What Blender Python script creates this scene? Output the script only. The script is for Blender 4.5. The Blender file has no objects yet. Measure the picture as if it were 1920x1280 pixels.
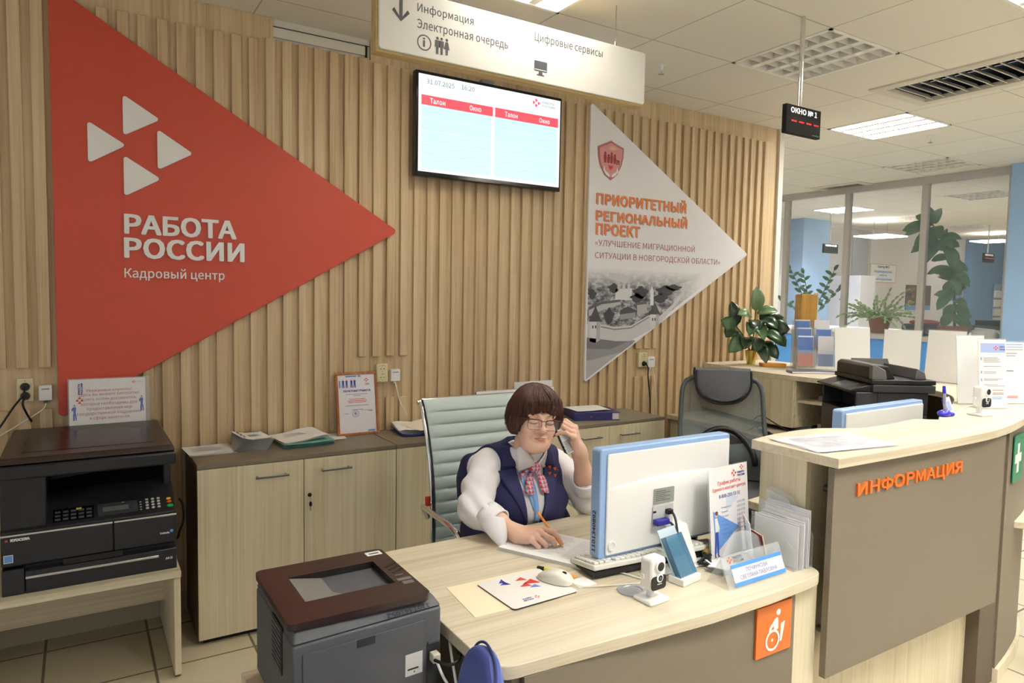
import bpy, bmesh, math, random
import numpy as np
from mathutils import Vector, Matrix, noise
random.seed(7)
PI = math.pi
SC = bpy.context.scene
COL = SC.collection

# ------------------------------------------------------------------ camera, world, exposure
def make_camera():
    yaw, pit, rol = [math.radians(a) for a in (32.0, -3.764, 1.030)]
    f = Vector((math.sin(yaw)*math.cos(pit), math.cos(yaw)*math.cos(pit), math.sin(pit)))
    r = Vector((math.cos(yaw), -math.sin(yaw), 0))
    u = r.cross(f)
    r2 = r*math.cos(rol) + u*math.sin(rol)
    u2 = -r*math.sin(rol) + u*math.cos(rol)
    cd = bpy.data.cameras.new('camera')
    cd.sensor_width = 36.0
    cd.lens = 36.0*1301.1/1920.0
    cd.clip_start = 0.05
    cd.clip_end = 100
    o = bpy.data.objects.new('camera', cd)
    m = Matrix((r2, u2, -f)).transposed().to_4x4()
    m.translation = (0, 0, 1.6)
    o.matrix_world = m
    COL.objects.link(o)
    SC.camera = o
make_camera()
W = bpy.data.worlds.new('world')
SC.world = W
W.use_nodes = True
W.node_tree.nodes['Background'].inputs[0].default_value = (0.97, 0.985, 1.0, 1)
W.node_tree.nodes['Background'].inputs[1].default_value = 0.34
SC.view_settings.view_transform = 'Standard'
SC.view_settings.look = 'None'
SC.view_settings.gamma = 1
SC.view_settings.exposure = 1.0
SC.view_settings.use_curve_mapping = False
SC.cycles.max_bounces = 6
SC.cycles.diffuse_bounces = 4
SC.cycles.transparent_max_bounces = 16
SC.cycles.caustics_reflective = False
SC.cycles.caustics_refractive = False
SC.cycles.use_denoising = True
SC.cycles.sample_clamp_indirect = 6

CEIL = 2.981
WALL = 3.743
LAMP_W = 27.0      # watts of one lit louvre fitting

# ------------------------------------------------------------------ materials
def lin(c):
    return tuple((v/12.92 if v <= .04045 else ((v+.055)/1.055)**2.4) for v in c)
def C(r, g, b):
    return lin((r/255., g/255., b/255.))
_M = {}
def mat(name, rgb, rough=.5, metal=0., alpha=1., trans=0., ior=1.45, emit=None, es=1., noise_=0., scale=40., bump=0., spec=None, coat=0., sss=0.):
    if name in _M: return _M[name]
    m = bpy.data.materials.new(name)
    m.use_nodes = True
    nt = m.node_tree
    b = nt.nodes['Principled BSDF']
    col = C(*rgb)
    b.inputs['Base Color'].default_value = (*col, 1)
    b.inputs['Roughness'].default_value = rough
    b.inputs['Metallic'].default_value = metal
    b.inputs['IOR'].default_value = ior
    if alpha < 1: b.inputs['Alpha'].default_value = alpha
    if trans: b.inputs['Transmission Weight'].default_value = trans
    if spec is not None: b.inputs['Specular IOR Level'].default_value = spec
    if coat: b.inputs['Coat Weight'].default_value = coat
    if sss:
        b.inputs['Subsurface Weight'].default_value = sss
        b.inputs['Subsurface Radius'].default_value = (.012, .005, .003)
        b.inputs['Subsurface Scale'].default_value = 1.0
    if emit:
        b.inputs['Emission Color'].default_value = (*C(*emit), 1)
        b.inputs['Emission Strength'].default_value = es
    if noise_ or bump:
        tc = nt.nodes.new('ShaderNodeTexCoord')
        nz = nt.nodes.new('ShaderNodeTexNoise')
        nz.inputs['Scale'].default_value = scale
        nz.inputs['Detail'].default_value = 3
        nt.links.new(tc.outputs['Object'], nz.inputs['Vector'])
        if noise_:
            mx = nt.nodes.new('ShaderNodeMix'); mx.data_type = 'RGBA'
            mx.inputs[6].default_value = (*[v*(1-noise_) for v in col], 1)
            mx.inputs[7].default_value = (*[min(1, v*(1+noise_)) for v in col], 1)
            nt.links.new(nz.outputs['Fac'], mx.inputs[0])
            nt.links.new(mx.outputs[2], b.inputs['Base Color'])
        if bump:
            bp = nt.nodes.new('ShaderNodeBump'); bp.inputs['Strength'].default_value = bump
            bp.inputs['Distance'].default_value = .002
            nt.links.new(nz.outputs['Fac'], bp.inputs['Height'])
            nt.links.new(bp.outputs['Normal'], b.inputs['Normal'])
    _M[name] = m
    return m

def wood(name, c1, c2, axis='Z', fine=60., rough=.45, c3=None, bands=4.):
    """laminate with grain running along one axis: two stretched noises mixed over a ramp"""
    if name in _M: return _M[name]
    m = bpy.data.materials.new(name); m.use_nodes = True
    nt = m.node_tree; b = nt.nodes['Principled BSDF']
    b.inputs['Roughness'].default_value = rough
    tc = nt.nodes.new('ShaderNodeTexCoord')
    def nz(sc, along, det, dist):
        mp = nt.nodes.new('ShaderNodeMapping')
        s = [sc, sc, sc]; s['XYZ'.index(axis)] = along
        mp.inputs['Scale'].default_value = s
        n = nt.nodes.new('ShaderNodeTexNoise')
        n.inputs['Scale'].default_value = 1; n.inputs['Detail'].default_value = det
        n.inputs['Distortion'].default_value = dist
        nt.links.new(tc.outputs['Object'], mp.inputs['Vector'])
        nt.links.new(mp.outputs[0], n.inputs['Vector'])
        return n
    a = nz(fine, 1.2, 4, .6); d = nz(bands*3, .35, 2, 1.2)
    mx = nt.nodes.new('ShaderNodeMath'); mx.operation = 'MULTIPLY_ADD'
    mx.inputs[1].default_value = .5
    h = nt.nodes.new('ShaderNodeMath'); h.operation = 'MULTIPLY'; h.inputs[1].default_value = .5
    nt.links.new(d.outputs['Fac'], h.inputs[0])
    nt.links.new(a.outputs['Fac'], mx.inputs[0]); nt.links.new(h.outputs[0], mx.inputs[2])
    r = nt.nodes.new('ShaderNodeValToRGB')
    e = r.color_ramp.elements
    e[0].position = .36; e[0].color = (*C(*c2), 1)
    e[1].position = .62; e[1].color = (*C(*c1), 1)
    if c3:
        k = e.new(.48); k.color = (*C(*c3), 1)
    nt.links.new(mx.outputs[0], r.inputs[0])
    nt.links.new(r.outputs[0], b.inputs['Base Color'])
    _M[name] = m
    return m

def tiled(name, c1, c2, tx, ty, ox, oy, gap, rough, spread=.03):
    """square tiles seen from below or above, in object XY"""
    m = bpy.data.materials.new(name); m.use_nodes = True
    nt = m.node_tree; b = nt.nodes['Principled BSDF']
    b.inputs['Roughness'].default_value = rough
    tc = nt.nodes.new('ShaderNodeTexCoord')
    mp = nt.nodes.new('ShaderNodeMapping'); mp.vector_type = 'TEXTURE'
    mp.inputs['Location'].default_value = (ox, oy, 0)
    br = nt.nodes.new('ShaderNodeTexBrick')
    br.offset = 0; br.squash = 1
    br.inputs['Scale'].default_value = 1
    br.inputs['Brick Width'].default_value = tx; br.inputs['Row Height'].default_value = ty
    br.inputs['Mortar Size'].default_value = gap; br.inputs['Mortar Smooth'].default_value = .2
    br.inputs['Bias'].default_value = 0
    a = C(*c1)
    br.inputs['Color1'].default_value = (*[v*(1-spread) for v in a], 1)
    br.inputs['Color2'].default_value = (*[min(1, v*(1+spread)) for v in a], 1)
    br.inputs['Mortar'].default_value = (*C(*c2), 1)
    nt.links.new(tc.outputs['Object'], mp.inputs['Vector'])
    nt.links.new(mp.outputs[0], br.inputs['Vector'])
    nt.links.new(br.outputs['Color'], b.inputs['Base Color'])
    _M[name] = m
    return m

OAK = wood('slat_oak', (219,196,160), (187,160,123), 'Z', 70, .5, (205,180,142), 5)
ASHV = wood('ash_vertical', (230,220,193), (209,196,165), 'Z', 110, .42, (221,209,179), 6)
ASHH = wood('ash_along', (218,209,186), (194,181,153), 'X', 90, .38, (210,199,174), 5)
ASHY = wood('ash_across', (226,216,191), (198,184,153), 'Y', 90, .38, (218,206,179), 5)
TAUPE = mat('taupe_laminate', (122,112,97), .5, noise_=.06, scale=300)
TAUPEDK = mat('taupe_dark', (84,74,62), .5)
WHITE = mat('white_plastic', (240,240,238), .35)
WHITEP = mat('paper_white', (238,238,238), .8)
PAPERC = mat('paper_cream', (244,232,200), .8)
BLACK = mat('black_plastic', (24,24,27), .4)
BLACKG = mat('black_gloss', (14,14,18), .12)
DARK = mat('dark_grey_plastic', (52,52,56), .45, bump=.15, scale=900)
CHROME = mat('chrome', (225,225,228), .12, 1)
STEEL = mat('brushed_steel', (150,150,152), .35, 1)
ORANGE = mat('orange_acrylic', (220,112,38), .3)
RED = mat('brand_red', (203,80,60), .42)
BLUEP = mat('brand_blue', (58,72,160), .6)
BLUEL = mat('light_blue_print', (112,160,226), .6)
REDP = mat('red_print', (220,72,60), .7)
GREYP = mat('grey_print', (150,150,158), .8)
NAVYT = mat('navy_text', (52,56,130), .7)
def clear(name, rgb, a, rough=.08):
    m = mat(name, rgb, rough, alpha=a)
    return m
ACRYL = clear('clear_acrylic', (225,232,235), .20)
GLASSM = clear('partition_glass', (200,212,222), .10, .03)

# ------------------------------------------------------------------ mesh builder
class MB:
    def __init__(s): s.v = []; s.f = []; s.m = []; s.mats = []
    def _mi(s, m):
        if m not in s.mats: s.mats.append(m)
        return s.mats.index(m)
    def add(s, verts, faces, m=None):
        k = len(s.v); i = s._mi(m)
        s.v += [tuple(v) for v in verts]
        for f in faces: s.f.append(tuple(j+k for j in f)); s.m.append(i)
        return s
    def box(s, x0, x1, y0, y1, z0, z1, m=None, T=None):
        v = [Vector((x, y, z)) for x in (x0, x1) for y in (y0, y1) for z in (z0, z1)]
        if T is not None: v = [T @ p for p in v]
        return s.add(v, [(0,1,3,2),(4,6,7,5),(0,4,5,1),(2,3,7,6),(0,2,6,4),(1,5,7,3)], m)
    def prism(s, poly, o, U, V, N, d, m=None):
        """polygon (u,v) laid on the frame o,U,V and thickened d along N"""
        o, U, V, N = Vector(o), Vector(U), Vector(V), Vector(N)
        n = len(poly)
        a = [o + U*p[0] + V*p[1] for p in poly]; b = [p + N*d for p in a]
        if d == 0: return s.add(a, [tuple(range(n))], m)
        fs = [tuple(range(n))[::-1], tuple(range(n, 2*n))]
        fs += [(i, (i+1) % n, n+(i+1) % n, n+i) for i in range(n)]
        return s.add(a+b, fs, m)
    def tube(s, pts, r, m=None, n=8, closed=False):
        pts = [Vector(p) for p in pts]; k = len(pts)
        rs = r if isinstance(r, (list, tuple)) else [r]*k
        ring = []
        up = None
        for i, p in enumerate(pts):
            if closed: t = pts[(i+1) % k] - pts[i-1]
            else: t = pts[min(i+1, k-1)] - pts[max(i-1, 0)]
            if t.length < 1e-9: t = Vector((0, 0, 1))
            t.normalize()
            if up is None:
                up = Vector((0, 0, 1)) if abs(t.z) < .9 else Vector((1, 0, 0))
            a = t.cross(up)
            if a.length < 1e-6: a = t.cross(Vector((1, .3, 0)))
            a.normalize(); up = a.cross(t).normalized()
            ring.append([p + (a*math.cos(2*PI*j/n) + up*math.sin(2*PI*j/n))*rs[i] for j in range(n)])
        v = [q for rg in ring for q in rg]; fs = []
        for i in range(k if closed else k-1):
            i2 = (i+1) % k
            for j in range(n): fs.append((i*n+j, i*n+(j+1) % n, i2*n+(j+1) % n, i2*n+j))
        if not closed:
            fs.append(tuple(range(n))[::-1]); fs.append(tuple(range((k-1)*n, k*n)))
        return s.add(v, fs, m)
    def lathe(s, prof, c, m=None, n=24, axis=(0, 0, 1)):
        ax = Vector(axis).normalized(); c = Vector(c)
        a = ax.orthogonal().normalized(); b = ax.cross(a)
        v = [c + ax*h + (a*math.cos(2*PI*j/n)+b*math.sin(2*PI*j/n))*r for r, h in prof for j in range(n)]
        fs = [(i*n+j, i*n+(j+1) % n, (i+1)*n+(j+1) % n, (i+1)*n+j) for i in range(len(prof)-1) for j in range(n)]
        fs.append(tuple(range(n))[::-1]); fs.append(tuple(range((len(prof)-1)*n, len(prof)*n)))
        return s.add(v, fs, m)
    def disc(s, c, r, N, d, m=None, n=24):
        return s.lathe([(r, 0), (r, d)], c, m, n, N)
    def ell(s, c, rx, ry, rz, m=None, n=16, k=10, T=None):
        v = []; fs = []
        for i in range(k+1):
            th = PI*i/k
            for j in range(n):
                ph = 2*PI*j/n
                p = Vector((rx*math.sin(th)*math.cos(ph), ry*math.sin(th)*math.sin(ph), rz*math.cos(th)))
                if T is not None: p = T @ p
                v.append(Vector(c)+p)
        for i in range(k):
            for j in range(n): fs.append((i*n+j, (i+1)*n+j, (i+1)*n+(j+1) % n, i*n+(j+1) % n))
        return s.add(v, fs, m)
    def grid(s, P, m=None, closed_u=False):
        """P[i][j] rows of points -> quads"""
        k = len(P); n = len(P[0]); v = [q for r in P for q in r]; fs = []
        for i in range(k-1):
            for j in range(n if closed_u else n-1): fs.append((i*n+j, i*n+(j+1) % n, (i+1)*n+(j+1) % n, (i+1)*n+j))
        return s.add(v, fs, m)
    def text(s, body, o, U, V, w=None, h=None, d=0., m=None, bold=0., N=None, align='l'):
        """lettering whose lower left stands at o; w, h = size of its outline in metres"""
        vs, fs, bb = glyphs(body, bold, d > 0)
        x0, y0, x1, y1 = bb
        sx = (w/(x1-x0)) if w else None
        sy = (h/(y1-y0)) if h else None
        sx = sx or sy; sy = sy or sx
        o, U, V = Vector(o), Vector(U), Vector(V)
        N = Vector(N) if N is not None else U.cross(V)
        off = {'l': 0, 'c': -(x1-x0)*sx/2, 'r': -(x1-x0)*sx}[align]
        return s.add([o + U*((q[0]-x0)*sx+off) + V*((q[1]-y0)*sy) + N*(q[2]*d+(q[3]*2e-5 if len(q) > 3 else 0)) for q in vs], fs, m)
    def build(s, name, m=None, parent=None, bevel=0., seg=2, smooth=True, ang=35, sub=0, solid=0., thing=None):
        me = bpy.data.meshes.new(name)
        me.from_pydata(s.v, [], s.f)
        ms = [x if x is not None else m for x in s.mats] or [m]
        if not s.mats: ms = [m]
        for x in ms: me.materials.append(x)
        me.polygons.foreach_set('material_index', s.m)
        bm = bmesh.new(); bm.from_mesh(me)
        if solid == 0: bmesh.ops.recalc_face_normals(bm, faces=bm.faces)
        bm.to_mesh(me); bm.free()
        o = bpy.data.objects.new(name, me)
        COL.objects.link(o)
        if parent is not None: o.parent = parent
        if solid:
            md = o.modifiers.new('solid', 'SOLIDIFY'); md.thickness = solid; md.offset = 0
        if bevel:
            md = o.modifiers.new('bevel', 'BEVEL'); md.width = bevel; md.segments = seg
            md.limit_method = 'ANGLE'; md.angle_limit = math.radians(40)
        if sub:
            md = o.modifiers.new('sub', 'SUBSURF'); md.levels = sub; md.render_levels = sub
        if smooth:
            me.shade_smooth()
            if ang < 180: me.set_sharp_from_angle(angle=math.radians(ang))
        return o

_G = {}
def _load_font():
    try:
        import os
        p = os.path.join(bpy.utils.system_resource('DATAFILES'), 'fonts', 'Noto Sans CJK Regular.woff2')
        return bpy.data.fonts.load(p)
    except Exception:
        return None
FONT = _load_font()
def glyphs(body, bold, deep):
    k = (body, bold, deep)
    if k in _G: return _G[k]
    cu = bpy.data.curves.new('lettering', 'FONT')
    cu.body = body; cu.resolution_u = 3 if len(body) < 30 and deep else 2
    if FONT: cu.font = FONT
    cu.extrude = .5 if deep else 0
    o = bpy.data.objects.new('lettering', cu); COL.objects.link(o)
    dg = bpy.context.evaluated_depsgraph_get()
    me = o.evaluated_get(dg).to_mesh()
    vs = [(v.co.x, v.co.y, v.co.z+.5 if deep else 0.) for v in me.vertices]
    fs = [tuple(p.vertices) for p in me.polygons]
    bpy.data.objects.remove(o); bpy.data.curves.remove(cu)
    if bold:      # a heavier weight: the same outline struck several times around
        v0, f0 = vs, fs; vs, fs = [], []
        for a in range(8):
            dx, dy = bold*((1, 1, 0, -1, -1, -1, 0, 1)[a])*(1-.035*a), bold*.8*((0, 1, 1, 1, 0, -1, -1, -1)[a])*(1-.035*((a*3) % 8))
            k0 = len(vs); vs += [(x+dx, y+dy, z, a) for x, y, z in v0]; fs += [tuple(i+k0 for i in f) for f in f0]
    xs = [v[0] for v in vs]; ys = [v[1] for v in vs]
    _G[k] = (vs, fs, (min(xs), min(ys), max(xs), max(ys)))
    return _G[k]

def rrect(x0, x1, y0, y1, r, n=5):
    p = []
    for cx, cy, a in ((x1-r, y1-r, 0), (x0+r, y1-r, 90), (x0+r, y0+r, 180), (x1-r, y0+r, 270)):
        for i in range(n+1):
            t = math.radians(a+90*i/n); p.append((cx+r*math.cos(t), cy+r*math.sin(t)))
    return p
def rtri(pts, r, n=4):
    """triangle (or polygon) with rounded corners"""
    out = []; k = len(pts)
    for i in range(k):
        p = Vector(pts[i]); a = (Vector(pts[i-1])-p).normalized(); b = (Vector(pts[(i+1) % k])-p).normalized()
        h = math.acos(max(-1, min(1, a.dot(b))))/2; t = r/math.tan(h)
        c = p + (a+b).normalized()*(r/math.sin(h))
        s0 = p+a*t-c; s1 = p+b*t-c
        a0 = math.atan2(s0.y, s0.x); a1 = math.atan2(s1.y, s1.x)
        dl = (a1-a0+PI) % (2*PI)-PI
        for j in range(n+1): q = a0+dl*j/n; out.append((c.x+r*math.cos(q), c.y+r*math.sin(q)))
    return out
def ngon(cx, cy, rx, ry, n=20, a0=0): return [(cx+rx*math.cos(a0+2*PI*i/n), cy+ry*math.sin(a0+2*PI*i/n)) for i in range(n)]
def smoothpath(pts, n=6, closed=False):
    """Catmull-Rom through the points"""
    P = [Vector(p) for p in pts]; k = len(P); out = []
    for i in range(k if closed else k-1):
        if closed: a, b, c, d = P[i-1], P[i], P[(i+1) % k], P[(i+2) % k]
        else: a, b, c, d = P[max(i-1, 0)], P[i], P[i+1], P[min(i+2, k-1)]
        for j in range(n):
            t = j/n
            out.append(.5*((2*b)+(c-a)*t+(2*a-5*b+4*c-d)*t*t+(3*b-a-3*c+d)*t**3))
    if not closed: out.append(P[-1])
    return out

X_, Y_, Z_ = Vector((1, 0, 0)), Vector((0, 1, 0)), Vector((0, 0, 1))
def tag(o, label=None, cat=None, group=None, kind=None):
    if label: o['label'] = label
    if cat: o['category'] = cat
    if group: o['group'] = group
    if kind: o['kind'] = kind
    return o
def thing(name, label, cat, loc=(0, 0, 0), rz=0., group=None):
    o = bpy.data.objects.new(name, None)
    o.empty_display_size = .05
    COL.objects.link(o)
    o.location = loc; o.rotation_euler = (0, 0, rz)
    return tag(o, label, cat, group)
def dup(root, loc=None, rz=None, label=None):
    r = root.copy(); COL.objects.link(r)
    if loc is not None: r.location = loc
    if rz is not None: r.rotation_euler = (0, 0, rz)
    if label: r['label'] = label
    for ch in list(root.children):
        c = ch.copy(); COL.objects.link(c); c.parent = r
        for g in list(ch.children):
            d = g.copy(); COL.objects.link(d); d.parent = c
    return r
def structure(o): o['kind'] = 'structure'; return o
def abox(x0, x1, y0, y1, z0, z1): return MB().box(x0, x1, y0, y1, z0, z1)
def quad_logo(b, o, U, V, s, m, N=None, d=0., turn=0):
    """the emblem of four triangles pointing along U, s = size of one triangle"""
    for cx, cy in ((-.95, .05), (0, .75), (0, -.72), (.98, 0)):
        t = rtri([(-.5*s*.9+cx*s*.9, -.55*s+cy*s), (.5*s*.9+cx*s*.9, cy*s), (-.5*s*.9+cx*s*.9, .55*s+cy*s)], s*.06, 2)
        b.prism(t, o, U, V, N if N is not None else Vector(U).cross(Vector(V)), d, m)
    return b
# ------------------------------------------------------------------ room shell
TX, TY, GX0, GY0 = .623, .632, 3.26, 2.22
LAMPS = {(-3, 0): .34, (0, 0): 0, (0, -2): .65, (3, 1): 1.5, (6, 2): 0, (10, 3): 0, (10, 6): 3,
         (-3, -4): 2.3, (-1, -5): 1.9, (1, -4): 1.1, (3, -2): 1.2, (6, -1): 1, (13, 6): 0, (16, 6): 0, (9, 0): 1, (2, 5): 2.2, (3, 6): 2.2, (14, 1): 4, (18, 1): 3.5}  # lit cells on this line are out of view, added as fill light
VENTS = [(2, 0), (2, -1), (7, 4)]
CEILM = tiled('ceiling_tile', (232,228,218), (186,180,168), TX, TY, GX0-20*TX, GY0-20*TY, .0045, .85, .02)
FLOORM = tiled('floor_tile', (200,190,164), (120,112,94), .40, .40, -.155, -.02, .006, .25, .04)

floor = structure(MB().add([(-4, -4, 0), (24, -4, 0), (24, 9, 0), (-4, 9, 0)], [(0, 1, 2, 3)]).build('floor', FLOORM))
cb = MB()
for i in range(-11, 34):
    for j in range(-9, 11):
        if (i, j) in LAMPS or (i, j) in VENTS: continue
        x, y = GX0+i*TX, GY0+j*TY
        cb.add([(x, y, CEIL), (x, y+TY, CEIL), (x+TX, y+TY, CEIL), (x+TX, y, CEIL)], [(0, 1, 2, 3)])
structure(cb.build('ceiling', CEILM))

# slatted back wall: a flat panelled base with proud battens, gaps left round the sockets and a niche cut at the top
wb = MB()
WX1 = 4.83
for x0, x1, z0, z1 in ((-3.2, .863, .0, CEIL), (1.38, WX1, 0, CEIL), (.863, 1.38, 0, 2.872)):
    wb.box(x0, x1, 3.719, 3.86, z0, z1)
P0, PITCH, SW = .9855, .0815, .046
def cut_zones(x):
    if abs(x+.20) < .10: return [(.62, 1.06), (1.245, 2.86)]
    if abs(x-1.46) < .17: return [(.62, 1.01), (1.247, 2.86)]
    if abs(x-3.47) < .13: return [(.62, 1.04), (1.24, 2.86)]
    return [(.10, 2.86)]
k = -50
while True:
    xa = P0+k*PITCH; k += 1
    if xa > 4.66: break
    if xa < -3.1: continue
    top = 2.872 if .82 < xa < 1.36 else 2.858
    for z0, z1 in cut_zones(xa+SW/2):
        wb.box(xa, xa+SW, 3.700, 3.722, z0, z1 if z1 < 2.8 else top)
structure(wb.build('wall_back', OAK, bevel=.0015, seg=1))
wt = mat('wall_paint_white', (226,222,212), .6)
structure(abox(4.83, 4.885, 3.70, 3.87, 0, CEIL).build('trim_1', wt))
nb = MB()
nb.box(.863, 1.38, 3.735, 3.75, 2.868, CEIL, wt).box(.863, 1.35, 3.722, 3.735, 2.89, 2.936, wt).box(.863, 1.38, 3.7325, 3.735, 2.944, 2.9475, BLACK).box(1.352, 1.362, 3.72, 3.735, 2.872, 2.944, BLACK)
structure(nb.build('trim_2', wt))
structure(MB().box(-3.2, 4.83, 3.708, 3.726, 0, .10).build('baseboard_back', mat('skirting_tile', (178,168,145), .4)))

# glazed partition to the next office
PX = 7.92
ALU = mat('aluminium_frame', (186,184,182), .4, .15)
BLUEW = mat('blue_panel', (86,152,220), .5)
BLUEC = mat('blue_wall_paint', (150,184,222), .6)
pb = MB()
Y0, Y1 = 3.28, 7.60
for y in (3.30, 4.145, 5.05, 5.90, 6.75, 7.56): pb.box(PX-.03, PX+.03, y-.035, y+.035, 1.23, 2.90)
pb.box(PX-.03, PX+.03, Y0, Y1, 2.90, CEIL).box(PX-.06, PX+.08, Y0, Y1, 1.175, 1.23)
structure(pb.build('window_1', ALU, bevel=.004))
gb = MB()
for a, b in ((3.33, 4.11), (4.18, 5.015), (5.085, 5.865), (5.935, 6.715), (6.785, 7.53)): gb.box(PX-.004, PX+.004, a, b, 1.23, 2.90)
structure(gb.build('window_2', GLASSM))
structure(abox(PX-.03, PX+.03, Y0, Y1, 0, 1.175).build('wall_partition', BLUEW))
structure(abox(PX-.12, PX+.9, 2.3, Y0, 0, CEIL).build('column_blue', BLUEC))
structure(abox(-4, 24, 7.6, 7.75, 0, CEIL).build('wall_far', mat('far_wall_paint', (222,220,222), .6)))
structure(abox(21.5, 21.7, -4, 7.6, 0, CEIL).build('wall_side', wt))
structure(abox(10.27, 11.02, 7.33, 7.6, 0, CEIL).build('column_blue', BLUEC))
structure(abox(16.2, 17.6, 7.45, 7.6, 0, CEIL).build('column_blue', mat('column_paint_deep', (112,156,204), .6)))
dwr = MB().box(11.2, 12.55, 7.52, 7.6, 0, 2.9, ALU).box(11.3, 11.85, 7.5, 7.53, .1, 1.9, WHITE).box(11.95, 12.45, 7.5, 7.53, .1, 2.8, mat('door_glass', (165,170,180), .2))
structure(dwr.build('door_1', ALU))
bl = MB()
for i in range(26): bl.box(17.7+i*.1, 17.79+i*.1, 7.53, 7.545, .9, 2.2)
bl.box(17.65, 20.4, 7.52, 7.56, 2.2, 2.26)
tag(bl.build('vertical_blind', mat('blind_fabric', (226,226,230), .8)), 'white vertical blind on the far wall of the glazed office', 'blind')

# ------------------------------------------------------------------ ceiling fittings
LOUV = mat('louvre_metal', (246,243,236), .3)
TUBE = mat('lamp_diffuser', (255,250,240), .6, emit=(255,250,240), es=2.5)
TUBEOFF = mat('lamp_diffuser_off', (236,230,216), .4)
def louvre_light(i, j, lit, label):
    x, y = GX0+i*TX+TX/2, GY0+j*TY+TY/2
    t = thing('ceiling_light', label, 'ceiling light', (x, y, CEIL), 0, 'louvred ceiling light panels')
    h = TX/2; v = TY/2
    f = MB()
    f.box(-h, h, -v, -v+.018, -.006, .10).box(-h, h, v-.018, v, -.006, .10).box(-h, -h+.018, -v, v, -.006, .10).box(h-.018, h, -v, v, -.006, .10)
    f.build('frame', LOUV, t)
    MB().box(-h+.018, h-.018, -v+.018, v-.018, .085, .10).build('diffuser', TUBE if lit else TUBEOFF, t)
    g = MB()
    nx, ny = (4, 8)
    a, b = h-.018, v-.018
    for k in range(1, nx):
        q = -a+2*a*k/nx
        g.add([(q-.022, -b, .0), (q+.022, -b, .0), (q+.004, -b, .06), (q-.004, -b, .06), (q-.022, b, .0), (q+.022, b, .0), (q+.004, b, .06), (q-.004, b, .06)],
              [(0, 1, 2, 3), (4, 7, 6, 5), (0, 4, 5, 1), (1, 5, 6, 2), (2, 6, 7, 3), (3, 7, 4, 0)])
    for k in range(1, ny):
        q = -b+2*b*k/ny
        g.box(-a, a, q-.002, q+.002, .0, .05)
    g.build('louvre', LOUV, t)
    if lit:
        L = bpy.data.lights.new('tube', 'AREA'); L.shape = 'RECTANGLE'; L.size = .52; L.size_y = .52
        L.energy = LAMP_W*lit; L.color = (1, .985, .955)
        lo = bpy.data.objects.new('tube', L); COL.objects.link(lo); lo.parent = t
        lo.location = (0, 0, .075)
    return t
LL = {(-3, 0): 'lit louvred ceiling light above the hanging direction sign',
      (0, 0): 'unlit louvred ceiling light behind the metal pole of the window number display',
      (0, -2): 'lit louvred ceiling light at the top corner nearest the big ceiling vent',
      (3, 1): 'brightly lit louvred ceiling light past the big ceiling vent, over the counter',
      (6, 2): 'unlit louvred ceiling light close to the top of the glazed partition',
      (10, 3): 'unlit louvred light behind the glass, beside the blue column edge',
      (10, 6): 'bright white ceiling light behind the glass, above the second window number display'}
for (i, j), on in LAMPS.items():
    louvre_light(i, j, on, LL.get((i, j), 'rear louvred ceiling light, unlit in the glazed office, added fill where lit' if j > 5 else 'added unseen louvred fill light behind the blue column' if i > 8 else 'added unseen louvred fill light behind the slatted wall' if j > 4 else 'added unseen louvred fill light over the waiting side of the hall'))
for x, y, z, lab in ((11.49, 6.73, 2.70, 'flat white hanging light panel in front of the office sign behind glass'), (15.12, 6.60, 2.815, 'flat white hanging light panel behind glass next to the blue column')):
    t = thing('hanging_light', lab, 'hanging light', (x, y, z), 0)
    MB().box(-.32, .32, -.28, .28, 0, .02).build('light_panel', TUBE, t)
    MB().tube([(-.2, 0, .02), (-.2, 0, CEIL-z)], .004).tube([(.2, 0, .02), (.2, 0, CEIL-z)], .004).build('suspension', STEEL, t)

def vent(x0, x1, y0, y1, n, label, dirx):
    t = thing('ceiling_vent', label, 'vent', ((x0+x1)/2, (y0+y1)/2, CEIL), 0)
    a, b = (x1-x0)/2, (y1-y0)/2
    f = MB()
    w = .07
    f.box(-a, a, -b, -b+w, -.012, .02).box(-a, a, b-w, b, -.012, .02).box(-a, -a+w, -b+w, b-w, -.012, .02).box(a-w, a, -b+w, b-w, -.012, .02)
    f.build('frame', mat('vent_paint', (216,210,198), .5), t, bevel=.004)
    MB().box(-a+w, a-w, -b+w, b-w, .12, .13).box(-a+.01, a-.01, -b+.01, -b+.03, .02, .13).box(-a+.01, a-.01, b-.03, b-.01, .02, .13).box(-a+.01, -a+.03, -b, b, .02, .13).box(a-.03, a-.01, -b, b, .02, .13).build('backing', BLACK, t)
    s = MB()
    for k in range(n):
        q = -b+w+(2*b-2*w)*(k+.5)/n
        s.add([(-a+w, q-.018, .0), (a-w, q-.018, .0), (a-w, q+.012, .035), (-a+w, q+.012, .035), (-a+w, q-.014, -.004), (a-w, q-.014, -.004), (a-w, q+.016, .031), (-a+w, q+.016, .031)],
              [(0, 1, 2, 3), (4, 7, 6, 5), (0, 4, 5, 1), (2, 6, 7, 3), (1, 5, 6, 2), (0, 3, 7, 4)])
    s.build('louvre', mat('vent_slat', (205,199,186), .5), t)
vent(GX0+2*TX-.12, GX0+3*TX-.12, 1.60, 2.70, 13, 'large black slotted ceiling vent in a white frame above the counter', 1)
vent(GX0+7*TX, GX0+8*TX, GY0+4*TY, GY0+5*TY, 7, 'small slotted ceiling vent against the top of the glazed partition', 1)
cb2 = MB()
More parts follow.
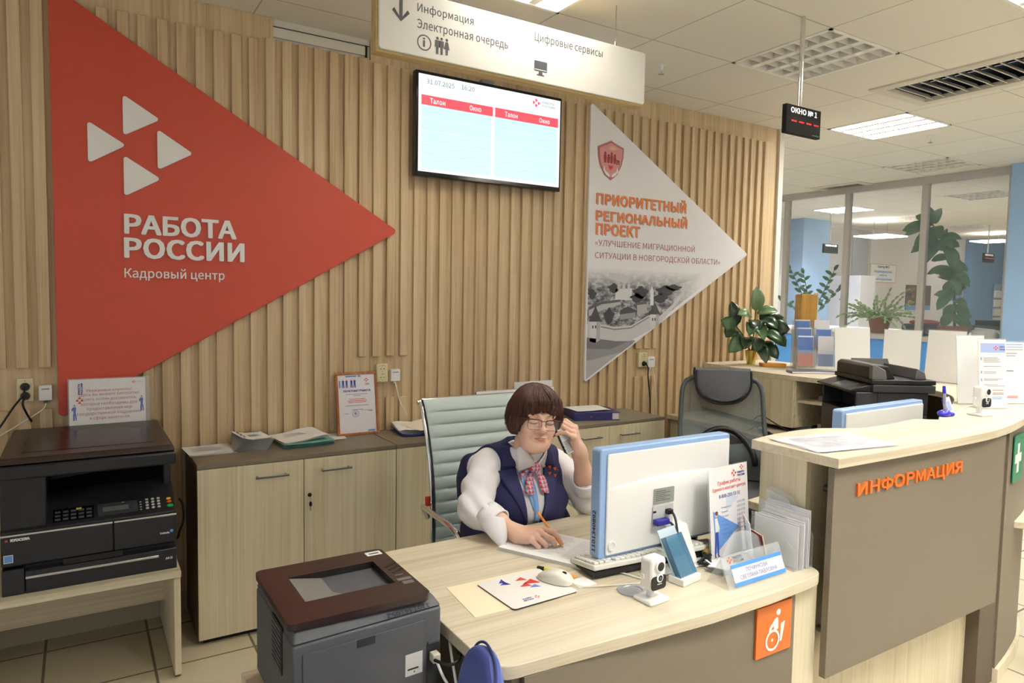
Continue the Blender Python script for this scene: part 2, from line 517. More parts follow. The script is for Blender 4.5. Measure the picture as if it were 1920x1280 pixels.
# the tiles left round the first vent
x0, x1 = GX0+2*TX, GX0+3*TX
for xa, xb, ya, yb in ((x0-.0, x1, GY0-TY, 1.60), (x0, x1, 2.70, GY0+TY), (x1-.12, x1, 1.60, 2.70)):
    cb2.add([(xa, ya, CEIL), (xa, yb, CEIL), (xb, yb, CEIL), (xb, ya, CEIL)], [(0, 1, 2, 3)])
structure(cb2.build('ceiling', CEILM))
for x, y, lab in ((2.96, 3.12, 'small chrome fire sprinkler in the ceiling above the white triangular board'), (6.01, 3.14, 'small chrome fire sprinkler in the ceiling beyond the brightly lit panel'), (9.3, 6.9, 'small fire sprinkler in the ceiling behind the glass')):
    t = thing('sprinkler', lab, 'sprinkler', (x, y, CEIL), 0)
    MB().lathe([(.028, 0), (.03, -.004), (.012, -.008), (.01, -.03), (.004, -.034)], (0, 0, 0), None, 16).build('escutcheon', WHITE, t)
    MB().lathe([(.004, -.03), (.004, -.05), (.018, -.052), (.018, -.054), (.002, -.056)], (0, 0, 0), None, 16).build('deflector', CHROME, t)

# ------------------------------------------------------------------ boards on the slatted wall
WF = 3.700                      # face of the battens
def wall_frame(b, pts, y, d, m): return b.prism([(p[0], p[1]) for p in pts], (0, y, 0), X_, Z_, -Y_, d, m)
t = thing('triangular_sign', 'large red triangular sign board with white logo and lettering', 'sign', (0, WF, 0))
MB().prism(rtri([(-.087, 2.915), (-.086, 1.012), (1.535, 1.949)], .018, 5), (0, 0, 0), X_, Z_, -Y_, .016).build('board', RED, t, bevel=.002)
b = []
for (x, zt, zb, xr, zm) in ((.0475, 2.333, 2.169, .187, 2.254), (.187, 2.470, 2.308, .328, 2.390), (.326, 2.334, 2.168, .468, 2.250), (.1865, 2.198, 2.034, .328, 2.116)):
    MB().prism(rtri([(x, zt+.012), (x, zb-.012), (xr+.012, zm)], .010, 4), (0, -.016, 0), X_, Z_, -Y_, .010).build('logo_triangle', WHITE, t, bevel=.001)
lt = MB()
lt.text('РАБОТА', (.184, -.016, 1.852), X_, Z_, .488, .094, .010, WHITE, .013, -Y_)
lt.text('РОССИИ', (.182, -.016, 1.742), X_, Z_, .527, .096, .010, WHITE, .013, -Y_)
lt.text('Кадровый центр', (.182, -.016, 1.640), X_, Z_, .434, .060, .004, WHITE, .004, -Y_)
lt.build('lettering', WHITE, t, smooth=False)

t = thing('triangular_sign', 'white triangular project board with shield, orange heading and fortress photograph', 'sign', (0, WF, 0))
WTM = mat('board_white', (240,240,243), .4)
MB().prism(rtri([(2.881, 2.88), (2.882, 1.022), (4.475, 1.956)], .014, 5), (0, 0, 0), X_, Z_, -Y_, .018).build('board', WTM, t, bevel=.002)
OT = mat('orange_text', (236,132,68), .5); BRT = mat('brown_red_text', (168,88,84), .6)
sh = MB(); lt = MB()
GSH = mat('letter_shadow_grey', (170,170,178), .6)
for s, x, z, w, h in (('ПРИОРИТЕТНЫЙ', 2.942, 2.222, .835, .092), ('РЕГИОНАЛЬНЫЙ', 2.942, 2.114, .85, .084), ('ПРОЕКТ', 2.944, 2.020, .39, .078)):
    lt.text(s, (x, -.0195, z), X_, Z_, w, h, .004, OT, .008, -Y_)
    sh.text(s, (x+.008, -.0185, z-.006), X_, Z_, w, h, 0, GSH, .008, -Y_)
lt.build('heading', OT, t, smooth=False); sh.build('heading_shadow', GSH, t, smooth=False)
lt = MB()
lt.text('«УЛУЧШЕНИЕ МИГРАЦИОННОЙ', (2.944, -.0190, 1.935), X_, Z_, .938, .062, 0, BRT, 0, -Y_)
lt.text('СИТУАЦИИ В НОВГОРОДСКОЙ ОБЛАСТИ»', (2.944, -.0190, 1.852), X_, Z_, 1.215, .062, 0, BRT, 0, -Y_)
lt.build('subtitle', BRT, t, smooth=False)
# shield
SHP = [(3.055, 2.65), (3.10, 2.632), (3.167, 2.612), (3.165, 2.55), (3.148, 2.49), (3.11, 2.425), (3.06, 2.389), (3.005, 2.42), (2.966, 2.475), (2.948, 2.54), (2.944, 2.602), (3.01, 2.63)]
SM = mat('shield_rim', (176,110,110), .35, .2); SI = mat('shield_field', (214,150,148), .35); SD = mat('shield_figures', (150,50,56), .4)
b = MB(); wall_frame(b, SHP, -.018, .006, SM)
cx, cz = 3.056, 2.525
wall_frame(b, [(cx+(x-cx)*.88, cz+(z-cz)*.88) for x, z in SHP], -.024, .001, SI)
for k, (x, z, hh) in enumerate(((3.005, 2.50, .075), (3.034, 2.50, .06), (3.06, 2.50, .078), (3.088, 2.50, .066))):
    wall_frame(b, [(x-.012, z+hh*.68), (x-.009, z), (x+.009, z), (x+.012, z+hh*.68)], -.025, .001, SD)
    wall_frame(b, ngon(x, z+hh*.82, .009, .011, 10), -.025, .001, SD)
wall_frame(b, [(3.102, 2.53), (3.132, 2.525), (3.126, 2.508), (3.104, 2.51)], -.025, .001, SD)
wall_frame(b, ngon(3.108, 2.502, .006, .007, 8), -.025, .001, SD); wall_frame(b, ngon(3.125, 2.502, .006, .007, 8), -.025, .001, SD)
wall_frame(b, [(3.055, 2.455), (3.035, 2.475), (3.04, 2.488), (3.055, 2.482), (3.07, 2.488), (3.075, 2.475)], -.025, .001, mat('heart_red', (214,50,48), .4))
for sg in (-1, 1):
    wall_frame(b, [(cx+sg*.055, 2.48), (cx+sg*.05, 2.45), (cx+sg*.02, 2.432), (cx+sg*.008, 2.42), (cx+sg*.012, 2.408), (cx+sg*.04, 2.42), (cx+sg*.066, 2.452)], -.025, .001, WHITE)
wall_frame(b, ngon(3.07, 2.60, .035, .012, 14), -.025, .001, mat('shield_sun', (226,178,140), .4))
b.build('shield_emblem', SM, t, smooth=False)
# aerial photograph printed on the lower part
pm = bpy.data.materials.new('aerial_photo_print'); pm.use_nodes = True
nt = pm.node_tree; bs = nt.nodes['Principled BSDF']; bs.inputs['Roughness'].default_value = .5
tc = nt.nodes.new('ShaderNodeTexCoord'); mp = nt.nodes.new('ShaderNodeMapping'); mp.inputs['Scale'].default_value = (16, 1, 30)
nz = nt.nodes.new('ShaderNodeTexNoise'); nz.inputs['Scale'].default_value = 1; nz.inputs['Detail'].default_value = 5; nz.inputs['Roughness'].default_value = .65
r = nt.nodes.new('ShaderNodeValToRGB'); e = r.color_ramp.elements
e[0].position = .36; e[0].color = (*C(52,52,58), 1); e[1].position = .62; e[1].color = (*C(190,190,196), 1)
k = e.new(.48); k.color = (*C(120,120,126), 1)
nt.links.new(tc.outputs['Object'], mp.inputs[0]); nt.links.new(mp.outputs[0], nz.inputs['Vector']); nt.links.new(nz.outputs['Fac'], r.inputs[0])
sx = nt.nodes.new('ShaderNodeSeparateXYZ'); nt.links.new(tc.outputs['Object'], sx.inputs[0])
mr = nt.nodes.new('ShaderNodeMapRange'); mr.inputs[1].default_value = 1.66; mr.inputs[2].default_value = 1.80
nt.links.new(sx.outputs['Z'], mr.inputs[0])
mr2 = nt.nodes.new('ShaderNodeMapRange'); mr2.inputs[1].default_value = 3.62; mr2.inputs[2].default_value = 3.98
nt.links.new(sx.outputs['X'], mr2.inputs[0])
mm = nt.nodes.new('ShaderNodeMath'); mm.operation = 'MAXIMUM'; nt.links.new(mr.outputs[0], mm.inputs[0]); nt.links.new(mr2.outputs[0], mm.inputs[1])
mx = nt.nodes.new('ShaderNodeMix'); mx.data_type = 'RGBA'; mx.inputs[7].default_value = (*C(240,240,243), 1)
nt.links.new(mm.outputs[0], mx.inputs[0]); nt.links.new(r.outputs[0], mx.inputs[6]); nt.links.new(mx.outputs[2], bs.inputs['Base Color'])
b = MB()
wall_frame(b, [(2.892, 1.42), (2.892, 1.80), (3.98, 1.80), (3.98, 1.695), (3.45, 1.385), (3.10, 1.40)], -.0181, .0004, pm)
def g(v): return mat('print_grey_%d' % v, (v, v, v+4), .5)
L = lambda pts, v, d=0: wall_frame(b, pts, -.0185-.0003*d, .0003, g(v))
L([(2.892, 1.045), (2.892, 1.30), (3.14, 1.30), (3.28, 1.312), (3.33, 1.298), (3.08, 1.155)], 176)
L([(2.892, 1.17), (2.892, 1.31), (3.14, 1.29), (3.29, 1.30), (3.31, 1.285), (3.20, 1.222)], 148, 1)
L([(2.892, 1.255), (2.892, 1.33), (3.15, 1.30), (3.26, 1.298), (3.10, 1.245)], 118, 2)
L([(3.071, 1.769), (3.267, 1.75), (3.225, 1.699), (3.073, 1.728)], 206)
L([(3.13, 1.585), (3.13, 1.66), (3.28, 1.668), (3.285, 1.585)], 214)
for x in (3.16, 3.205, 3.25): L([(x-.014, 1.66), (x-.012, 1.69), (x, 1.71), (x+.012, 1.69), (x+.014, 1.66)], 200, 1)
L([(3.177, 1.512), (3.245, 1.54), (3.335, 1.512), (3.323, 1.464), (3.18, 1.447)], 74)
L([(3.18, 1.447), (3.18, 1.485), (3.32, 1.50), (3.32, 1.464)], 150, 1)
L([(2.902, 1.513), (3.015, 1.554), (3.175, 1.572), (3.187, 1.556), (3.016, 1.513), (2.903, 1.472)], 186)
L([(2.902, 1.535), (3.015, 1.572), (3.175, 1.588), (3.178, 1.572), (3.015, 1.554), (2.902, 1.513)], 90, 1)
L([(3.33, 1.55), (3.42, 1.56), (3.43, 1.50), (3.34, 1.48)], 176)
L([(3.33, 1.57), (3.42, 1.58), (3.42, 1.56), (3.33, 1.55)], 96, 1)
L([(3.456, 1.55), (3.453, 1.653), (3.467, 1.69), (3.485, 1.653), (3.488, 1.55)], 226, 1)
for x, z, rx, rz in ((3.117, 1.665, .05, .03), (3.361, 1.64, .07, .04), (3.60, 1.655, .09, .035), (3.08, 1.475, .045, .05), (2.93, 1.62, .035, .03), (3.33, 1.60, .06, .03), (3.55, 1.60, .07, .03), (3.68, 1.68, .08, .02)):
    L([(x+rx*math.cos(a)*(1+.25*math.sin(5*a)), z+rz*math.sin(a)*(1+.2*math.cos(4*a))) for a in [2*PI*i/18 for i in range(18)]], 62)
L([(2.895, 1.44), (3.01, 1.418), (3.128, 1.400), (3.281, 1.408), (3.449, 1.48), (3.553, 1.475), (3.67, 1.556), (3.764, 1.648), (3.815, 1.715), (3.835, 1.69), (3.742, 1.587), (3.671, 1.520), (3.552, 1.418), (3.453, 1.370), (3.284, 1.302), (3.131, 1.292), (2.895, 1.325)], 204, 1)
L([(3.01, 1.405), (3.128, 1.386), (3.281, 1.394), (3.449, 1.47), (3.449, 1.462), (3.281, 1.386), (3.128, 1.378), (3.01, 1.397)], 128, 2)
for xa, xb, z0, z1, za in ((2.912, 3.008, 1.292, 1.44, 1.545), (3.455, 3.548, 1.39, 1.49, 1.572)):
    L([(xa+.004, z0+.012), (xa+.004, z1), (xb-.004, z1), (xb-.004, z0+.016), ((xa+xb)/2, z0)], 216, 2)
    L([((xa+xb)/2+.012, z0+.004), ((xa+xb)/2+.012, z1), (xb-.004, z1), (xb-.004, z0+.016)], 178, 3)
    L([(xa-.006, z1-.004), ((xa+xb)/2, za), (xb+.006, z1-.004)], 78, 3)
    for q in (.3, .55): L([(xa+(xb-xa)*q-.005, z1-.03), (xa+(xb-xa)*q-.005, z1-.05), (xa+(xb-xa)*q+.005, z1-.05), (xa+(xb-xa)*q+.005, z1-.03)], 60, 4)
b.build('photograph_print', pm, t, smooth=False)

# television with the queue board on
t = thing('television', 'wall-hung television showing an electronic queue board with red headers', 'television', (0, 3.62, 0))
fr = MB().box(1.605, 2.600, .0, .045, 2.262, 2.840).box(1.75, 2.45, .045, .075, 2.35, 2.75)
fr.build('casing', BLACKG, t, bevel=.004)
MB().box(2.06, 2.14, .06, .10, 2.86-.1, 2.88).box(1.85, 2.35, .07, .082, 2.42, 2.66).build('bracket', STEEL, t)
SCR = mat('screen_white', (170,176,178), .3, emit=(240,251,254), es=.50)
SCC = mat('screen_cyan', (150,190,200), .3, emit=(204,240,249), es=.46)
SCH = mat('screen_header', (232,96,112), .3, emit=(228,84,100), es=.38)
SCT = mat('screen_text_blue', (90,120,150), .3, emit=(90,125,155), es=.06)
MB().box(1.622, 2.588, -.0012, 0, 2.288, 2.822).build('screen', SCR, t, smooth=False)
b = MB()
b.box(1.641, 2.089, -.0018, 0, 2.305, 2.655, SCC).box(2.112, 2.566, -.0018, 0, 2.308, 2.655, SCC)
b.box(1.639, 2.099, -.0024, 0, 2.655, 2.709, SCH).box(2.115, 2.572, -.0024, 0, 2.655, 2.710, SCH)
for q in range(1, 5):
    z = 2.655-.07*q
    b.box(1.641, 2.089, -.0021, 0, z-.001, z+.001, SCR).box(2.112, 2.566, -.0021, 0, z-.001, z+.001, SCR)
for s, x, z, w in (('Талон', 1.691, 2.667, .095), ('Окно', 1.942, 2.667, .078), ('Талон', 2.182, 2.667, .09), ('Окно', 2.430, 2.667, .078)):
    b.text(s, (x, -.0028, z), X_, Z_, w, .030, 0, SCR, .004, -Y_)
b.text('31.07.2025', (1.67, -.0028, 2.772), X_, Z_, .172, .026, 0, SCT, 0, -Y_)
b.text('16:20', (1.889, -.0028, 2.776), X_, Z_, .084, .026, 0, SCT, 0, -Y_)
quad_logo(b, (2.408, -.0028, 2.782), X_, Z_, .021, SCH, -Y_)
b.text('РАБОТА', (2.452, -.0028, 2.786), X_, Z_, .088, .013, 0, SCT, 0, -Y_)
b.text('РОССИИ', (2.452, -.0028, 2.765), X_, Z_, .09, .013, 0, SCT, 0, -Y_)
b.build('screen_picture', SCC, t, smooth=False)

# hanging direction sign
t = thing('hanging_sign', 'long white hanging direction sign with wooden edges and grey lettering', 'sign', (0, 2.6, 0))
SX0, SX1, SZ0, SZ1 = .985, 2.352, 2.527, 2.782
MB().box(SX0, SX1-.004, 0, .05, SZ0, SZ1).build('core_board', wood('sign_edge_wood', (214,190,132), (184,158,104), 'X', 90, .5), t, bevel=.002)
MB().prism(rrect(SX0+.008, SX1, SZ0+.010, SZ1, .014), (0, 0, 0), X_, Z_, -Y_, .010).build('face_panel', mat('sign_face', (222,220,214), .5, spec=.25), t, bevel=.003)
SG = mat('sign_grey', (84,86,90), .5)
b = MB()
for s, x, z, w, h in (('Информация', 1.152, 2.700, .252, .044), ('Электронная очередь', 1.152, 2.636, .42, .046), ('Цифровые сервисы', 1.706, 2.700, .380, .048)):
    b.text(s, (x, -.0103, z), X_, Z_, w, h, 0, SG, .004, -Y_)
FR = lambda pts, d=0: b.prism(pts, (0, -.0103-d, 0), X_, Z_, -Y_, .0003, SG)
FR([(1.083-.007, 2.80-.03), (1.083-.007, 2.675), (1.055, 2.703), (1.046, 2.692), (1.083, 2.655), (1.120, 2.692), (1.111, 2.703), (1.083+.007, 2.675), (1.083+.007, 2.80-.03)])
ring = ngon(1.183, 2.595, .031, .031, 28)
for i in range(28):
    a, c = ring[i], ring[(i+1) % 28]
    q = lambda p: (1.183+(p[0]-1.183)*.84, 2.595+(p[1]-2.595)*.84)
    FR([a, c, q(c), q(a)])
b.text('i', (1.1765, -.0104, 2.578), X_, Z_, .0105, .036, 0, SG, .010, -Y_)
for x, sk in ((1.240, 0), (1.259, 0), (1.282, 1)):
    FR(ngon(x, 2.624, .006, .006, 10))
    if sk: FR([(x-.006, 2.616), (x+.006, 2.616), (x+.013, 2.585), (x+.006, 2.588), (x+.005, 2.565), (x-.005, 2.565), (x-.006, 2.588), (x-.013, 2.585)])
    else: FR([(x-.010, 2.616), (x+.010, 2.616), (x+.011, 2.588), (x+.006, 2.59), (x+.005, 2.562), (x-.005, 2.562), (x-.006, 2.59), (x-.011, 2.588)])
FR(rrect(1.707, 1.775, 2.583, 2.628, .004)); FR([(1.732, 2.583), (1.75, 2.583), (1.752, 2.570), (1.73, 2.570)]); FR([(1.722, 2.571), (1.76, 2.571), (1.76, 2.565), (1.722, 2.565)])
b.prism([(1.710, 2.592), (1.772, 2.592), (1.772, 2.589), (1.710, 2.589)], (0, -.0107, 0), X_, Z_, -Y_, .0002, WHITE)
b.build('lettering', SG, t, smooth=False)
for x in (1.17, 2.19):
    MB().tube([(x, .025, 2.78), (x, .025, CEIL-2.6+2.6)], .0018, None, 6).lathe([(.006, 2.781), (.006, 2.80), (.003, 2.815)], (x, .025, 0), None, 10).build('cable', STEEL, t)

# window number displays
def number_display(x, y, z0, z1, w, num, red, label):
    t = thing('number_display', label, 'display', (x, y, CEIL), 0, 'hanging window number displays')
    h = z1-z0
    MB().tube([(-.01, 0, 0), (-.01, 0, z1-CEIL)], .011 if h > .1 else .009, None, 12).build('pole', CHROME, t)
    b = MB().box(-w/2, w/2, -.02, .005, z0-CEIL, z1-CEIL)
    b.build('display_box', mat('display_black', (16,16,18), .5, spec=.15), t, bevel=.002)
    zz = z0-CEIL
    b = MB()
    b.text('ОКНО № '+num, (0, -.0206, zz+h*.72), X_, Z_, w*.76, h*.20, 0, mat('display_white', (250,250,250), .5, emit=(255,255,255), es=.25), .014, -Y_, 'c')
    if red:
        RD = mat('red_led', (255,30,40), .5, emit=(255,30,40), es=1.6)
        for k in range(4):
            for j in range(4):
                px = w*(-.335+.215*k+.037*j)
                b.prism(ngon(px, zz+h*.45, .0035, .0035, 8), (0, -.0206, 0), X_, Z_, -Y_, .0004, RD)
    b.text('mобил', (w*.26, -.0206, zz+h*.06), X_, Z_, w*.2, h*.05, 0, mat('green_mark', (60,150,60), .5), .01, -Y_)
    b.build('lettering', WHITE, t, smooth=False)
number_display(3.030, 2.21, 2.408, 2.545, .268, '1', True, 'black display reading window number 1 hanging on a chrome pole')
number_display(9.70, 6.46, 2.33, 2.47, .36, '23', False, 'dark display for window number 23 hanging behind the glass near the pale blue column')
number_display(13.54, 5.98, 2.33, 2.49, .38, '24', True, 'dark display for window number 24 hanging behind the glass, beside the blue column edge')
# ------------------------------------------------------------------ copier corner
def cyl(b, c, r, h, N=Z_, m=None, n=20): return b.lathe([(r, 0), (r, h)], c, m, n, N)

t = thing('side_table', 'pale ash side table carrying the black office copier', 'table', (-.16, 3.38, 0))
MB().box(-.60, .495, -.322, .32, .426, .453).build('tabletop', ASHH, t, bevel=.002)
for x in (.468, -.58): MB().box(x, x+.025, -.312, .31, .012, .426).build('leg_panel', ASHV, t, bevel=.002)
for x in (.47, -.578): MB().box(x, x+.02, -.30, -.28, 0, .012).box(x, x+.02, .27, .29, 0, .012).build('foot', TAUPEDK, t)
MB().box(-.555, .468, .07, .088, .186, .426).build('modesty_panel', ASHH, t)

CPB = mat('copier_black', (30,30,34), .42, bump=.1, scale=1200); CPS = mat('copier_satin', (36,37,43), .3)
CPT = mat('copier_lid', (50,40,38), .3)
SILV = mat('silver_trim', (205,205,208), .25, .8)
t = thing('copier', 'large black multifunction copier with silver trims on the side table', 'copier', (.030, 3.36, .453))
b = MB()
b.box(-.292, .292, -.235, .245, .100, .232)          # engine
b.box(-.292, -.148, -.24, .245, .225, .455)          # side housing
b.box(-.148, .292, .06, .245, .225, .44)             # rear wall of the delivery bay
b.box(.262, .292, -.10, .08, .28, .44)               # pillar
b.add([(-.148, -.06, .320), (.29, -.06, .325), (.29, .07, .40), (-.148, .07, .35), (-.148, -.06, .23), (.29, -.06, .23), (.29, .07, .23), (-.148, .07, .23)],
      [(0, 1, 2, 3), (0, 4, 5, 1), (1, 5, 6, 2), (2, 6, 7, 3), (3, 7, 4, 0)])
b.build('body', CPB, t, bevel=.006)
MB().box(-.292, .068, -.256, -.23, .112, .224).build('front_cover', CPS, t, bevel=.004)
MB().box(.071, .294, -.256, -.23, .112, .224).build('front_cover', CPS, t, bevel=.004)
MB().box(-.292, .067, -.259, -.25, .224, .231).box(.072, .294, -.259, -.25, .224, .231).build('trim_strip', SILV, t, bevel=.001)
# operation panel, sloping back from the covers
o = Vector((-.16, -.252, .2422)); U = X_; V = Vector((0, .104, .060)).normalized(); N = U.cross(V)
b = MB().add([(-.292, -.254, .231), (.294, -.254, .231), (.294, -.254, .240), (-.292, -.254, .240), (-.292, -.055, .232), (.294, -.055, .232), (.294, -.150, .300), (-.292, -.150, .300), (.294, -.055, .335), (-.292, -.055, .335)],
             [(0, 1, 2, 3), (3, 2, 6, 7), (7, 6, 8, 9), (4, 9, 8, 5), (1, 5, 8, 6, 2), (0, 3, 7, 9, 4), (0, 4, 5, 1)])
b.build('operation_panel', CPB, t, bevel=.002)
def PQ(u, v): return o+U*u+V*v
b = MB(); P = lambda u0, u1, v0, v1, m, h=.0012: b.prism([(u0, v0), (u1, v0), (u1, v1), (u0, v1)], o, U, V, N, h, m)
P(.03, .165, .018, .085, BLACKG); P(.178, .318, .020, .085, mat('copier_display', (58,60,64), .15))
P(.195, .285, .040, .065, mat('copier_display_text', (96,98,100), .3), .0016)
GRB = mat('copier_key', (78,78,82), .4); KEY = mat('copier_key_light', (190,190,186), .4)
for r in range(3):
    for c in range(5): P(.036+c*.026, .054+c*.026, .024+r*.019, .034+r*.019, GRB, .002)
P(.106, .124, .070, .080, mat('yellow_key', (226,214,110), .4), .002); P(.262, .272, .078, .082, mat('green_led', (70,190,90), .4), .002)
for r in range(4):
    for c in range(3): b.prism(ngon(.352+c*.021, .030+r*.016, .006, .005, 12), o, U, V, N, .003, KEY)
b.prism(ngon(.435, .028, .012, .009, 16), o, U, V, N, .004, mat('green_key', (24,150,84), .35))
b.prism(ngon(.433, .051, .009, .006, 14), o, U, V, N, .004, mat('red_key', (226,92,40), .35))
b.prism(ngon(.432, .068, .009, .006, 14), o, U, V, N, .004, mat('orange_key', (238,170,40), .35))
for k in range(4): P(.325, .332, .026+.014*k, .030+.014*k, KEY)
b.build('keypad', GRB, t, smooth=False)
b = MB().box(-.292, -.222, -.256, -.1, .0, .098).box(-.219, .294, -.256, .23, .0, .085).box(-.29, .29, -.22, .24, .002, .1)
b.build('paper_tray', CPS, t, bevel=.003)
MB().box(-.219, .228, -.260, -.25, .056, .066).build('tray_handle', SILV, t, bevel=.002)
MB().box(-.10, .10, -.2565, -.25, .088, .11).build('tray_grip', BLACK, t)
b = MB().box(-.300, .297, -.256, .25, .434, .486)
b.build('scanner_unit', CPB, t, bevel=.008)
b = MB().add([(-.300, -.250, .490), (.297, -.250, .490), (.297, .25, .490), (-.300, .25, .490), (-.290, -.236, .512), (.287, -.236, .512), (.272, .24, .540), (-.275, .24, .540)],
             [(3, 2, 1, 0), (0, 1, 5, 4), (1, 2, 6, 5), (2, 3, 7, 6), (3, 0, 4, 7), (4, 5, 6, 7)])
b.build('scanner_lid', CPT, t, bevel=.006)
b = MB(); zt = lambda y: .5125+(y+.236)/.476*.028
pl = [(-.235, -.16), (.225, -.16), (.22, .10), (.16, .10), (.145, .14), (-.125, .14), (-.145, .10), (-.215, .10)]
b.add([(x, y, zt(y)+.0006) for x, y in pl], [tuple(range(8))])
b.build('lid_recess', mat('copier_lid_dark', (40,32,31), .25), t, smooth=False)
b = MB()
for k in range(5): b.box(-.09+k*.02, -.078+k*.02, .057, .06, .36, .42)
b.build('vent_slot', BLACK, t)
b = MB()
b.text('KYOCERA', (-.262, -.2565, .205), X_, Z_, .060, .011, 0, WHITE, .03, -Y_)
b.prism([(-.278, .206), (-.270, .206), (-.270, .214), (-.278, .214)], (0, -.2565, 0), X_, Z_, -Y_, .0005, RED)
b.text('TASKalfa', (.232, -.2565, .150), X_, Z_, .036, .008, 0, WHITE, .02, -Y_)
b.prism(ngon(.276, .160, .006, .006, 16), (0, -.2565, 0), X_, Z_, -Y_, .0005, BLUEL)
b.text('A4 D', (.252, -.2566, .042), X_, Z_, .026, .010, 0, WHITE, .02, -Y_)
b.build('lettering', WHITE, t, smooth=False)
b = MB().box(-.284, -.255, -.2568, -.256, .126, .156)
b.box(-.282, -.257, -.2571, -.2568, .128, .154, BLUEL)
b.build('blue_sticker', WHITE, t, smooth=False)
MB().tube(smoothpath([(.322, -.11, .247), (.336, -.10, .222), (.342, -.08, .147), (.332, 0, .067), (.330, .06, .02), (.310, .12, .004)]), .005).build('power_cord', BLACK, t)

# notice standing behind the copier
t = thing('notice_holder', 'clear holder with a printed notice to clients behind the copier', 'notice', (.105, 3.62, .985))
LEAN = Matrix.Rotation(math.radians(-6), 4, 'X')
b = MB(); b.box(-.155, .170, 0, .003, 0, .212, None, LEAN); b.build('clear_sleeve', ACRYL, t)
MB().box(-.15, .151, -.0015, -.0008, .001, .207, None, LEAN).build('sheet', WHITEP, t)
U, V, N = X_, LEAN.to_3x3() @ Z_, LEAN.to_3x3() @ -Y_
b = MB(); NT = mat('notice_text', (206,128,134), .7)
for k, (s, x, w) in enumerate((('Уважаемые клиенты!', -.085, .18), ('Здесь вы можете бесплатно', -.115, .24), ('снять копии документов,', -.10, .215), ('которые необходимы для', -.105, .22), ('предоставления мер', -.083, .178), ('государственной поддержки', -.12, .25), ('в сфере занятости', -.072, .155))):
    b.text(s, Vector((x, 0, 0))+V*(.150-.0215*k)+N*.0022, U, V, w, None, 0, NT, .002, N)
b.text('РАБОТА', Vector((-.108, 0, 0))+V*.14+N*.0024, V, -U, .048, .008, 0, NAVYT, .02, N)
b.text('РОССИИ', Vector((-.097, 0, 0))+V*.14+N*.0024, V, -U, .050, .008, 0, NAVYT, .02, N)
quad_logo(b, Vector((-.110, 0, 0))+V*.115+N*.0024, V, -U, .012, REDP, N)
quad_logo(b, Vector((.105, 0, 0))+V*.188+N*.0024, U, V, .006, REDP, N)
b.text('РАБОТА РОССИИ', Vector((.118, 0, 0))+V*.186+N*.0024, U, V, .026, .004, 0, BLUEP, 0, N)
for x, z in ((-.130, .055), (.135, .082)):
    for pts in ([(-.006, .03), (-.004, .0), (.004, .0), (.006, .03)], [(-.006, 0), (-.006, -.03), (0, -.03), (.001, -.004), (.004, -.03), (.008, -.03), (.006, 0)], [(-.004, .034), (0, .042), (.004, .034)], [(-.006, .03), (-.012, .02), (-.009, .012), (-.004, .02)]):
        b.prism([(x+p[0], z+p[1]) for p in pts], N*.0022, U, V, N, .0002, mat('figure_blue', (112,126,196), .6))
b.build('print', NT, t, smooth=False)

# sockets
SOCK = mat('socket_cream', (226,216,178), .35); HOLE = mat('socket_hole', (60,56,48), .5)
def socket(x, z0, z1, w, label):
    y = 3.719
    t = thing('wall_socket', label, 'socket', (x, y, (z0+z1)/2))
    h = (z1-z0)/2
    MB().box(-w/2, w/2, -.024, 0, -h, h).build('socket_plate', SOCK, t, bevel=.004)
    for s in (-1, 1):
        b = MB().lathe([(.026, -.001), (.026, .0015), (.0225, .0015), (.020, -.0005)], (0, -.024, s*h*.47), SOCK, 24, -Y_)
        b.disc((-.009, -.0253, s*h*.47), .003, -Y_, .001, HOLE, 10).disc((.009, -.0253, s*h*.47), .003, -Y_, .001, HOLE, 10)
        b.box(-.002, .002, -.0262, -.025, s*h*.47+.014, s*h*.47+.019, STEEL).box(-.002, .002, -.0262, -.025, s*h*.47-.019, s*h*.47-.014, STEEL)
        b.build('socket_cup', SOCK, t)
    return t
socket(-.207, 1.098, 1.199, .060, 'double wall socket above the copier with two black plugs in it')
socket(1.449, 1.100, 1.203, .066, 'empty double wall socket beside the framed certificate')
socket(3.418, 1.107, 1.211, .080, 'double wall socket below the white triangular board')
def data_box(x, z0, z1, w, label, cable, plug):
    t = thing('network_outlet', label, 'outlet', (x, 3.719, (z0+z1)/2))
    h = (z1-z0)/2
    MB().box(-w/2, w/2, -.03, 0, -h, h).build('outlet_box', WHITE, t, bevel=.003)
    MB().box(-w*.3, w*.3, -.0305, -.03, h*.45, h*.6).build('label_strip', GREYP, t)
    MB().box(-.008, .008, -.02, -.006, -h-.012, -h).build('connector', plug, t)
    MB().tube(smoothpath(cable, 8), .0025, None, 6).build('network_cable', WHITE, t)
data_box(-.133, 1.098, 1.166, .05, 'white network outlet with a green connector near the copier', [(0, -.013, -.04), (-.01, -.03, -.07), (-.08, -.03, -.12), (-.19, -.03, -.19), (-.35, -.04, -.28)], mat('green_connector', (28,110,84), .4))
data_box(1.527, 1.102, 1.170, .056, 'white network outlet right next to the empty socket', [(.004, -.013, -.04), (.012, -.03, -.10), (.03, -.03, -.16), (.055, -.035, -.20), (.07, -.035, -.235)], WHITE)
data_box(3.494, 1.103, 1.178, .068, 'white network outlet below the white triangular board', [(.02, -.013, -.04), (.03, -.03, -.1), (.05, -.035, -.25), (.06, -.035, -.42)], WHITE)
def plug(x, z, cable, label, N=-Y_):
    t = thing('power_plug', label, 'plug', (x, 3.698, z))
    MB().lathe([(.018, 0), (.018, .012), (.013, .022), (.011, .030)], (0, .004, 0), None, 16, -Y_).build('plug_head', BLACK, t)
    MB().tube(smoothpath(cable, 8), .0045, None, 8).build('cord', BLACK, t)
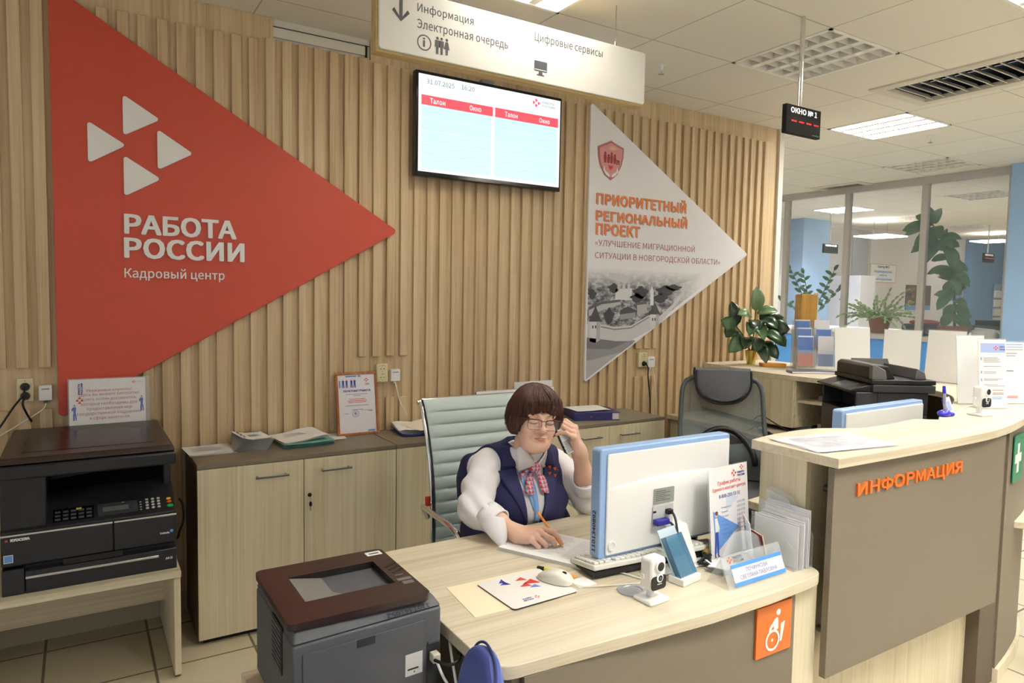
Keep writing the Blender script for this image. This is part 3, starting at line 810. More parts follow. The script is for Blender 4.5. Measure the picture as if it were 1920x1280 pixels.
plug(-.207, 1.123, [(0, -.028, 0), (-.008, -.04, -.03), (.003, -.03, -.07), (.02, .0, -.115)], 'round black plug in the lower hole of the copier corner socket')
plug(-.207, 1.163, [(0, -.028, 0), (-.005, -.055, -.03), (-.04, -.05, -.08), (-.10, -.045, -.18), (-.16, -.04, -.26)], 'flat black plug in the upper hole of the copier corner socket')
plug(3.424, 1.133, [(0, -.028, 0), (.01, -.04, -.03), (.02, -.03, -.09), (.045, -.03, -.25), (.055, -.03, -.40)], 'black plug in the socket below the white triangular board')

# ------------------------------------------------------------------ the row of three cabinets
HAND = mat('satin_handle', (150,150,152), .3, .8)
def cabinet(x0, label):
    t = thing('cabinet', label, 'cabinet', (x0+.4705, 3.51, 0), 0, 'low two-door cabinets along the slatted wall')
    w = .469
    MB().box(-w, w, -.200, .186, .022, .806).build('carcass', TAUPEDK, t, bevel=.001)
    MB().box(-w, w, -.217, .186, .806, .826).build('top_panel', TAUPE, t, bevel=.0015)
    MB().box(-w+.02, w-.02, -.19, .18, 0, .022).build('plinth', BLACK, t)
    for s in (-1, 1):
        xa, xb = (-w, -.002) if s < 0 else (.002, w)
        d = MB().box(xa, xb, -.218, -.200, .026, .8035).build('door', ASHV, t, bevel=.0012)
        xm = -.152 if s < 0 else .152
        h = MB().box(xm-.075, xm+.075, -.252, -.244, .741, .750)
        for q in (-.064, .064): h.box(xm+q-.004, xm+q+.004, -.246, -.218, .742, .749)
        h.build('handle', HAND, d, bevel=.0015)
        if s > 0: MB().lathe([(.0095, 0), (.0095, .004), (.006, .005), (.006, .006)], (.026, -.218, .628), None, 18, -Y_).box(.0255, .0265, -.2246, -.224, .624, .632).build('lock', BLACK, d)
    return t
cb1 = cabinet(.428, 'low ash cabinet nearest the copier, with a key hanging in its lock')
tk = thing('key', 'small key with black head hanging from the cabinet lock', 'key', (.927, 3.286, .62))
MB().prism(ngon(0, -.035, .007, .013, 14), (0, -.001, 0), X_, Z_, -Y_, .003).build('key_head', BLACK, tk, bevel=.001)
MB().box(-.0015, .0015, -.003, -.0015, -.068, -.046).box(0, .003, -.003, -.0015, -.066, -.062).tube([(0, -.003, 0), (0, -.006, -.012), (0, -.003, -.024)], .0012, None, 6).build('key_blade', STEEL, tk)
cabinet(1.371, 'low ash cabinet half hidden by the pale green chair')
cabinet(2.312, 'low ash cabinet carrying the blue binder, next to the grey mesh chair')

# ------------------------------------------------------------------ things on the cabinets
CT = .826
def sheet(b, cx, cy, w, d, z, a, curl=0., m=None, nx=6, ny=6, th=.0006, cfn=None):
    """one paper sheet with a gentle curl"""
    ca, sa = math.cos(a), math.sin(a); rows = []
    for i in range(nx+1):
        r = []
        for j in range(ny+1):
            u = (i/nx-.5)*w; v = (j/ny-.5)*d
            zz = z + curl*((2*u/w)**2*.5) + (cfn(u/w, v/d) if cfn else 0)
            r.append((cx+u*ca-v*sa, cy+u*sa+v*ca, zz))
        rows.append(r)
    n0 = len(b.v)
    b.grid(rows, m)
    b.grid([[(p[0], p[1], p[2]-th) for p in r] for r in rows], m)
    return b
def textlines(b, cx, cy, z, a, w, n, gap, m, jag=.3, seed=0):
    rnd = random.Random(seed); U = Vector((math.cos(a), math.sin(a), 0)); V = Vector((-math.sin(a), math.cos(a), 0))
    for k in range(n):
        ww = w*(1-jag*rnd.random())
        b.prism([(-w/2, -k*gap), (-w/2+ww, -k*gap), (-w/2+ww, -k*gap+gap*.4), (-w/2, -k*gap+gap*.4)], (cx, cy, z), U, V, Z_, .0002, m)
t = thing('paper_stack', 'loose printed white sheets overhanging the cabinet corner beside the copier', 'papers', (.53, 3.575, CT))
b = MB()
for k in range(5): sheet(b, -.002*k, .004*k, .212, .200, .001+.0012*k, .02*k-.02, .002)
b.build('sheets', WHITEP, t, smooth=False)
b = MB(); textlines(b, -.01, .06, .0070, .02, .15, 6, .016, mat('faint_print', (206,206,212), .8)); b.build('print', GREYP, t, smooth=False)
t = thing('booklet_pile', 'fanned pile of white booklets with curled black and white covers', 'booklets', (.715, 3.575, CT))
b = MB()
for k in range(16): sheet(b, -.012+.0012*k, .0, .150, .205, .002+.0032*k, -.12+.014*k+.02*math.sin(k*3), 0, None, 8, 4, .0015, lambda u, v, k=k: .016*max(0, -u*2-.1)**1.5*(k/16+.2))
b.build('booklet', WHITEP, t)
b = MB(); zf = lambda u: .0545+.03*max(0, -u*2-.1)**1.5*1.2
U = Vector((math.cos(.10), math.sin(.10), 0)); V = Vector((-U.y, U.x, 0))
sheet(b, .0, 0, .150, .205, .0560, .10, 0, WHITEP, 8, 4, .0015, lambda u, v: .016*max(0, -u*2-.1)**1.5*1.2)
zc = lambda u: .0568+.016*max(0, -u*2-.1)**1.5*1.2
for v0, v1 in ((-.098, -.090), (.088, .096)): b.prism([(-.01, v0), (.07, v0), (.07, v1), (-.01, v1)], (0, 0, .0566), U, V, Z_, .0003, BLACK)
for k in range(7): b.prism([(-.02+.004*(k % 2), -.02+.007*k), (.02+.008*((k*3) % 4), -.02+.007*k), (.02+.008*((k*3) % 4), -.016+.007*k), (-.02, -.016+.007*k)], (0, 0, .0566), U, V, Z_, .0003, GREYP)
for k in range(9): b.prism(ngon(-.052+.003*(k % 3), -.07+.018*k, .007, .006, 5, k), (0, 0, zc(-.35)+.0012), U, V, Z_, .0003, BLACK)
b.build('cover_print', BLACK, t, smooth=False)
t = thing('folder_stack', 'teal cardboard folders topped by loose white sheets on the cabinet', 'folders', (.965, 3.56, CT))
TEAL = mat('teal_card', (128,190,178), .6)
b = MB()
for k in range(4): sheet(b, .002*k, 0, .25, .235, .003+.006*k, .05*(k % 2)+.02, .003, None, 6, 6, .002)
b.build('folder', TEAL, t, smooth=False)
b = MB()
for k in range(4): sheet(b, -.012, .02, .235, .215, .027+.003*k, .10+.015*k, .0, None, 8, 8, .0008, lambda u, v: .012*max(0, v+.1)+.010*math.sin(4*u))
b.build('sheets', WHITEP, t)
b = MB(); textlines(b, -.02, .05, .0425, .12, .14, 3, .016, GREYP, .3, 3); b.build('print', GREYP, t, smooth=False)
t = thing('paper_sheet', 'single flat white sheet on the cabinet between teal folders and certificate', 'paper', (1.15, 3.63, CT))
sheet(MB(), 0, 0, .11, .15, .002, -.1).build('sheet', WHITEP, t)
tag(MB().tube(smoothpath([(1.00, 3.69, CT+.004), (1.06, 3.67, CT+.012), (1.12, 3.69, CT+.005), (1.19, 3.695, CT+.004)]), .003, None, 6).build('white_cable', WHITE), 'short white cable lying on the cabinet against the slats', 'cable')

t = thing('framed_certificate', 'honorary certificate in a thin brown wooden frame leaning on the slats', 'certificate', (1.288, 3.62, CT))
LEAN = Matrix.Rotation(math.radians(-9), 4, 'X'); L3 = LEAN.to_3x3()
b = MB(); fw, fh = .118, .345
for x0, x1, z0, z1 in ((-fw, fw, 0, .014), (-fw, fw, fh-.014, fh), (-fw, -fw+.014, .014, fh-.014), (fw-.014, fw, .014, fh-.014)): b.box(x0, x1, 0, .014, z0, z1, None, LEAN)
b.build('frame', wood('frame_brown', (182,116,62), (140,80,38), 'Z', 120, .4), t, bevel=.003)
MB().box(-fw+.012, fw-.012, .006, .010, .012, fh-.012, None, LEAN).build('certificate_sheet', mat('certificate_paper', (236,234,242), .25), t, smooth=False)
b = MB(); U, V, N = X_, L3 @ Z_, L3 @ -Y_; O = L3 @ Vector((0, .0058, 0))
b.text('ПОЧЕТНАЯ ГРАМОТА', O+U*-.075+V*.236, U, V, .155, .012, 0, NAVYT, .02, N)
R = lambda x0, x1, z0, z1, m: b.prism([(x0, z0), (x1, z0), (x1, z1), (x0, z1)], O, U, V, N, .0003, m)
R(-.06, .0, .318, .326, BLUEL); R(-.098, -.09, .262, .30, BLUEL); R(.055, .095, .016, .026, BLUEL)
b.prism([(.005, .318), (.03, .318), (.018, .33)], O, U, V, N, .0003, BLUEL)
for x in (-.075, -.055, -.028, -.010):
    b.prism([(x-.006, .30), (x+.006, .30), (x+.005, .283), (x+.006, .26), (x+.001, .26), (x, .28), (x-.003, .26), (x-.007, .26), (x-.005, .283)], O, U, V, N, .0004, BLUEP)
    b.prism(ngon(x, .306, .004, .005, 10), O, U, V, N, .0004, mat('print_skin', (236,190,160), .6))
quad_logo(b, O+U*.058+V*.300, U, V, .0095, REDP, N)
R(.05, .074, .272, .276, GREYP); R(.05, .074, .278, .282, GREYP)
for z, w, m in ((.222, .06, GREYP), (.214, .02, GREYP), (.196, .045, REDP), (.186, .055, REDP), (.178, .05, REDP), (.160, .065, GREYP), (.138, .03, GREYP)): R(-w, w, z, z+.003, m)
rg = mat('stamp_blue', (130,140,200), .6)
for rr in (.020, .015):
    ring = ngon(-.012, .118, rr, rr, 24)
    for i in range(24):
        a_, c_ = ring[i], ring[(i+1) % 24]; q = lambda p: (-.012+(p[0]+.012)*.9, .118+(p[1]-.118)*.9)
        b.prism([a_, c_, q(c_), q(a_)], O, U, V, N, .0003, rg)
b.prism(ngon(-.012, .118, .008, .009, 6), O, U, V, N, .0003, rg); R(-.075, -.05, .118, .121, rg); R(.02, .085, .134, .136, GREYP); R(.06, .085, .128, .131, NAVYT)
b.build('print', NAVYT, t, smooth=False)

t = thing('document_folder', 'blue folder under ruffled loose papers behind the pale green chair', 'folder', (1.605, 3.555, CT))
b = MB(); sheet(b, 0, -.01, .24, .22, .006, -.12, .004, None, 6, 6, .004); b.build('folder_cover', mat('folder_blue', (62,72,170), .35), t)
b = MB()
for k in range(5): sheet(b, .01-.004*k, .02-.003*k, .235, .215, .012+.0045*k, -.05-.03*k, 0, None, 8, 8, .0008, lambda u, v, k=k: .018*max(0, v+.1)+.006*math.sin(7*u+k))
b.build('sheets', WHITEP, t)
b = MB(); sheet(b, .03, -.01, .19, .20, .037, .2, 0, None, 8, 8, .0008, lambda u, v: .016*max(0, v+.1)+.005*math.sin(5*u)); b.build('cream_sheet', mat('paper_yellowish', (236,226,206), .8), t)
# things behind the chair and the woman
t = thing('desk_calendar', 'long spiral-bound desk calendar standing behind the green chair', 'calendar', (2.26, 3.56, CT))
for s, m in ((1, WHITEP), (-1, mat('calendar_back', (70,80,180), .5))):
    MB().add([(-.28, -.052*s, 0), (.28, -.052*s, 0), (.28, -.004*s, .205), (-.28, -.004*s, .205)], [(0, 1, 2, 3)]).build('calendar_leaf', m, t, solid=.002, smooth=False)
b = MB(); b.box(-.284, -.268, -.05, .05, .0, .01)
MB().add([(-.281, -.05, 0), (-.281, .05, 0), (-.281, 0, .205)], [(0, 1, 2)]).build('side_panel', mat('calendar_side', (72,80,190), .4), t, solid=.003, smooth=False)
b = MB()
for k in range(50): b.lathe([(.004, -.0006), (.006, -.0006), (.006, .0006), (.004, .0006)], (-.265+k*.0108, 0, .205), None, 8, X_)
b.build('wire_binding', WHITE, t)
b = MB(); V = Vector((0, .048, .205)).normalized(); N = X_.cross(V); O = Vector((0, -.0535, 0))
for k in range(1): b.prism([(-.25, .165), (.25, .165), (.25, .168), (-.25, .168)], O, X_, V, N, .0003, GREYP)
b.text('АВГУСТ 2025', O+X_*-.05+V*.178, X_, V, .1, .010, 0, GREYP, .01, N)
for r in range(5):
    for c in range(28): b.prism(ngon(-.25+c*.0185, .145-.025*r, .004, .0045, 4), O, X_, V, N, .0003, BLUEL if c % 7 > 4 else GREYP)
b.build('print', GREYP, t, smooth=False)
t = thing('paper_card', 'blank whitish sheet propped against the slats above the calendar', 'paper', (2.47, 3.655, CT))
MB().box(-.145, .15, 0, .002, 0, .232, None, Matrix.Rotation(math.radians(-8), 4, 'X')).build('sheet', mat('paper_grey_white', (228,228,228), .6), t)
t = thing('ring_binder', 'dark blue lever-arch binder with white papers on top, lying on the cabinet', 'binder', (2.80, 3.50, CT), -.35)
NAVB = mat('binder_blue', (48,50,104), .4)
b = MB().box(-.15, .15, -.125, .125, 0, .004).box(-.15, .15, -.125, .125, .046, .050).box(-.15, -.146, -.125, .125, .004, .046)
b.build('cover', NAVB, t, bevel=.001)
MB().box(-.15, .1, -.1255, -.1245, .004, .046).build('spine', NAVB, t)
b = MB()
for k in range(10): b.box(-.13, .145-.001*(k % 3), -.122, .12, .006+.004*k, .0092+.004*k)
b.build('pages', WHITEP, t)
MB().lathe([(.008, 0), (.008, .001), (.0055, .001), (.0055, 0)], (-.04, -.126, .026), None, 16, -Y_).build('finger_ring', CHROME, t)
b = MB(); sheet(b, -.02, .02, .24, .19, .054, .15, 0, None, 6, 6, .001, lambda u, v: .004*math.sin(5*u)); sheet(b, -.03, .01, .24, .19, .057, .25); b.build('loose_sheets', WHITEP, t)
t = thing('paper_slip', 'small white paper slip on the cabinet just behind the telephone hand', 'paper', (2.52, 3.42, CT))
sheet(MB(), 0, 0, .10, .07, .002, -.3).build('slip', WHITEP, t)
# ------------------------------------------------------------------ reception desk
DZ = .75
t = thing('reception_desk', 'ash-topped reception desk with taupe front where the woman writes', 'desk', (0, 0, 0))
outl = [(.785, 1.36)] + [(.785+.06*(1-math.cos(a)), 1.36-.06*math.sin(a)) for a in [PI/8*i for i in range(1, 5)]]
outl += [(1.10, 1.285), (1.45, 1.262), (1.70, 1.262), (1.88, 1.272)]
outl += [(1.925+.055*math.sin(a), 1.332-.055*math.cos(a)) for a in [PI/10*i for i in range(0, 6)]]
outl += [(1.985, 1.366), (1.985, 2.115), (.785, 2.115)]
MB().prism(outl, (0, 0, .717), X_, Y_, Z_, .033).build('desktop', ASHH, t, bevel=.002)
MB().box(.86, 1.855, 1.295, 1.312, .02, .717).build('front_panel', TAUPE, t, bevel=.001)
MB().box(1.855, 1.985, 1.31, 1.33, .0, .717).build('corner_panel', ASHV, t, bevel=.001)
MB().box(.835, .86, 1.312, 2.08, 0, .717).build('side_panel', TAUPE, t, bevel=.001)
MB().box(.80, .835, 1.50, 1.52, .69, .717).box(.80, .835, 1.70, 1.72, .69, .717).build('bracket', STEEL, t)
def wheel_sign(x0, x1, z0, z1, y):
    t = thing('accessibility_sign', 'square orange sign with a white wheelchair figure on the desk front', 'sign', ((x0+x1)/2, y, (z0+z1)/2))
    w, h = (x1-x0)/2, (z1-z0)/2
    MB().box(-w, w, -.008, 0, -h, h).build('plate', ORANGE, t, bevel=.0015)
    b = MB(); P = lambda pts, o=0.: b.prism([(p[0]*w, p[1]*h) for p in pts], (0, -.0082-o, 0), X_, Z_, -Y_, .0006, WHITE)
    P(ngon(.20, .63, .12, .125, 20))
    P([(.16, .44), (.02, .40), (-.28, .10), (-.32, -.12), (-.20, -.12), (-.16, .05), (-.05, .13), (-.02, -.10), (.22, -.02), (.20, .30)])
    o1, o2 = ngon(-.10, -.42, .40, .42, 36), ngon(-.10, -.42, .31, .325, 36)
    for i in range(36): P([o1[i], o1[(i+1) % 36], o2[(i+1) % 36], o2[i]], .0008)
    P(ngon(-.10, -.42, .055, .06, 14)); P([(.36, .14), (.60, .20), (.44, -.56), (.34, -.58)])
    b.build('wheelchair_figure', WHITE, t, smooth=False)
wheel_sign(1.668, 1.829, .542, .697, 1.295)

# ------------------------------------------------------------------ laser printer on its stand
t = thing('printer_stand', 'low ash stand under the dark laser printer', 'stand', (.565, 1.69, 0))
MB().box(-.215, .20, -.23, .21, .555, .58).build('tabletop', ASHH, t, bevel=.002)
for x in (-.20, .16): MB().box(x, x+.025, -.20, .20, 0, .555).build('leg_panel', ASHV, t)
PRB = mat('printer_charcoal', (84,86,91), .5, bump=.12, scale=1500); PRL = mat('printer_lid_brown', (50,36,34), .28); PRT = mat('printer_tray_grey', (122,122,120), .4)
t = thing('laser_printer', 'dark grey laser printer with brown lid beside the desk end', 'printer', (.565, 1.69, .58))
b = MB()
pr = [(-.180, -.185), (.195, -.16), (.195, .185), (-.180, .185)]
b.prism(pr, (0, 0, .012), X_, Y_, Z_, .226)
b.build('body', PRB, t, bevel=.006)
b = MB()
b.add([(-.180, -.185, .240), (.195, -.16, .240), (.195, .185, .240), (-.180, .185, .240), (-.168, -.155, .262), (.182, -.135, .262), (.182, .18, .262), (-.168, .18, .262)],
      [(3, 2, 1, 0), (0, 1, 5, 4), (1, 2, 6, 5), (2, 3, 7, 6), (3, 0, 4, 7), (4, 5, 6, 7)])
b.build('shoulder', PRB, t, bevel=.004)
# lid: a frame round the sunken delivery tray
b = MB()
xo, xi = (-.184, .166), (-.118, .112)
ol = rrect(-.184, .166, -.165, .186, .018)
b2 = MB()
zl0, zl1 = .264, .280
ring_o = ol; tray = [(.112, .100), (-.118, .100), (-.118, -.062), (.112, -.062)]
n = len(ol)
# top face as a fan of strips between the outer outline and the tray opening
def nearest_tray(p):
    x = min(max(p[0], -.118), .112); y = min(max(p[1], -.062), .100)
    cx = -.118 if p[0] < -.003 else .112; cy = -.062 if p[1] < .02 else .100
    return (cx, cy)
top = [(p[0], p[1], zl1) for p in ol]; bot = [(p[0], p[1], zl0) for p in ol]
inn = [(*nearest_tray(p), zl1) for p in ol]
b.v = []; b.add(top+bot+inn, [])
for i in range(n):
    j = (i+1) % n
    b.add([top[i], top[j], bot[j], bot[i]], [(0, 1, 2, 3)])
    if inn[i] == inn[j]: b.add([top[i], top[j], inn[i]], [(0, 1, 2)])
    else: b.add([top[i], top[j], inn[j], inn[i]], [(0, 1, 2, 3)])
b.build('lid', PRL, t, smooth=False)
b = MB(); q = [(-.118, -.062), (.112, -.062), (.112, .100), (-.118, .100)]
zb = [.262, .262, .215, .240]
zb = [.2775, .252, .236, .2775]
b.add([(x, y, zl1) for x, y in q]+[(x, y, z) for (x, y), z in zip(q, zb)], [(0, 4, 5, 1), (1, 5, 6, 2), (2, 6, 7, 3), (3, 7, 4, 0)])
b.build('tray_wall', mat('printer_tray_dark', (30,28,28), .4), t, smooth=False)
MB().add([(x, y, z) for (x, y), z in zip(q, zb)], [(0, 1, 2, 3)]).build('delivery_tray', PRT, t, smooth=False)
b = MB(); zz = zl1+.0004
b.prism([(-.05, .112), (.046, .112), (.046, .172), (-.05, .172)], (0, 0, zl1), X_, Y_, Z_, .0008, mat('printer_flap', (42,31,30), .3))
b.build('stack_flap', PRL, t, bevel=.0005)
b = MB()
for r in range(3):
    for c in range(4): b.box(.124+c*.010+.002*r, .131+c*.010+.002*r, .040-.022*r+.005*c, .047-.022*r+.005*c, zl1, zl1+.001)
b.build('buttons', mat('printer_button', (26,24,26), .3), t)
b = MB().box(.122, .160, -.058, -.044, zl1, zl1+.0008); b.build('display', mat('printer_display', (118,112,112), .3), t)
b = MB()
for r in range(3): b.box(.128, .156, -.070-.006*r, -.068-.006*r, zl1, zl1+.0006)
b.box(.128, .150, -.022, -.020, zl1, zl1+.0006)
b.build('panel_print', GREYP, t)
b = MB().box(.112, .156, .140, .168, zl1, zl1+.0008); b.box(.120, .148, .150, .156, zl1+.0008, zl1+.001, BLACK)
b.build('white_sticker', WHITEP, t)
# rear of the machine faces the camera
Ub = Vector((.375, .025, 0)).normalized(); Nb = Vector((Ub.y, -Ub.x, 0)); Ob = Vector((-.180, -.185, 0))
RB = lambda b, u0, u1, z0, z1, m, d=.0015, o=0: b.prism([(u0, z0), (u1, z0), (u1, z1), (u0, z1)], Ob+Nb*o, Ub, Z_, Nb, d, m)
b = MB(); RB(b, .022, .328, .03, .215, None, .003); b.build('rear_door', PRB, t, bevel=.001)
b = MB(); RB(b, .150, .195, .195, .214, None, .0012, .0030); b.build('door_grip', mat('printer_recess', (44,45,48), .5), t)
b = MB(); RB(b, .275, .322, .085, .140, None, .0006, .003); RB(b, .281, .311, .099, .103, BLACK, .0003, .0036)
b.text('▲', Ob+Ub*.297+Z_*.091+Nb*.0037, Ub, Z_, .005, .005, 0, BLACK, 0, Nb); b.build('label', mat('label_grey', (206,206,206), .5), t, smooth=False)
b = MB(); RB(b, .03, .145, .03, .100, None, .0006, .003); b.build('black_label', BLACK, t)
b = MB(); RB(b, .078, .11, .055, .082, mat('warning_yellow', (236,214,40), .5), .0004, .0036); RB(b, .055, .076, .055, .085, mat('label_grey', (206,206,206), .5), .0004, .0036); b.build('warning_label', BLACK, t)
b = MB(); RB(b, .335, .372, .03, .150, None, .0008, 0); RB(b, .338, .370, .150, .156, PRB, .004, 0); b.build('port_panel', mat('printer_recess', (44,45,48), .5), t)
b = MB(); Us = Vector((-Ub.x, -Ub.y, 0))
b.text('1101341052', Ob+Ub*.345+Vector((0, .010, .2505)), Us, Vector((0, -.03, -.022)).normalized(), .115, .013, 0, mat('marker_ink', (32,36,60), .6), .01, Vector((0, -.6, .8)))
b.build('handwritten_number', mat('marker_ink', (32,36,60), .6), t, smooth=False)
b = MB().box(-.183, -.1795, -.095, .0, .13, .245)
b.build('side_grille', mat('printer_recess', (44,45,48), .5), t, bevel=.001)
b = MB()
for k in range(9): b.box(-.1845, -.183, -.09, -.005, .137+.012*k, .143+.012*k)
b.build('grille_bar', PRB, t)
tag(MB().tube(smoothpath([(.728, 1.50, .70), (.75, 1.46, .70), (.785, 1.47, .705), (.81, 1.53, .70), (.828, 1.58, .69)], 8), .004, None, 8).build('black_cable', BLACK), 'black cable running from the printer back to under the desk', 'cable')
tc = thing('network_cable', 'white network cable plugged into the laser printer back', 'cable', (.735, 1.515, .70))
MB().box(-.010, .010, -.016, .008, -.010, .012).build('connector', mat('connector_clear', (206,204,186), .3), tc, bevel=.002)
MB().tube(smoothpath([(0, -.014, -.006), (.01, -.03, -.04), (.03, -.04, -.08), (.05, -.04, -.14), (.06, -.04, -.25)], 8), .0035, None, 8).build('cord', WHITE, tc)
tag(MB().tube(smoothpath([(.828, 1.60, .70), (.80, 1.56, .710), (.776, 1.50, .695), (.772, 1.46, .62), (.78, 1.46, .50)], 8), .0035, None, 8).build('white_cable', WHITE), 'white cable looping out from under the desk end beside the printer', 'cable')

# blue visitor chair at the desk end
t = thing('visitor_chair', 'blue upholstered chair whose padded back rises at the desk corner', 'chair', (.468, 1.163, 0), math.radians(-27))
BLUC = mat('blue_leatherette', (78,98,178), .4, bump=.1, scale=500)
rows = []
for i, (zz, hw) in enumerate(((.47, .17), (.52, .185), (.60, .195), (.70, .196), (.77, .19), (.82, .175), (.85, .15), (.868, .11), (.876, .05))):
    r = []
    th = .030 if zz < .8 else .030*max(.25, (1-((zz-.8)/.08)**2)**.5)
    tilt = .16+(zz-.47)*.10
    for j in range(20):
        a = 2*PI*j/20
        yy = math.copysign(abs(math.cos(a))**.45, math.cos(a))*hw; xx = math.copysign(abs(math.sin(a))**.8, math.sin(a))*th
        r.append((xx+tilt-.05*(yy/.2)**2, yy, zz*1.032))
    rows.append(r)
b = MB().grid(rows, None, True); b.add(rows[0], [tuple(range(20))]); b.add(rows[-1], [tuple(range(20))])
b.build('backrest', BLUC, t, sub=1, ang=180)
pts = [((.16+(zz-.47)*.10)-.05*(yy/.2)**2+.033*s0, yy*1.004, zz*1.030) for zz, yy, s0 in ((.5, .185, .3), (.6, .199, .3), (.7, .2, .3), (.77, .194, .3), (.82, .18, .3), (.852, .153, .2), (.872, .11, .1), (.880, .05, 0), (.881, 0, 0), (.880, -.05, 0), (.872, -.11, .1), (.852, -.153, .2), (.82, -.18, .3), (.7, -.2, .3), (.5, -.185, .3))]
MB().tube(smoothpath(pts, 4), .003, None, 6).build('piping', mat('blue_piping', (44,56,116), .4), t)
MB().prism(rrect(-.25, .17, -.21, .21, .05), (0, 0, .42), X_, Y_, Z_, .055).build('seat', BLUC, t, bevel=.02, seg=3)
for sy in (-1, 1):
    MB().tube(smoothpath([(-.22, sy*.19, 0), (-.21, sy*.19, .2), (-.2, sy*.19, .41), (0, sy*.19, .412), (.15, sy*.17, .42), (.175, sy*.15, .55), (.185, sy*.15, .62)], 5), .011, None, 10).build('leg', CHROME, t)
    MB().tube([(.22, sy*.19, 0), (.13, sy*.19, .415)], .011, None, 10).build('leg', CHROME, t)

# ------------------------------------------------------------------ things lying on the desk
t = thing('paper_sheet', 'cream sheet of paper lying under the mouse pad', 'paper', (.99, 1.655, DZ))
MB().prism([(-.10, .105), (-.118, -.10), (.20, -.115), (.195, .10)], (0, 0, .0002), X_, Y_, Z_, .0012).build('sheet', PAPERC, t)
t = thing('mouse_pad', 'white mouse pad printed with red and blue triangles', 'mouse pad', (1.09, 1.632, DZ+.0016), math.radians(2))
MB().prism(rrect(-.112, .112, -.092, .105, .012), (0, 0, 0), X_, Y_, Z_, .003).build('base', BLACK, t)
MB().prism(rrect(-.112, .112, -.092, .105, .012), (0, 0, .003), X_, Y_, Z_, .0012).build('pad_surface', mat('pad_white', (236,234,230), .5), t)
b = MB(); T = lambda cx, cy, s, m: b.prism([(cx-s, cy-s*.9), (cx+s, cy-s*.9), (cx, cy+s*.9)], (0, 0, .0042), -X_, -Y_, Z_, .0003, m)
def T(cx, cy, s, m, f=1): b.prism([(cx-s, cy), (cx+s*.5, cy-s), (cx+s*.5, cy+s)], (0, 0, .0042), X_, Y_, Z_, .0003, m)
TRI = lambda pts, m: b.prism(pts, (0, 0, .0042), X_, Y_, Z_, .0003, m)
DR = mat('pad_red', (214,60,44), .5); DR2 = mat('pad_red_dark', (204,82,66), .5); DB = mat('pad_blue', (62,60,160), .5)
TRI([(-.035, .062), (-.034, .092), (-.056, .070)], DB)
def tr(x, y, s, m): TRI([(x-s*.75, y+s*.35), (x+s*.75, y+s*.05-s*.2), (x+s*.45, y+s*.95)], m)
for x, y, s, m in ((-.045, .050, .021, DB), (.013, .052, .024, DR2), (.028, .018, .034, DR), (.002, .010, .024, DR), (.022, -.008, .022, mat('pad_lightblue', (100,134,206), .5))): tr(x, y, s, m)
quad_logo(b, (-.012, -.062, .0047), -Y_, X_, .007, REDP, Z_)
b.text('РАБОТА', (-.028, -.052, .0045), -X_, -Y_, .03, .007, 0, NAVYT, .02, Z_)
b.text('РОССИИ', (-.028, -.062, .0045), -X_, -Y_, .032, .007, 0, NAVYT, .02, Z_)
b.build('print', DR, t, smooth=False)
# mouse
def mouse_at(x, y, z, rz):
    t = thing('computer_mouse', 'cream wired computer mouse on the mouse pad', 'mouse', (x, y, z), rz)
    rows = []
    for i in range(13):
        u = i/12; yy = -.056+.112*u
        w = .031*(math.sin(PI*min(1, .06+.94*u)*.97+.02)**.38) if 0 < i < 12 else .010
        h = (.034*math.sin(PI*(.10+.84*u))**.75) if 0 < i < 12 else .010
        r = []
        for j in range(13):
            a = PI*j/12
            r.append((-math.copysign(abs(math.cos(a))**.7, math.cos(a))*w, yy, .002+max(0, math.sin(a))**.6*h))
        rows.append(r)
    b = MB().grid(rows); b.add(rows[0], [tuple(range(13))]); b.add(rows[-1], [tuple(range(13))])
    b.add([r[0] for r in rows]+[r[-1] for r in rows][::-1], [tuple(range(26))])
    b.build('shell', mat('mouse_cream', (226,224,210), .3), t, ang=60, sub=1)
    MB().ell((0, -.028, .0315), .0035, .008, .004).build('scroll_wheel', BLACK, t)
    return t
mouse_at(1.188, 1.632, DZ+.006, math.radians(28))
tag(MB().tube(smoothpath([(1.215, 1.583, .762), (1.235, 1.562, .756), (1.29, 1.54, .754), (1.36, 1.515, .754), (1.42, 1.50, .753), (1.44, 1.55, .754)], 8), .0018, None, 6).build('mouse_cable', mat('cable_cream', (226,222,208), .5)), 'thin cream mouse cable running under the keyboard', 'cable')
t = thing('highlighter_pen', 'yellow highlighter pen with black cap lying behind the mouse', 'pen', (1.205, 1.735, DZ+.006), math.radians(-57))
MB().lathe([(.003, -.055), (.006, -.05), (.0062, -.012)], (0, 0, 0), None, 14, X_).build('barrel', mat('highlighter_yellow', (216,224,50), .4), t).rotation_euler = (0, 0, PI)
MB().lathe([(.0062, -.012), (.0062, .010), (.005, .012)], (0, 0, 0), None, 14, -X_).build('cap', mat('highlighter_cap', (44,46,34), .4), t)
t = thing('small_card', 'white card between mouse and keyboard', 'card', (1.262, 1.595, DZ)); MB().box(-.035, .03, -.03, .03, .0002, .0014).build('card', WHITEP, t)
t = thing('orange_eraser', 'tiny orange eraser lying in front of the keyboard edge', 'eraser', (1.252, 1.634, DZ+.0016), .4); MB().box(-.007, .007, -.010, .010, 0, .009).build('block', mat('eraser_orange', (236,160,50), .5), t, bevel=.003)
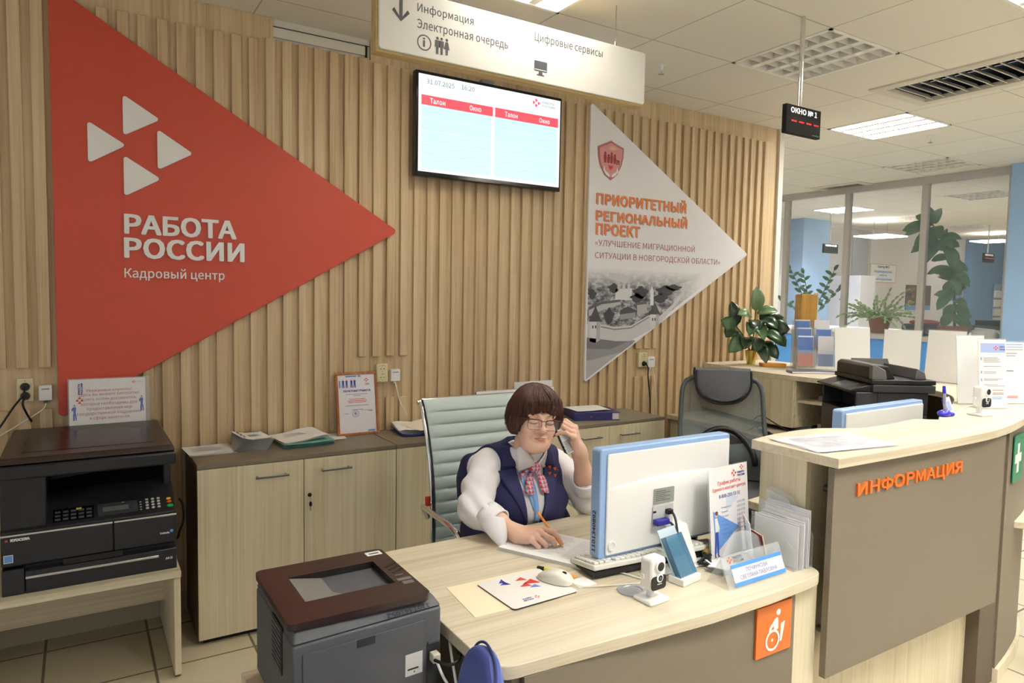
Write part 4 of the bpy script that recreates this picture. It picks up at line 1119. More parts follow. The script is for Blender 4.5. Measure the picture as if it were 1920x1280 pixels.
# paper pad the woman writes on
t = thing('paper_pad', 'thick white stack of printed sheets being written on', 'papers', (1.345, 1.865, DZ), math.radians(-63))
b = MB()
for k in range(7): b.box(-.16+.002*k, .155-.001*k, -.115+.001*(k % 3), .115, .0005+.0016*k, .0018+.0016*k)
b.build('sheets', WHITEP, t, smooth=False)
b = MB()
for r in range(14):
    for c in range(2):
        x0 = -.02+.085*c
        b.prism([(x0, .09-.013*r), (x0+.05+.02*((r*7+c*3) % 3)/2, .09-.013*r), (x0+.05+.02*((r*7+c*3) % 3)/2, .0925-.013*r), (x0, .0925-.013*r)], (0, 0, .0117), X_, Y_, Z_, .0002, mat('faint_ink', (206,204,214), .8))
b.build('print', mat('faint_ink', (206,204,214), .8), t, smooth=False)
# keyboard
t = thing('keyboard', 'white keyboard with raised back edge under the monitor', 'keyboard', (1.525, 1.635, DZ+.0065), math.radians(-5))
KW, KD = .225, .07
KB = mat('keyboard_white', (226,224,214), .4)
TK = Matrix.Translation((0, -KD, .040)) @ Matrix.Rotation(math.radians(-9), 4, 'X')
MB().box(-KW, KW, 0, 2*KD, -.016, .0, None, TK).build('case', KB, t, bevel=.004)
MB().prism([(-KD+.004, .002), (-KD+.004, .019), (KD-.02, .004), (KD-.02, .002)], (-KW+.003, 0, 0), Y_, Z_, X_, 2*KW-.006).build('shadow_wedge', BLACK, t)  # black wedge standing in for the shadow gap below the case
for sx in (-1, 1): MB().box(sx*.18-.012, sx*.18+.012, -KD+.005, -KD+.022, 0, .002).build('foot', BLACK, t)
b = MB(); KC = mat('keycap_white', (234,233,226), .45)
for r in range(6):
    y0 = .012+r*.0195
    for c in range(22):
        if r == 0 and c in (3, 12, 18): continue
        x0 = -KW+.009+c*.0197
        b.box(x0, x0+.0165, y0, y0+.0165, .0, .007, None, TK)
b.build('keys', KC, t, bevel=.0015, seg=1)
tag(MB().tube(smoothpath([(1.40, 1.60, .7545), (1.42, 1.545, .7545), (1.435, 1.50, .754), (1.42, 1.47, .752), (1.38, 1.475, .751)], 8), .0025, None, 6).build('keyboard_cable', WHITE), 'white keyboard cable curling into the grommet by the camera', 'cable')
t = thing('cable_grommet', 'silver oval cable grommet set into the desk beside the camera', 'grommet', (1.352, 1.478, DZ)); MB().lathe([(.045, 0), (.044, .003), (.030, .0035), (.028, .001)], (0, 0, 0), None, 28).build('ring', mat('grommet_silver', (172,176,182), .35, .3), t)

def monitor(x, y, z0, w, h, th, rz, label, with_back=True):
    t = thing('monitor', label, 'monitor', (x, y, z0), rz, None)
    MBL = mat('monitor_blue_edge', (150,182,226), .3)
    MB().prism(rrect(-w, w, 0, h, .012), (0, -.006, 0), X_, Z_, Y_, .044).build('bezel', MBL, t, bevel=.004)
    MB().prism(rrect(-w+.024, w-.008, .010, h-.016, .008), (0, -.006, 0), X_, Z_, -Y_, .007).build('back_cover', WHITE, t, bevel=.003)
    MB().box(-w+.02, w-.02, .038, .0385, .02, h-.02).build('screen', BLACKG, t)
    return t
t = monitor(1.622, 1.622, .796, .287, .343, .04, 0, 'white monitor with pale blue edges seen from behind on the desk')
b = MB()   # the raised lower half of the back, ending in a swept ridge
ys = -.0132
rz_ = lambda x: .218+.020*math.cos(x/.27*1.35)+.012*x
R_ = []
for i in range(29):
    x = -.258+.53*i/28; d_ = .010*max(0, 1-abs((x-.007)/.265)**2.2); zr = rz_(x)
    R_.append([(x, ys+.0005, zr+.0005), (x, ys-d_*.55, zr-.002), (x, ys-d_, zr-.010), (x, ys-d_*.97, zr-.05), (x, ys-d_*.8, .12), (x, ys-d_*.4, .06), (x, ys+.0005, .014)])
b.grid(R_); b.build('back_swell', WHITE, t, ang=180)
MB().prism(rrect(-.08, .008, .148, .198, .003), (0, -.0225, 0), X_, Z_, -Y_, .002).build('rating_label', mat('label_greygreen', (150,154,146), .5), t)
b = MB()
for k in range(6): b.box(-.074, -.01-.02*(k % 2), -.0250, -.0245, .158+.006*k, .160+.006*k)
b.build('label_print', mat('label_text_dark', (84,86,84), .6), t)
b = MB().box(-.083, .006, -.0245, -.0235, .076, .142); b.build('port_bay', mat('port_bay_grey', (200,200,198), .5), t)
MB().box(-.082, -.070, -.026, -.024, .121, .127).build('port', BLACK, t)
MB().box(-.082, -.028, -.046, -.024, .083, .102).build('video_plug', mat('vga_blue', (42,40,140), .4), t, bevel=.003)
MB().box(-.030, -.008, -.040, -.024, .112, .128).build('power_plug', BLACK, t, bevel=.002)
MB().tube(smoothpath([(-.03, -.04, .092), (-.02, -.06, .07), (-.035, -.075, .0), (-.055, -.085, -.035)], 8), .0045, None, 8).build('video_cable', mat('cable_dark', (58,58,60), .5), t)
MB().tube(smoothpath([(-.012, -.04, .118), (-.018, -.06, .10), (-.026, -.08, .05), (-.036, -.09, -.02), (-.05, -.09, -.04)], 8), .004, None, 8).build('power_cable', mat('cable_dark', (58,58,60), .5), t)
MB().lathe([(.016, 0), (.015, .005), (.011, .006), (.010, .003)], (-.242, -.013, .040), None, 22, -Y_).build('corner_button', WHITE, t)
MB().prism([(-.100, -.042), (-.070, -.042), (-.010, .075), (-.045, .075)], (-.040, 0, 0), Y_, Z_, X_, .092).build('stand_neck', WHITE, t, bevel=.006)
MB().prism(rrect(-.13, .10, -.115, .09, .03), (0, 0, -.0455), X_, Y_, Z_, .0055).build('stand_base', WHITE, t, bevel=.004)
b = MB(); b.text('1101340892', (-.2874, .010, .020), Z_, Y_, .130, .016, 0, mat('marker_ink', (32,36,60), .6), .012, -X_)
b.build('handwritten_number', mat('marker_ink', (32,36,60), .6), t, smooth=False)

def cube_camera(x, y, z, rz, label):
    t = thing('security_camera', label, 'camera', (x, y, z), rz, None)
    WH = mat('camera_white', (238,238,236), .3)
    MB().prism(rrect(-.040, .040, -.036, .036, .008), (0, 0, 0), X_, Y_, Z_, .011).build('base', WH, t, bevel=.004)
    MB().tube([(0, .006, .01), (0, .004, .045)], [.011, .009], None, 14).build('stem', WH, t)
    b = MB(); b.prism(rrect(-.030, .030, .038, .128, .012, 6), (0, .018, 0), X_, Z_, -Y_, .042); b.build('housing', WH, t, bevel=.006)
    b = MB(); b.prism(rrect(-.0295, .0295, .0385, .078, .011, 6), (0, -.0238, 0), X_, Z_, -Y_, .003); b.build('sensor_window', BLACKG, t, bevel=.001)
    b = MB().lathe([(.0185, -.004), (.0185, .004), (.016, .006), (.0135, .006)], (.002, -.024, .105), None, 26, -Y_); b.build('lens_ring', WH, t)
    MB().lathe([(.0125, 0), (.0125, .0065), (.006, .0062)], (.002, -.0245, .105), None, 22, -Y_).build('lens', BLACK, t)
    MB().lathe([(.0125, -.002), (.0125, .004), (.0085, .005)], (.002, -.0245, .072), None, 20, -Y_).build('sensor_ring', WH, t)
    MB().lathe([(.0082, 0), (.0082, .0055), (.004, .005)], (.002, -.0245, .072), None, 18, -Y_).build('sensor', BLACK, t)
    b = MB(); b.text('HIWATCH', (.002, -.0270, .053), X_, Z_, .018, .0035, 0, WHITE, .02, -Y_, 'c'); b.build('lettering', WHITE, t, smooth=False)
    MB().box(-.036, -.029, .0, .012, .068, .082).build('side_knob', WH, t, bevel=.002)
    return t
cube_camera(1.358, 1.405, DZ, math.radians(4), 'small white camera with black lower face standing on the desk')

t = thing('card_holder', 'tilted blue clear card holder on a white base beside the desk camera', 'holder', (1.538, 1.452, DZ), math.radians(9))
MB().box(-.045, .045, -.028, .028, 0, .022).build('base', WHITE, t, bevel=.003)
BLT = clear('blue_clear_plastic', (70,130,165), .5, .1)
R1 = Matrix.Rotation(math.radians(-30), 4, 'X'); R1.translation = (0, -.012, .02)
b = MB().box(-.042, .042, -.004, -.001, 0, .125, None, R1).box(-.042, -.039, -.004, .014, 0, .125, None, R1).box(.039, .042, -.004, .014, 0, .125, None, R1); b.build('clear_front', BLT, t)
MB().box(-.043, .043, .014, .018, 0, .150, None, R1).build('back_plate', mat('holder_white_blue', (196,214,226), .4), t)
MB().box(-.036, .03, .002, .010, .004, .06, None, R1).build('cards', WHITEP, t)

# schedule card in an acrylic stand
t = thing('schedule_stand', 'upright acrylic stand with the contact centre working hours', 'sign stand', (1.832, 1.530, DZ), math.radians(5))
R1 = Matrix.Rotation(math.radians(-5), 4, 'X'); R3 = R1.to_3x3()
MB().box(-.107, .107, -.002, .002, 0, .300, None, R1).build('acrylic_panel', ACRYL, t)
MB().box(-.107, .107, -.025, .04, 0, .002).build('acrylic_foot', ACRYL, t)
MB().box(-.104, .104, -.0032, -.0024, .003, .298, None, R1).build('sheet', mat('schedule_paper', (240,238,238), .4), t, smooth=False)
b = MB(); U, V, N = X_, R3 @ Z_, R3 @ -Y_; O = R3 @ Vector((0, -.0036, 0))
PR = lambda pts, m, d=0: b.prism(pts, O+N*d, U, V, N, .0002, m)
PR([(-.09, .16), (-.08, .02), (.048, .09)], BLUEL); PR([(-.02, .2), (-.015, .15), (.05, .19)], mat('pale_blue_print', (214,224,240), .6))
for s, z, w, m in (('График работы', .236, .122, REDP), ('Единого контакт-центра', .218, .178, REDP), ('8-800-200-53-91', .196, .115, BLUEP)): b.text(s, O+U*(-w/2+.002)+V*z+N*.0003, U, V, w, None, 0, m, .004, N)
days = ('Понедельник', 'Вторник', 'Среда', 'Четверг', 'Пятница', 'Суббота', 'Воскресенье'); hrs = ('8:30-17:30', '8:30-17:30', '8:30-17:30', '8:30-20:00', '8:30-17:00', 'выходной', 'выходной')
for k in range(7):
    b.text(days[k], O+U*-.045+V*(.160-.0145*k)+N*.0005, U, V, .055 if len(days[k]) > 8 else .036, .0075, 0, mat('name_text', (110,116,176), .6), 0, N)
    b.text(hrs[k], O+U*.040+V*(.168-.0145*k)+N*.0005, U, V, .044, .0075, 0, mat('name_text', (110,116,176), .6), 0, N)
quad_logo(b, O+U*.030+V*.270+N*.0003, U, V, .0105, REDP, N); quad_logo(b, O+U*.073+V*.285+N*.0003, U, V, .008, REDP, N)
b.text('РАБОТА', O+U*.048+V*.266+N*.0004, U, V, .038, .007, 0, NAVYT, .02, N); b.text('РОССИИ', O+U*.048+V*.256+N*.0004, U, V, .040, .007, 0, NAVYT, .02, N)
SK = mat('print_skin', (236,190,160), .6)
PR([(-.082, .135), (-.068, .135), (-.066, .09), (-.080, .09)], WHITE, .0004); PR([(-.080, .09), (-.066, .09), (-.064, .05), (-.066, .012), (-.072, .012), (-.075, .06), (-.082, .012), (-.088, .012), (-.084, .06)], BLUEP, .0004)
PR(ngon(-.074, .146, .007, .009, 12), SK, .0004); PR(ngon(-.072, .151, .008, .007, 10), mat('print_hair', (120,60,60), .6), .0006); PR([(-.068, .13), (-.058, .10), (-.062, .085), (-.066, .10)], WHITE, .0005)
PR([(-.09, .008), (-.078, .008), (-.082, .013)], BLACK, .0005); PR([(-.072, .008), (-.06, .008), (-.066, .014)], BLACK, .0005)
b.build('print', REDP, t, smooth=False)
# name plate
t = thing('name_plate', 'clear bent acrylic name plate with blue bands on the desk', 'name plate', (1.731, 1.368, DZ), math.radians(1))
R1 = Matrix.Rotation(math.radians(-24), 4, 'X'); R1.translation = (0, -.036, .0); R3 = R1.to_3x3()
b = MB().box(-.135, .135, 0, .0025, 0, .098, None, R1)
R2 = Matrix.Rotation(math.radians(30), 4, 'X'); R2.translation = (0, .052, 0)
b.box(-.135, .135, -.0025, 0, 0, .10, None, R2); b.build('acrylic_body', ACRYL, t)
MB().prism([(.115*math.cos(a), .125*math.sin(a)) for a in [PI*i/16 for i in range(17)]], (.03, .030, .004), X_, Vector((0, .3, 1)).normalized(), Vector((0, -1, .3)).normalized(), .0025).build('round_back', ACRYL, t)
MB().box(-.105, .128, -.0012, -.0004, .006, .068, None, R1).build('name_card', WHITEP, t, smooth=False)
b = MB(); U, V, N = X_, R3 @ Z_, R3 @ -Y_; O = Vector((0, -.036, 0)) + N*.0016
for z in (.006, .057): b.prism([(-.105, z), (.128, z), (.128, z+.011), (-.105, z+.011)], O, U, V, N, .0003, mat('band_blue', (84,150,226), .5))
NB = mat('name_text', (110,116,176), .6)
b.text('ПОЧИНКОВА', O+U*-.045+V*.040, U, V, .100, .012, 0, NB, .004, N); b.text('СВЕТЛАНА ПАВЛОВНА', O+U*-.078+V*.022, U, V, .172, .012, 0, NB, .004, N)
OB = O + N*.001
quad_logo(b, OB+U*-.103+V*.083, U, V, .009, mat('logo_orange', (226,110,60), .5), N)
b.text('РАБОТА', OB+U*-.088+V*.083, U, V, .042, .008, 0, mat('name_logo_grey', (104,104,114), .7), .008, N); b.text('РОССИИ', OB+U*-.088+V*.072, U, V, .044, .008, 0, mat('name_logo_grey', (104,104,114), .7), .008, N)
b.build('print', NB, t, smooth=False)
# envelopes in a clear rack against the counter end
t = thing('document_rack', 'clear acrylic rack full of white envelopes against the tall counter', 'rack', (1.958, 1.415, DZ))
b = MB()
for x, h in ((-.065, .15), (-.030, .19), (.005, .215), (.024, .225)):
    b.add([(x, -.085, 0), (x, .085, 0), (x, .085, h*1.0), (x, .0, h*.92), (x, -.085, h*.45)], [(0, 1, 2, 3, 4)])
b.build('divider', ACRYL, t, solid=.002, smooth=False)
MB().box(-.07, .028, -.085, .085, 0, .003).build('base', ACRYL, t)
EV = mat('envelope_white', (232,232,236), .7)
rnd = random.Random(5)
for k in range(12):
    x = -.052+.0062*k
    e = thing('envelope', 'white envelope or letter standing in the clear desk rack', 'envelope', (1.958+x, 1.405+rnd.uniform(-.008, .012), DZ+.004), rnd.uniform(-.02, .02), 'letters in the clear rack')
    h = .125+.012*rnd.random()+.004*k
    MB().box(-.0008, .0008, -.080, .085, 0, h).build('letter', EV if k % 5 != 3 else PAPERC, e, smooth=False)
t = thing('passport_booklet', 'small certificate booklet with red edge leaning on the clear rack', 'booklet', (1.880, 1.455, DZ+.002), math.radians(-20))
R1 = Matrix.Rotation(math.radians(-14), 4, 'Y')
MB().box(-.002, .002, -.055, .045, 0, .10, None, R1).build('pages', mat('booklet_cream', (222,214,190), .7), t)
MB().box(-.004, -.002, -.056, .046, 0, .102, None, R1).build('cover', mat('booklet_red', (130,40,44), .5), t)
t = thing('letter', 'opened letter with a pink stamp among the envelopes', 'letter', (1.866, 1.478, DZ+.002), math.radians(-40))
R1 = Matrix.Rotation(math.radians(-8), 4, 'Y')
MB().box(-.001, .001, -.07, .05, 0, .135, None, R1).build('sheet', WHITEP, t); MB().box(-.0016, -.001, .02, .042, .105, .128, None, R1).build('stamp', mat('stamp_pink', (226,150,160), .6), t)
# clutter behind the schedule stand
t = thing('desk_calculator', 'dark calculator lying behind the blue card holder', 'calculator', (1.795, 1.60, DZ), math.radians(-8)); MB().box(-.05, .05, -.06, .06, 0, .016).build('case', DARK, t, bevel=.004)
b = MB()
for r in range(5):
    for c in range(4): b.box(-.042+.022*c, -.026+.022*c, -.052+.017*r, -.040+.017*r, .016, .020)
b.build('keys', mat('calculator_key', (206,202,190), .5), t, bevel=.001)
t = thing('bulldog_clip', 'black spring clamp lying open by the schedule stand', 'clip', (1.70, 1.515, DZ), math.radians(35))
b = MB()
for s in (-1, 1): b.tube(smoothpath([(-.035, s*.020, .012), (-.01, s*.010, .016), (.015, s*.005, .02), (.045, s*.014, .022)], 5), [.006]*5+[.007]*5+[.006]*6, None, 8)
b.lathe([(.011, -.012), (.011, .012)], (.002, 0, .018), None, 14, Y_); b.build('jaws', BLACK, t); MB().tube(smoothpath([(-.035, .02, .012), (-.04, 0, .014), (-.035, -.02, .012)], 5), .005, None, 8).build('grip', BLACK, t)
t = thing('plush_bag', 'small olive pouch lying behind the black spring clamp', 'pouch', (1.745, 1.545, DZ)); MB().ell((0, 0, .022), .028, .022, .020, None, 18, 10).build('pouch', mat('olive_cloth', (150,130,70), .8), t)
t = thing('pencil_cup', 'black pen cup behind the schedule stand', 'cup', (1.81, 1.70, DZ)); MB().lathe([(.032, 0), (.036, .10), (.033, .10), (.029, .004)], (0, 0, 0), None, 22).build('cup', BLACK, t)
t = thing('sticky_notes', 'upright clear block with green sticky notes beside the monitor edge', 'sticky notes', (1.955, 1.635, DZ)); MB().box(-.022, .022, -.006, .006, 0, .262).build('holder', ACRYL, t); MB().box(-.004, .018, -.004, .004, .225, .258).build('notes', mat('note_green', (196,214,96), .6), t)
t = thing('paper_scraps', 'small pile of white paper scraps behind the card holder', 'papers', (1.705, 1.455, DZ)); b = MB()
for k in range(6): sheet(b, .012*math.sin(k*2), .012*math.cos(k*3), .09, .06, .001+.004*k, k*.7, .004)
b.build('scraps', WHITEP, t)
# ------------------------------------------------------------------ tall curved counter
CZ = 1.12
t = thing('reception_counter', 'tall curved information counter with ash top and taupe front panel', 'counter', (0, 0, 0))
outer = [(1.965, 1.245), (2.5, 1.238), (3.0, 1.250), (3.41, 1.325), (3.75, 1.42), (4.05, 1.56), (4.33, 1.80), (4.55, 2.10), (4.68, 2.50), (4.72, 2.95), (4.70, 3.35), (4.68, 3.692)]
inner = [(4.03, 3.692), (3.98, 3.42), (3.90, 3.15), (3.88, 2.88), (3.92, 2.60), (4.00, 2.40), (4.04, 2.22), (4.02, 2.02), (3.92, 1.88), (3.74, 1.765), (3.45, 1.645), (3.19, 1.556), (3.06, 1.500), (3.015, 1.478), (2.985, 1.500), (2.93, 1.535), (2.72, 1.517), (2.52, 1.525), (2.36, 1.595), (2.15, 1.60), (1.965, 1.57)]
so = [tuple(p)[:2] for p in smoothpath([(x, y, 0) for x, y in outer], 5)]
si = [tuple(p)[:2] for p in smoothpath([(x, y, 0) for x, y in inner[:13]], 5)]+[tuple(p)[:2] for p in smoothpath([(x, y, 0) for x, y in inner[13:]], 5)]
MB().prism(so+si, (0, 0, CZ-.032), X_, Y_, Z_, .032).build('countertop', ASHH, t, bevel=.002)
def wall_strip(b, pts, th, z0, z1, m=None):
    P = [Vector((x, y, 0)) for x, y in pts]; n = len(P); Q = []
    for i in range(n):
        d = (P[min(i+1, n-1)]-P[max(i-1, 0)]).normalized(); Q.append(P[i]+Vector((-d.y, d.x, 0))*th)
    ring = [(p.x, p.y) for p in P]+[(p.x, p.y) for p in Q[::-1]]
    return b.prism(ring, (0, 0, z0), X_, Y_, Z_, z1-z0, m)
MB().box(1.998, 2.018, 1.375, 1.555, 0, CZ-.032).build('end_panel', ASHV, t, bevel=.001)
MB().box(2.018, 3.26, 1.375, 1.395, .0, CZ-.032).build('base_panel', ASHV, t, bevel=.001)
MB().box(2.05, 3.2, 1.53, 1.545, .3, CZ-.032).build('inner_panel', ASHV, t)
MB().box(1.984, 3.112, 1.268, 1.290, .405, 1.082).build('front_panel', TAUPE, t, bevel=.0012)
b = MB()
for x in (2.1, 2.55, 3.0):
    for z in (.5, .98): b.lathe([(.012, 0), (.012, .085)], (x, 1.29, z), None, 12, Y_)
b.build('spacer', STEEL, t)
curve = smoothpath([(3.265, 1.318, 0), (3.51, 1.367, 0), (3.74, 1.43, 0), (3.98, 1.55, 0), (4.25, 1.80, 0), (4.46, 2.12, 0), (4.58, 2.5, 0), (4.62, 2.95, 0), (4.60, 3.35, 0), (4.58, 3.69, 0)], 6)
cp = [(p.x, p.y) for p in curve]
wall_strip(MB(), cp, .05, .06, CZ-.032).build('curved_panel', TAUPE, t, bevel=.001)
wall_strip(MB(), [(x+.004, y-.012) for x, y in cp], .07, 0, .06).build('plinth', ASHV, t, bevel=.001)
MB().box(3.118, 3.262, 1.325, 1.375, 0, CZ-.032).build('column', mat('column_brown', (96,84,70), .5), t, bevel=.001)
# writing shelf on the curved face
fan = [(3.62, 1.445)]+[(3.62+.30*math.cos(a)+.12, 1.445-.06+.16*math.sin(a)) for a in [PI+PI*i/10 for i in range(11)]]+[(4.0, 1.56)]
MB().prism(fan, (0, 0, .628), X_, Y_, Z_, .03).build('side_shelf', ASHH, t, bevel=.003)
# inside of the back arm: fascia and open cubbies
inn = [(4.045, 3.69), (3.995, 3.42), (3.918, 3.15), (3.90, 2.95), (3.905, 2.80)]
wall_strip(MB(), inn, -.018, .782, CZ-.032).build('inner_fascia', ASHV, t)
cub = MB()
for (xa, ya), (xb, yb) in (((3.905, 2.80), (4.30, 2.80)), ((3.99, 2.40), (4.38, 2.40))):
    d = Vector((xb-xa, yb-ya, 0)); cub.box(xa, xb, ya-.01, ya+.01, .782, CZ-.032)
cub.prism([(3.925, 2.79), (3.99, 2.41), (4.38, 2.41), (4.30, 2.79)], (0, 0, .945), X_, Y_, Z_, .018)
cub.box(4.36, 4.375, 2.40, 2.80, .782, CZ-.032)
cub.build('cubby', ASHY, t, bevel=.001)
low = [(3.668, 3.692), (3.662, 3.40), (3.64, 3.05), (3.56, 2.62), (3.36, 2.22), (3.05, 1.98), (2.55, 1.95), (2.40, 1.93), (2.40, 1.56), (3.1, 1.56), (3.70, 1.80), (4.02, 2.10), (4.3, 2.4), (4.3, 2.9), (4.2, 3.3), (4.2, 3.692)]
MB().prism(low, (0, 0, DZ-.032), X_, Y_, Z_, .032).build('work_surface', ASHH, t, bevel=.002)
MB().box(3.70, 3.72, 3.42, 3.69, 0, DZ-.032).box(2.43, 2.45, 1.60, 1.90, 0, DZ-.032).build('support_panel', ASHV, t)
lt = MB(); lt.text('ИНФОРМАЦИЯ', (2.102, 1.268, .968), X_, Z_, .662, .054, .007, ORANGE, .007, -Y_); lt.build('raised_lettering', ORANGE, t, smooth=False)
# green cross sign on the curved panel
t = thing('first_aid_sign', 'green first aid sign with a white cross on the curved counter panel', 'sign', (3.33, 1.33, .94), math.radians(11))
MB().prism(rrect(0, .165, -.095, .108, .008), (-.005, -.004, 0), X_, Z_, -Y_, .004).build('plate', mat('sign_green', (32,132,98), .35), t)
MB().prism([(.062, -.055), (.096, -.055), (.096, -.012), (.135, -.012), (.135, .026), (.096, .026), (.096, .07), (.062, .07), (.062, .026), (.025, .026), (.025, -.012), (.062, -.012)], (-.01, -.008, 0), X_, Z_, -Y_, .0008).build('white_cross', WHITE, t, smooth=False)

# sheets in a plastic sleeve on the counter end
t = thing('paper_stack', 'white sheets in a crinkled clear sleeve on the end of the tall counter', 'papers', (2.17, 1.40, CZ), 0)
b = MB()
for k in range(3): sheet(b, 0, 0, .35-.01*k, .22, .0015+.0012*k, -.18+.02*k, .0, None, 10, 8, .0006, lambda u, v, k=k: .0012*math.sin(14*u+k)*math.cos(9*v))
b.build('sheets', WHITEP, t)
b = MB(); textlines(b, .02, .07, .0062, -.18, .26, 12, .013, mat('faint_print', (206,206,212), .8), .3, 9); b.build('print', GREYP, t, smooth=False)
sheet(MB(), 0, 0, .37, .235, .0068, -.17, 0, None, 24, 16, .0002, lambda u, v: .0022*noise.noise(Vector((u*7, v*7, .3)))).build('plastic_sleeve', clear('sleeve_clear', (236,236,246), .22, .12), t)
cube_camera(3.305, 1.452, CZ, math.radians(-8), 'small white camera with black lower face on the tall counter by the leaflets')
t = thing('pen_stand', 'glossy blue pen stand with an upright blue pen on the counter', 'pen stand', (3.128, 1.512, CZ))
BG = mat('glossy_blue', (52,48,190), .15)
MB().ell((0, 0, .012), .036, .024, .017, None, 20, 10).ell((.035, -.012, .008), .02, .012, .009, None, 14, 8).build('base', BG, t)
MB().tube(smoothpath([(.012, .0, .02), (.016, .006, .04), (.012, .01, .06), (.004, .008, .07)], 5), .007, None, 10).build('socket_arm', BG, t)
MB().tube([(.006, 0, .02), (-.010, 0, .105)], .0062, None, 12).build('pen_barrel', mat('pen_grey', (150,156,176), .3), t); MB().tube([(-.0095, 0, .100), (-.014, 0, .130)], [.0072, .006], None, 12).build('pen_cap', BG, t)
t = thing('photo_card', 'small printed card propped between blue pen stand and counter camera', 'card', (3.235, 1.535, CZ), math.radians(12))
R1 = Matrix.Rotation(math.radians(-18), 4, 'X')
MB().box(-.04, .045, 0, .0015, 0, .072, None, R1).build('card', WHITEP, t)
b = MB(); b.prism([(-.025, .012), (.03, .012), (.022, .058), (-.022, .052)], R1.to_3x3() @ Vector((0, -.0006, 0)), X_, R1.to_3x3() @ Z_, R1.to_3x3() @ -Y_, .0003, mat('card_blue', (150,166,220), .5))
for k in range(5): b.prism([(-.037, .01+.012*k), (-.031, .01+.012*k), (-.031, .016+.012*k), (-.037, .016+.012*k)], R1.to_3x3() @ Vector((0, -.0006, 0)), X_, R1.to_3x3() @ Z_, R1.to_3x3() @ -Y_, .0003, BLACK)
b.build('print', BLUEL, t, smooth=False)
tag(MB().tube(smoothpath([(3.31, 1.48, CZ+.04), (3.29, 1.50, CZ+.03), (3.25, 1.515, CZ+.006), (3.22, 1.51, CZ+.004), (3.19, 1.53, CZ+.004)], 6), .0025, None, 6).build('camera_cable', WHITE), 'white cable of the counter camera lying by the photo card', 'cable')

# leaflet stands and blank A4 stands
def acrylic_stand(x, y, z, rz, w, h, label, name='display_stand', group=None, face=True):
    t = thing(name, label, 'display stand', (x, y, z), rz, group)
    R = Matrix.Rotation(math.radians(-6), 4, 'X')
    MB().box(-w/2, w/2, -.0015, .0015, 0, h, None, R).build('acrylic_panel', ACRYL, t)
    MB().box(-w/2, w/2, -.02, .07, 0, .002).build('acrylic_foot', ACRYL, t)
    MB().box(-w/2+.003, w/2-.003, -.003, -.0018, .004, h-.006, None, R).build('sheet', WHITEP, t, smooth=False)
    return t, R
acrylic_stand(4.40, 2.72, CZ, math.radians(-28), .25, .315, 'blank white A4 stand on the counter next to the brochures')
acrylic_stand(4.47, 2.44, CZ, math.radians(-66), .215, .312, 'blank white A4 stand standing between two other blank stands')
acrylic_stand(4.455, 2.175, CZ, math.radians(-88), .22, .322, 'blank white A4 stand with a clear foot, nearest the leaflets')
def leaflet(x, y, rz, w, h, label, seed):
    t, R = acrylic_stand(x, y, CZ, rz, w, h, label, 'leaflet_stand')
    R3 = R.to_3x3(); U, V, N = X_, R3 @ Z_, R3 @ -Y_; O = R3 @ Vector((0, -.0034, 0)); b = MB(); rnd = random.Random(seed)
    P = lambda x0, x1, z0, z1, m: b.prism([(x0*w, z0*h), (x1*w, z0*h), (x1*w, z1*h), (x0*w, z1*h)], O, U, V, N, .0003, m)
    return t, b, P, O, U, V, N, rnd
t, b, P, O, U, V, N, rnd = leaflet(3.57, 1.515, math.radians(-25), .145, .325, 'tall leaflet stand with a blue header beside the counter camera', 3)
P(-.42, .44, .80, .93, mat('leaflet_header', (170,186,232), .6)); quad_logo(b, O+U*.018+V*.28+N*.0004, U, V, .009, REDP, N)
b.text('РАБОТА', O+U*.036+V*.282+N*.0005, U, V, .026, .007, 0, BLUEP, .02, N); b.text('РОССИИ', O+U*.036+V*.270+N*.0005, U, V, .027, .007, 0, BLUEP, .02, N)
for z in (.72, .70, .68, .66, .60, .52, .50, .42, .40, .34, .32): P(-.32, .1+.3*rnd.random(), z, z+.007, GREYP)
for z in (.70, .51, .40): P(-.42, -.38, z-.01, z+.03, BLUEL)
for z in (.26, .22, .20): P(-.02, .36, z, z+.008, REDP)
for z in (.16, .14): P(-.05, .3, z, z+.008, BLUEL)
b.prism([(-.05, .06), (-.035, .045), (-.03, .085)], O, U, V, N, .0003, REDP); b.prism([(-.052, .085), (-.045, .06), (-.04, .08)], O, U, V, N, .0003, BLUEP); b.build('print', GREYP, t, smooth=False)
acrylic_stand(3.63, 1.635, CZ, math.radians(-25), .15, .335, 'second leaflet stand hidden close behind the blue header leaflet', 'leaflet_stand')
t, b, P, O, U, V, N, rnd = leaflet(3.80, 1.56, math.radians(-28), .20, .305, 'leaflet stand with small blue running figures, at the picture edge', 5)
for z in (.94, .90, .86): P(-.1, .45, z, z+.010, BLUEL if z > .87 else GREYP)
for z, x0, x1 in ((.80, -.42, -.3), (.72, -.42, -.25), (.55, -.42, -.3), (.48, -.44, -.33), (.44, -.44, -.36), (.38, -.44, -.33), (.80, -.1, .3), (.76, -.1, .25), (.56, -.1, 0), (.52, -.1, .2), (.28, -.44, -.3), (.25, -.44, -.35), (.20, -.42, -.2)): P(x0, x1, z, z+.012, NAVYT if z < .6 else GREYP)
for z in (.12, .10): P(-.15, .3, z, z+.01, REDP)
for x in (-.078, -.066, -.052): b.prism([(x-.006, .05), (x-.002, .03), (x+.002, .012), (x+.005, .012), (x+.003, .032), (x+.006, .05), (x, .058)], O, U, V, N, .0003, BLUEP)
b.build('print', GREYP, t, smooth=False)

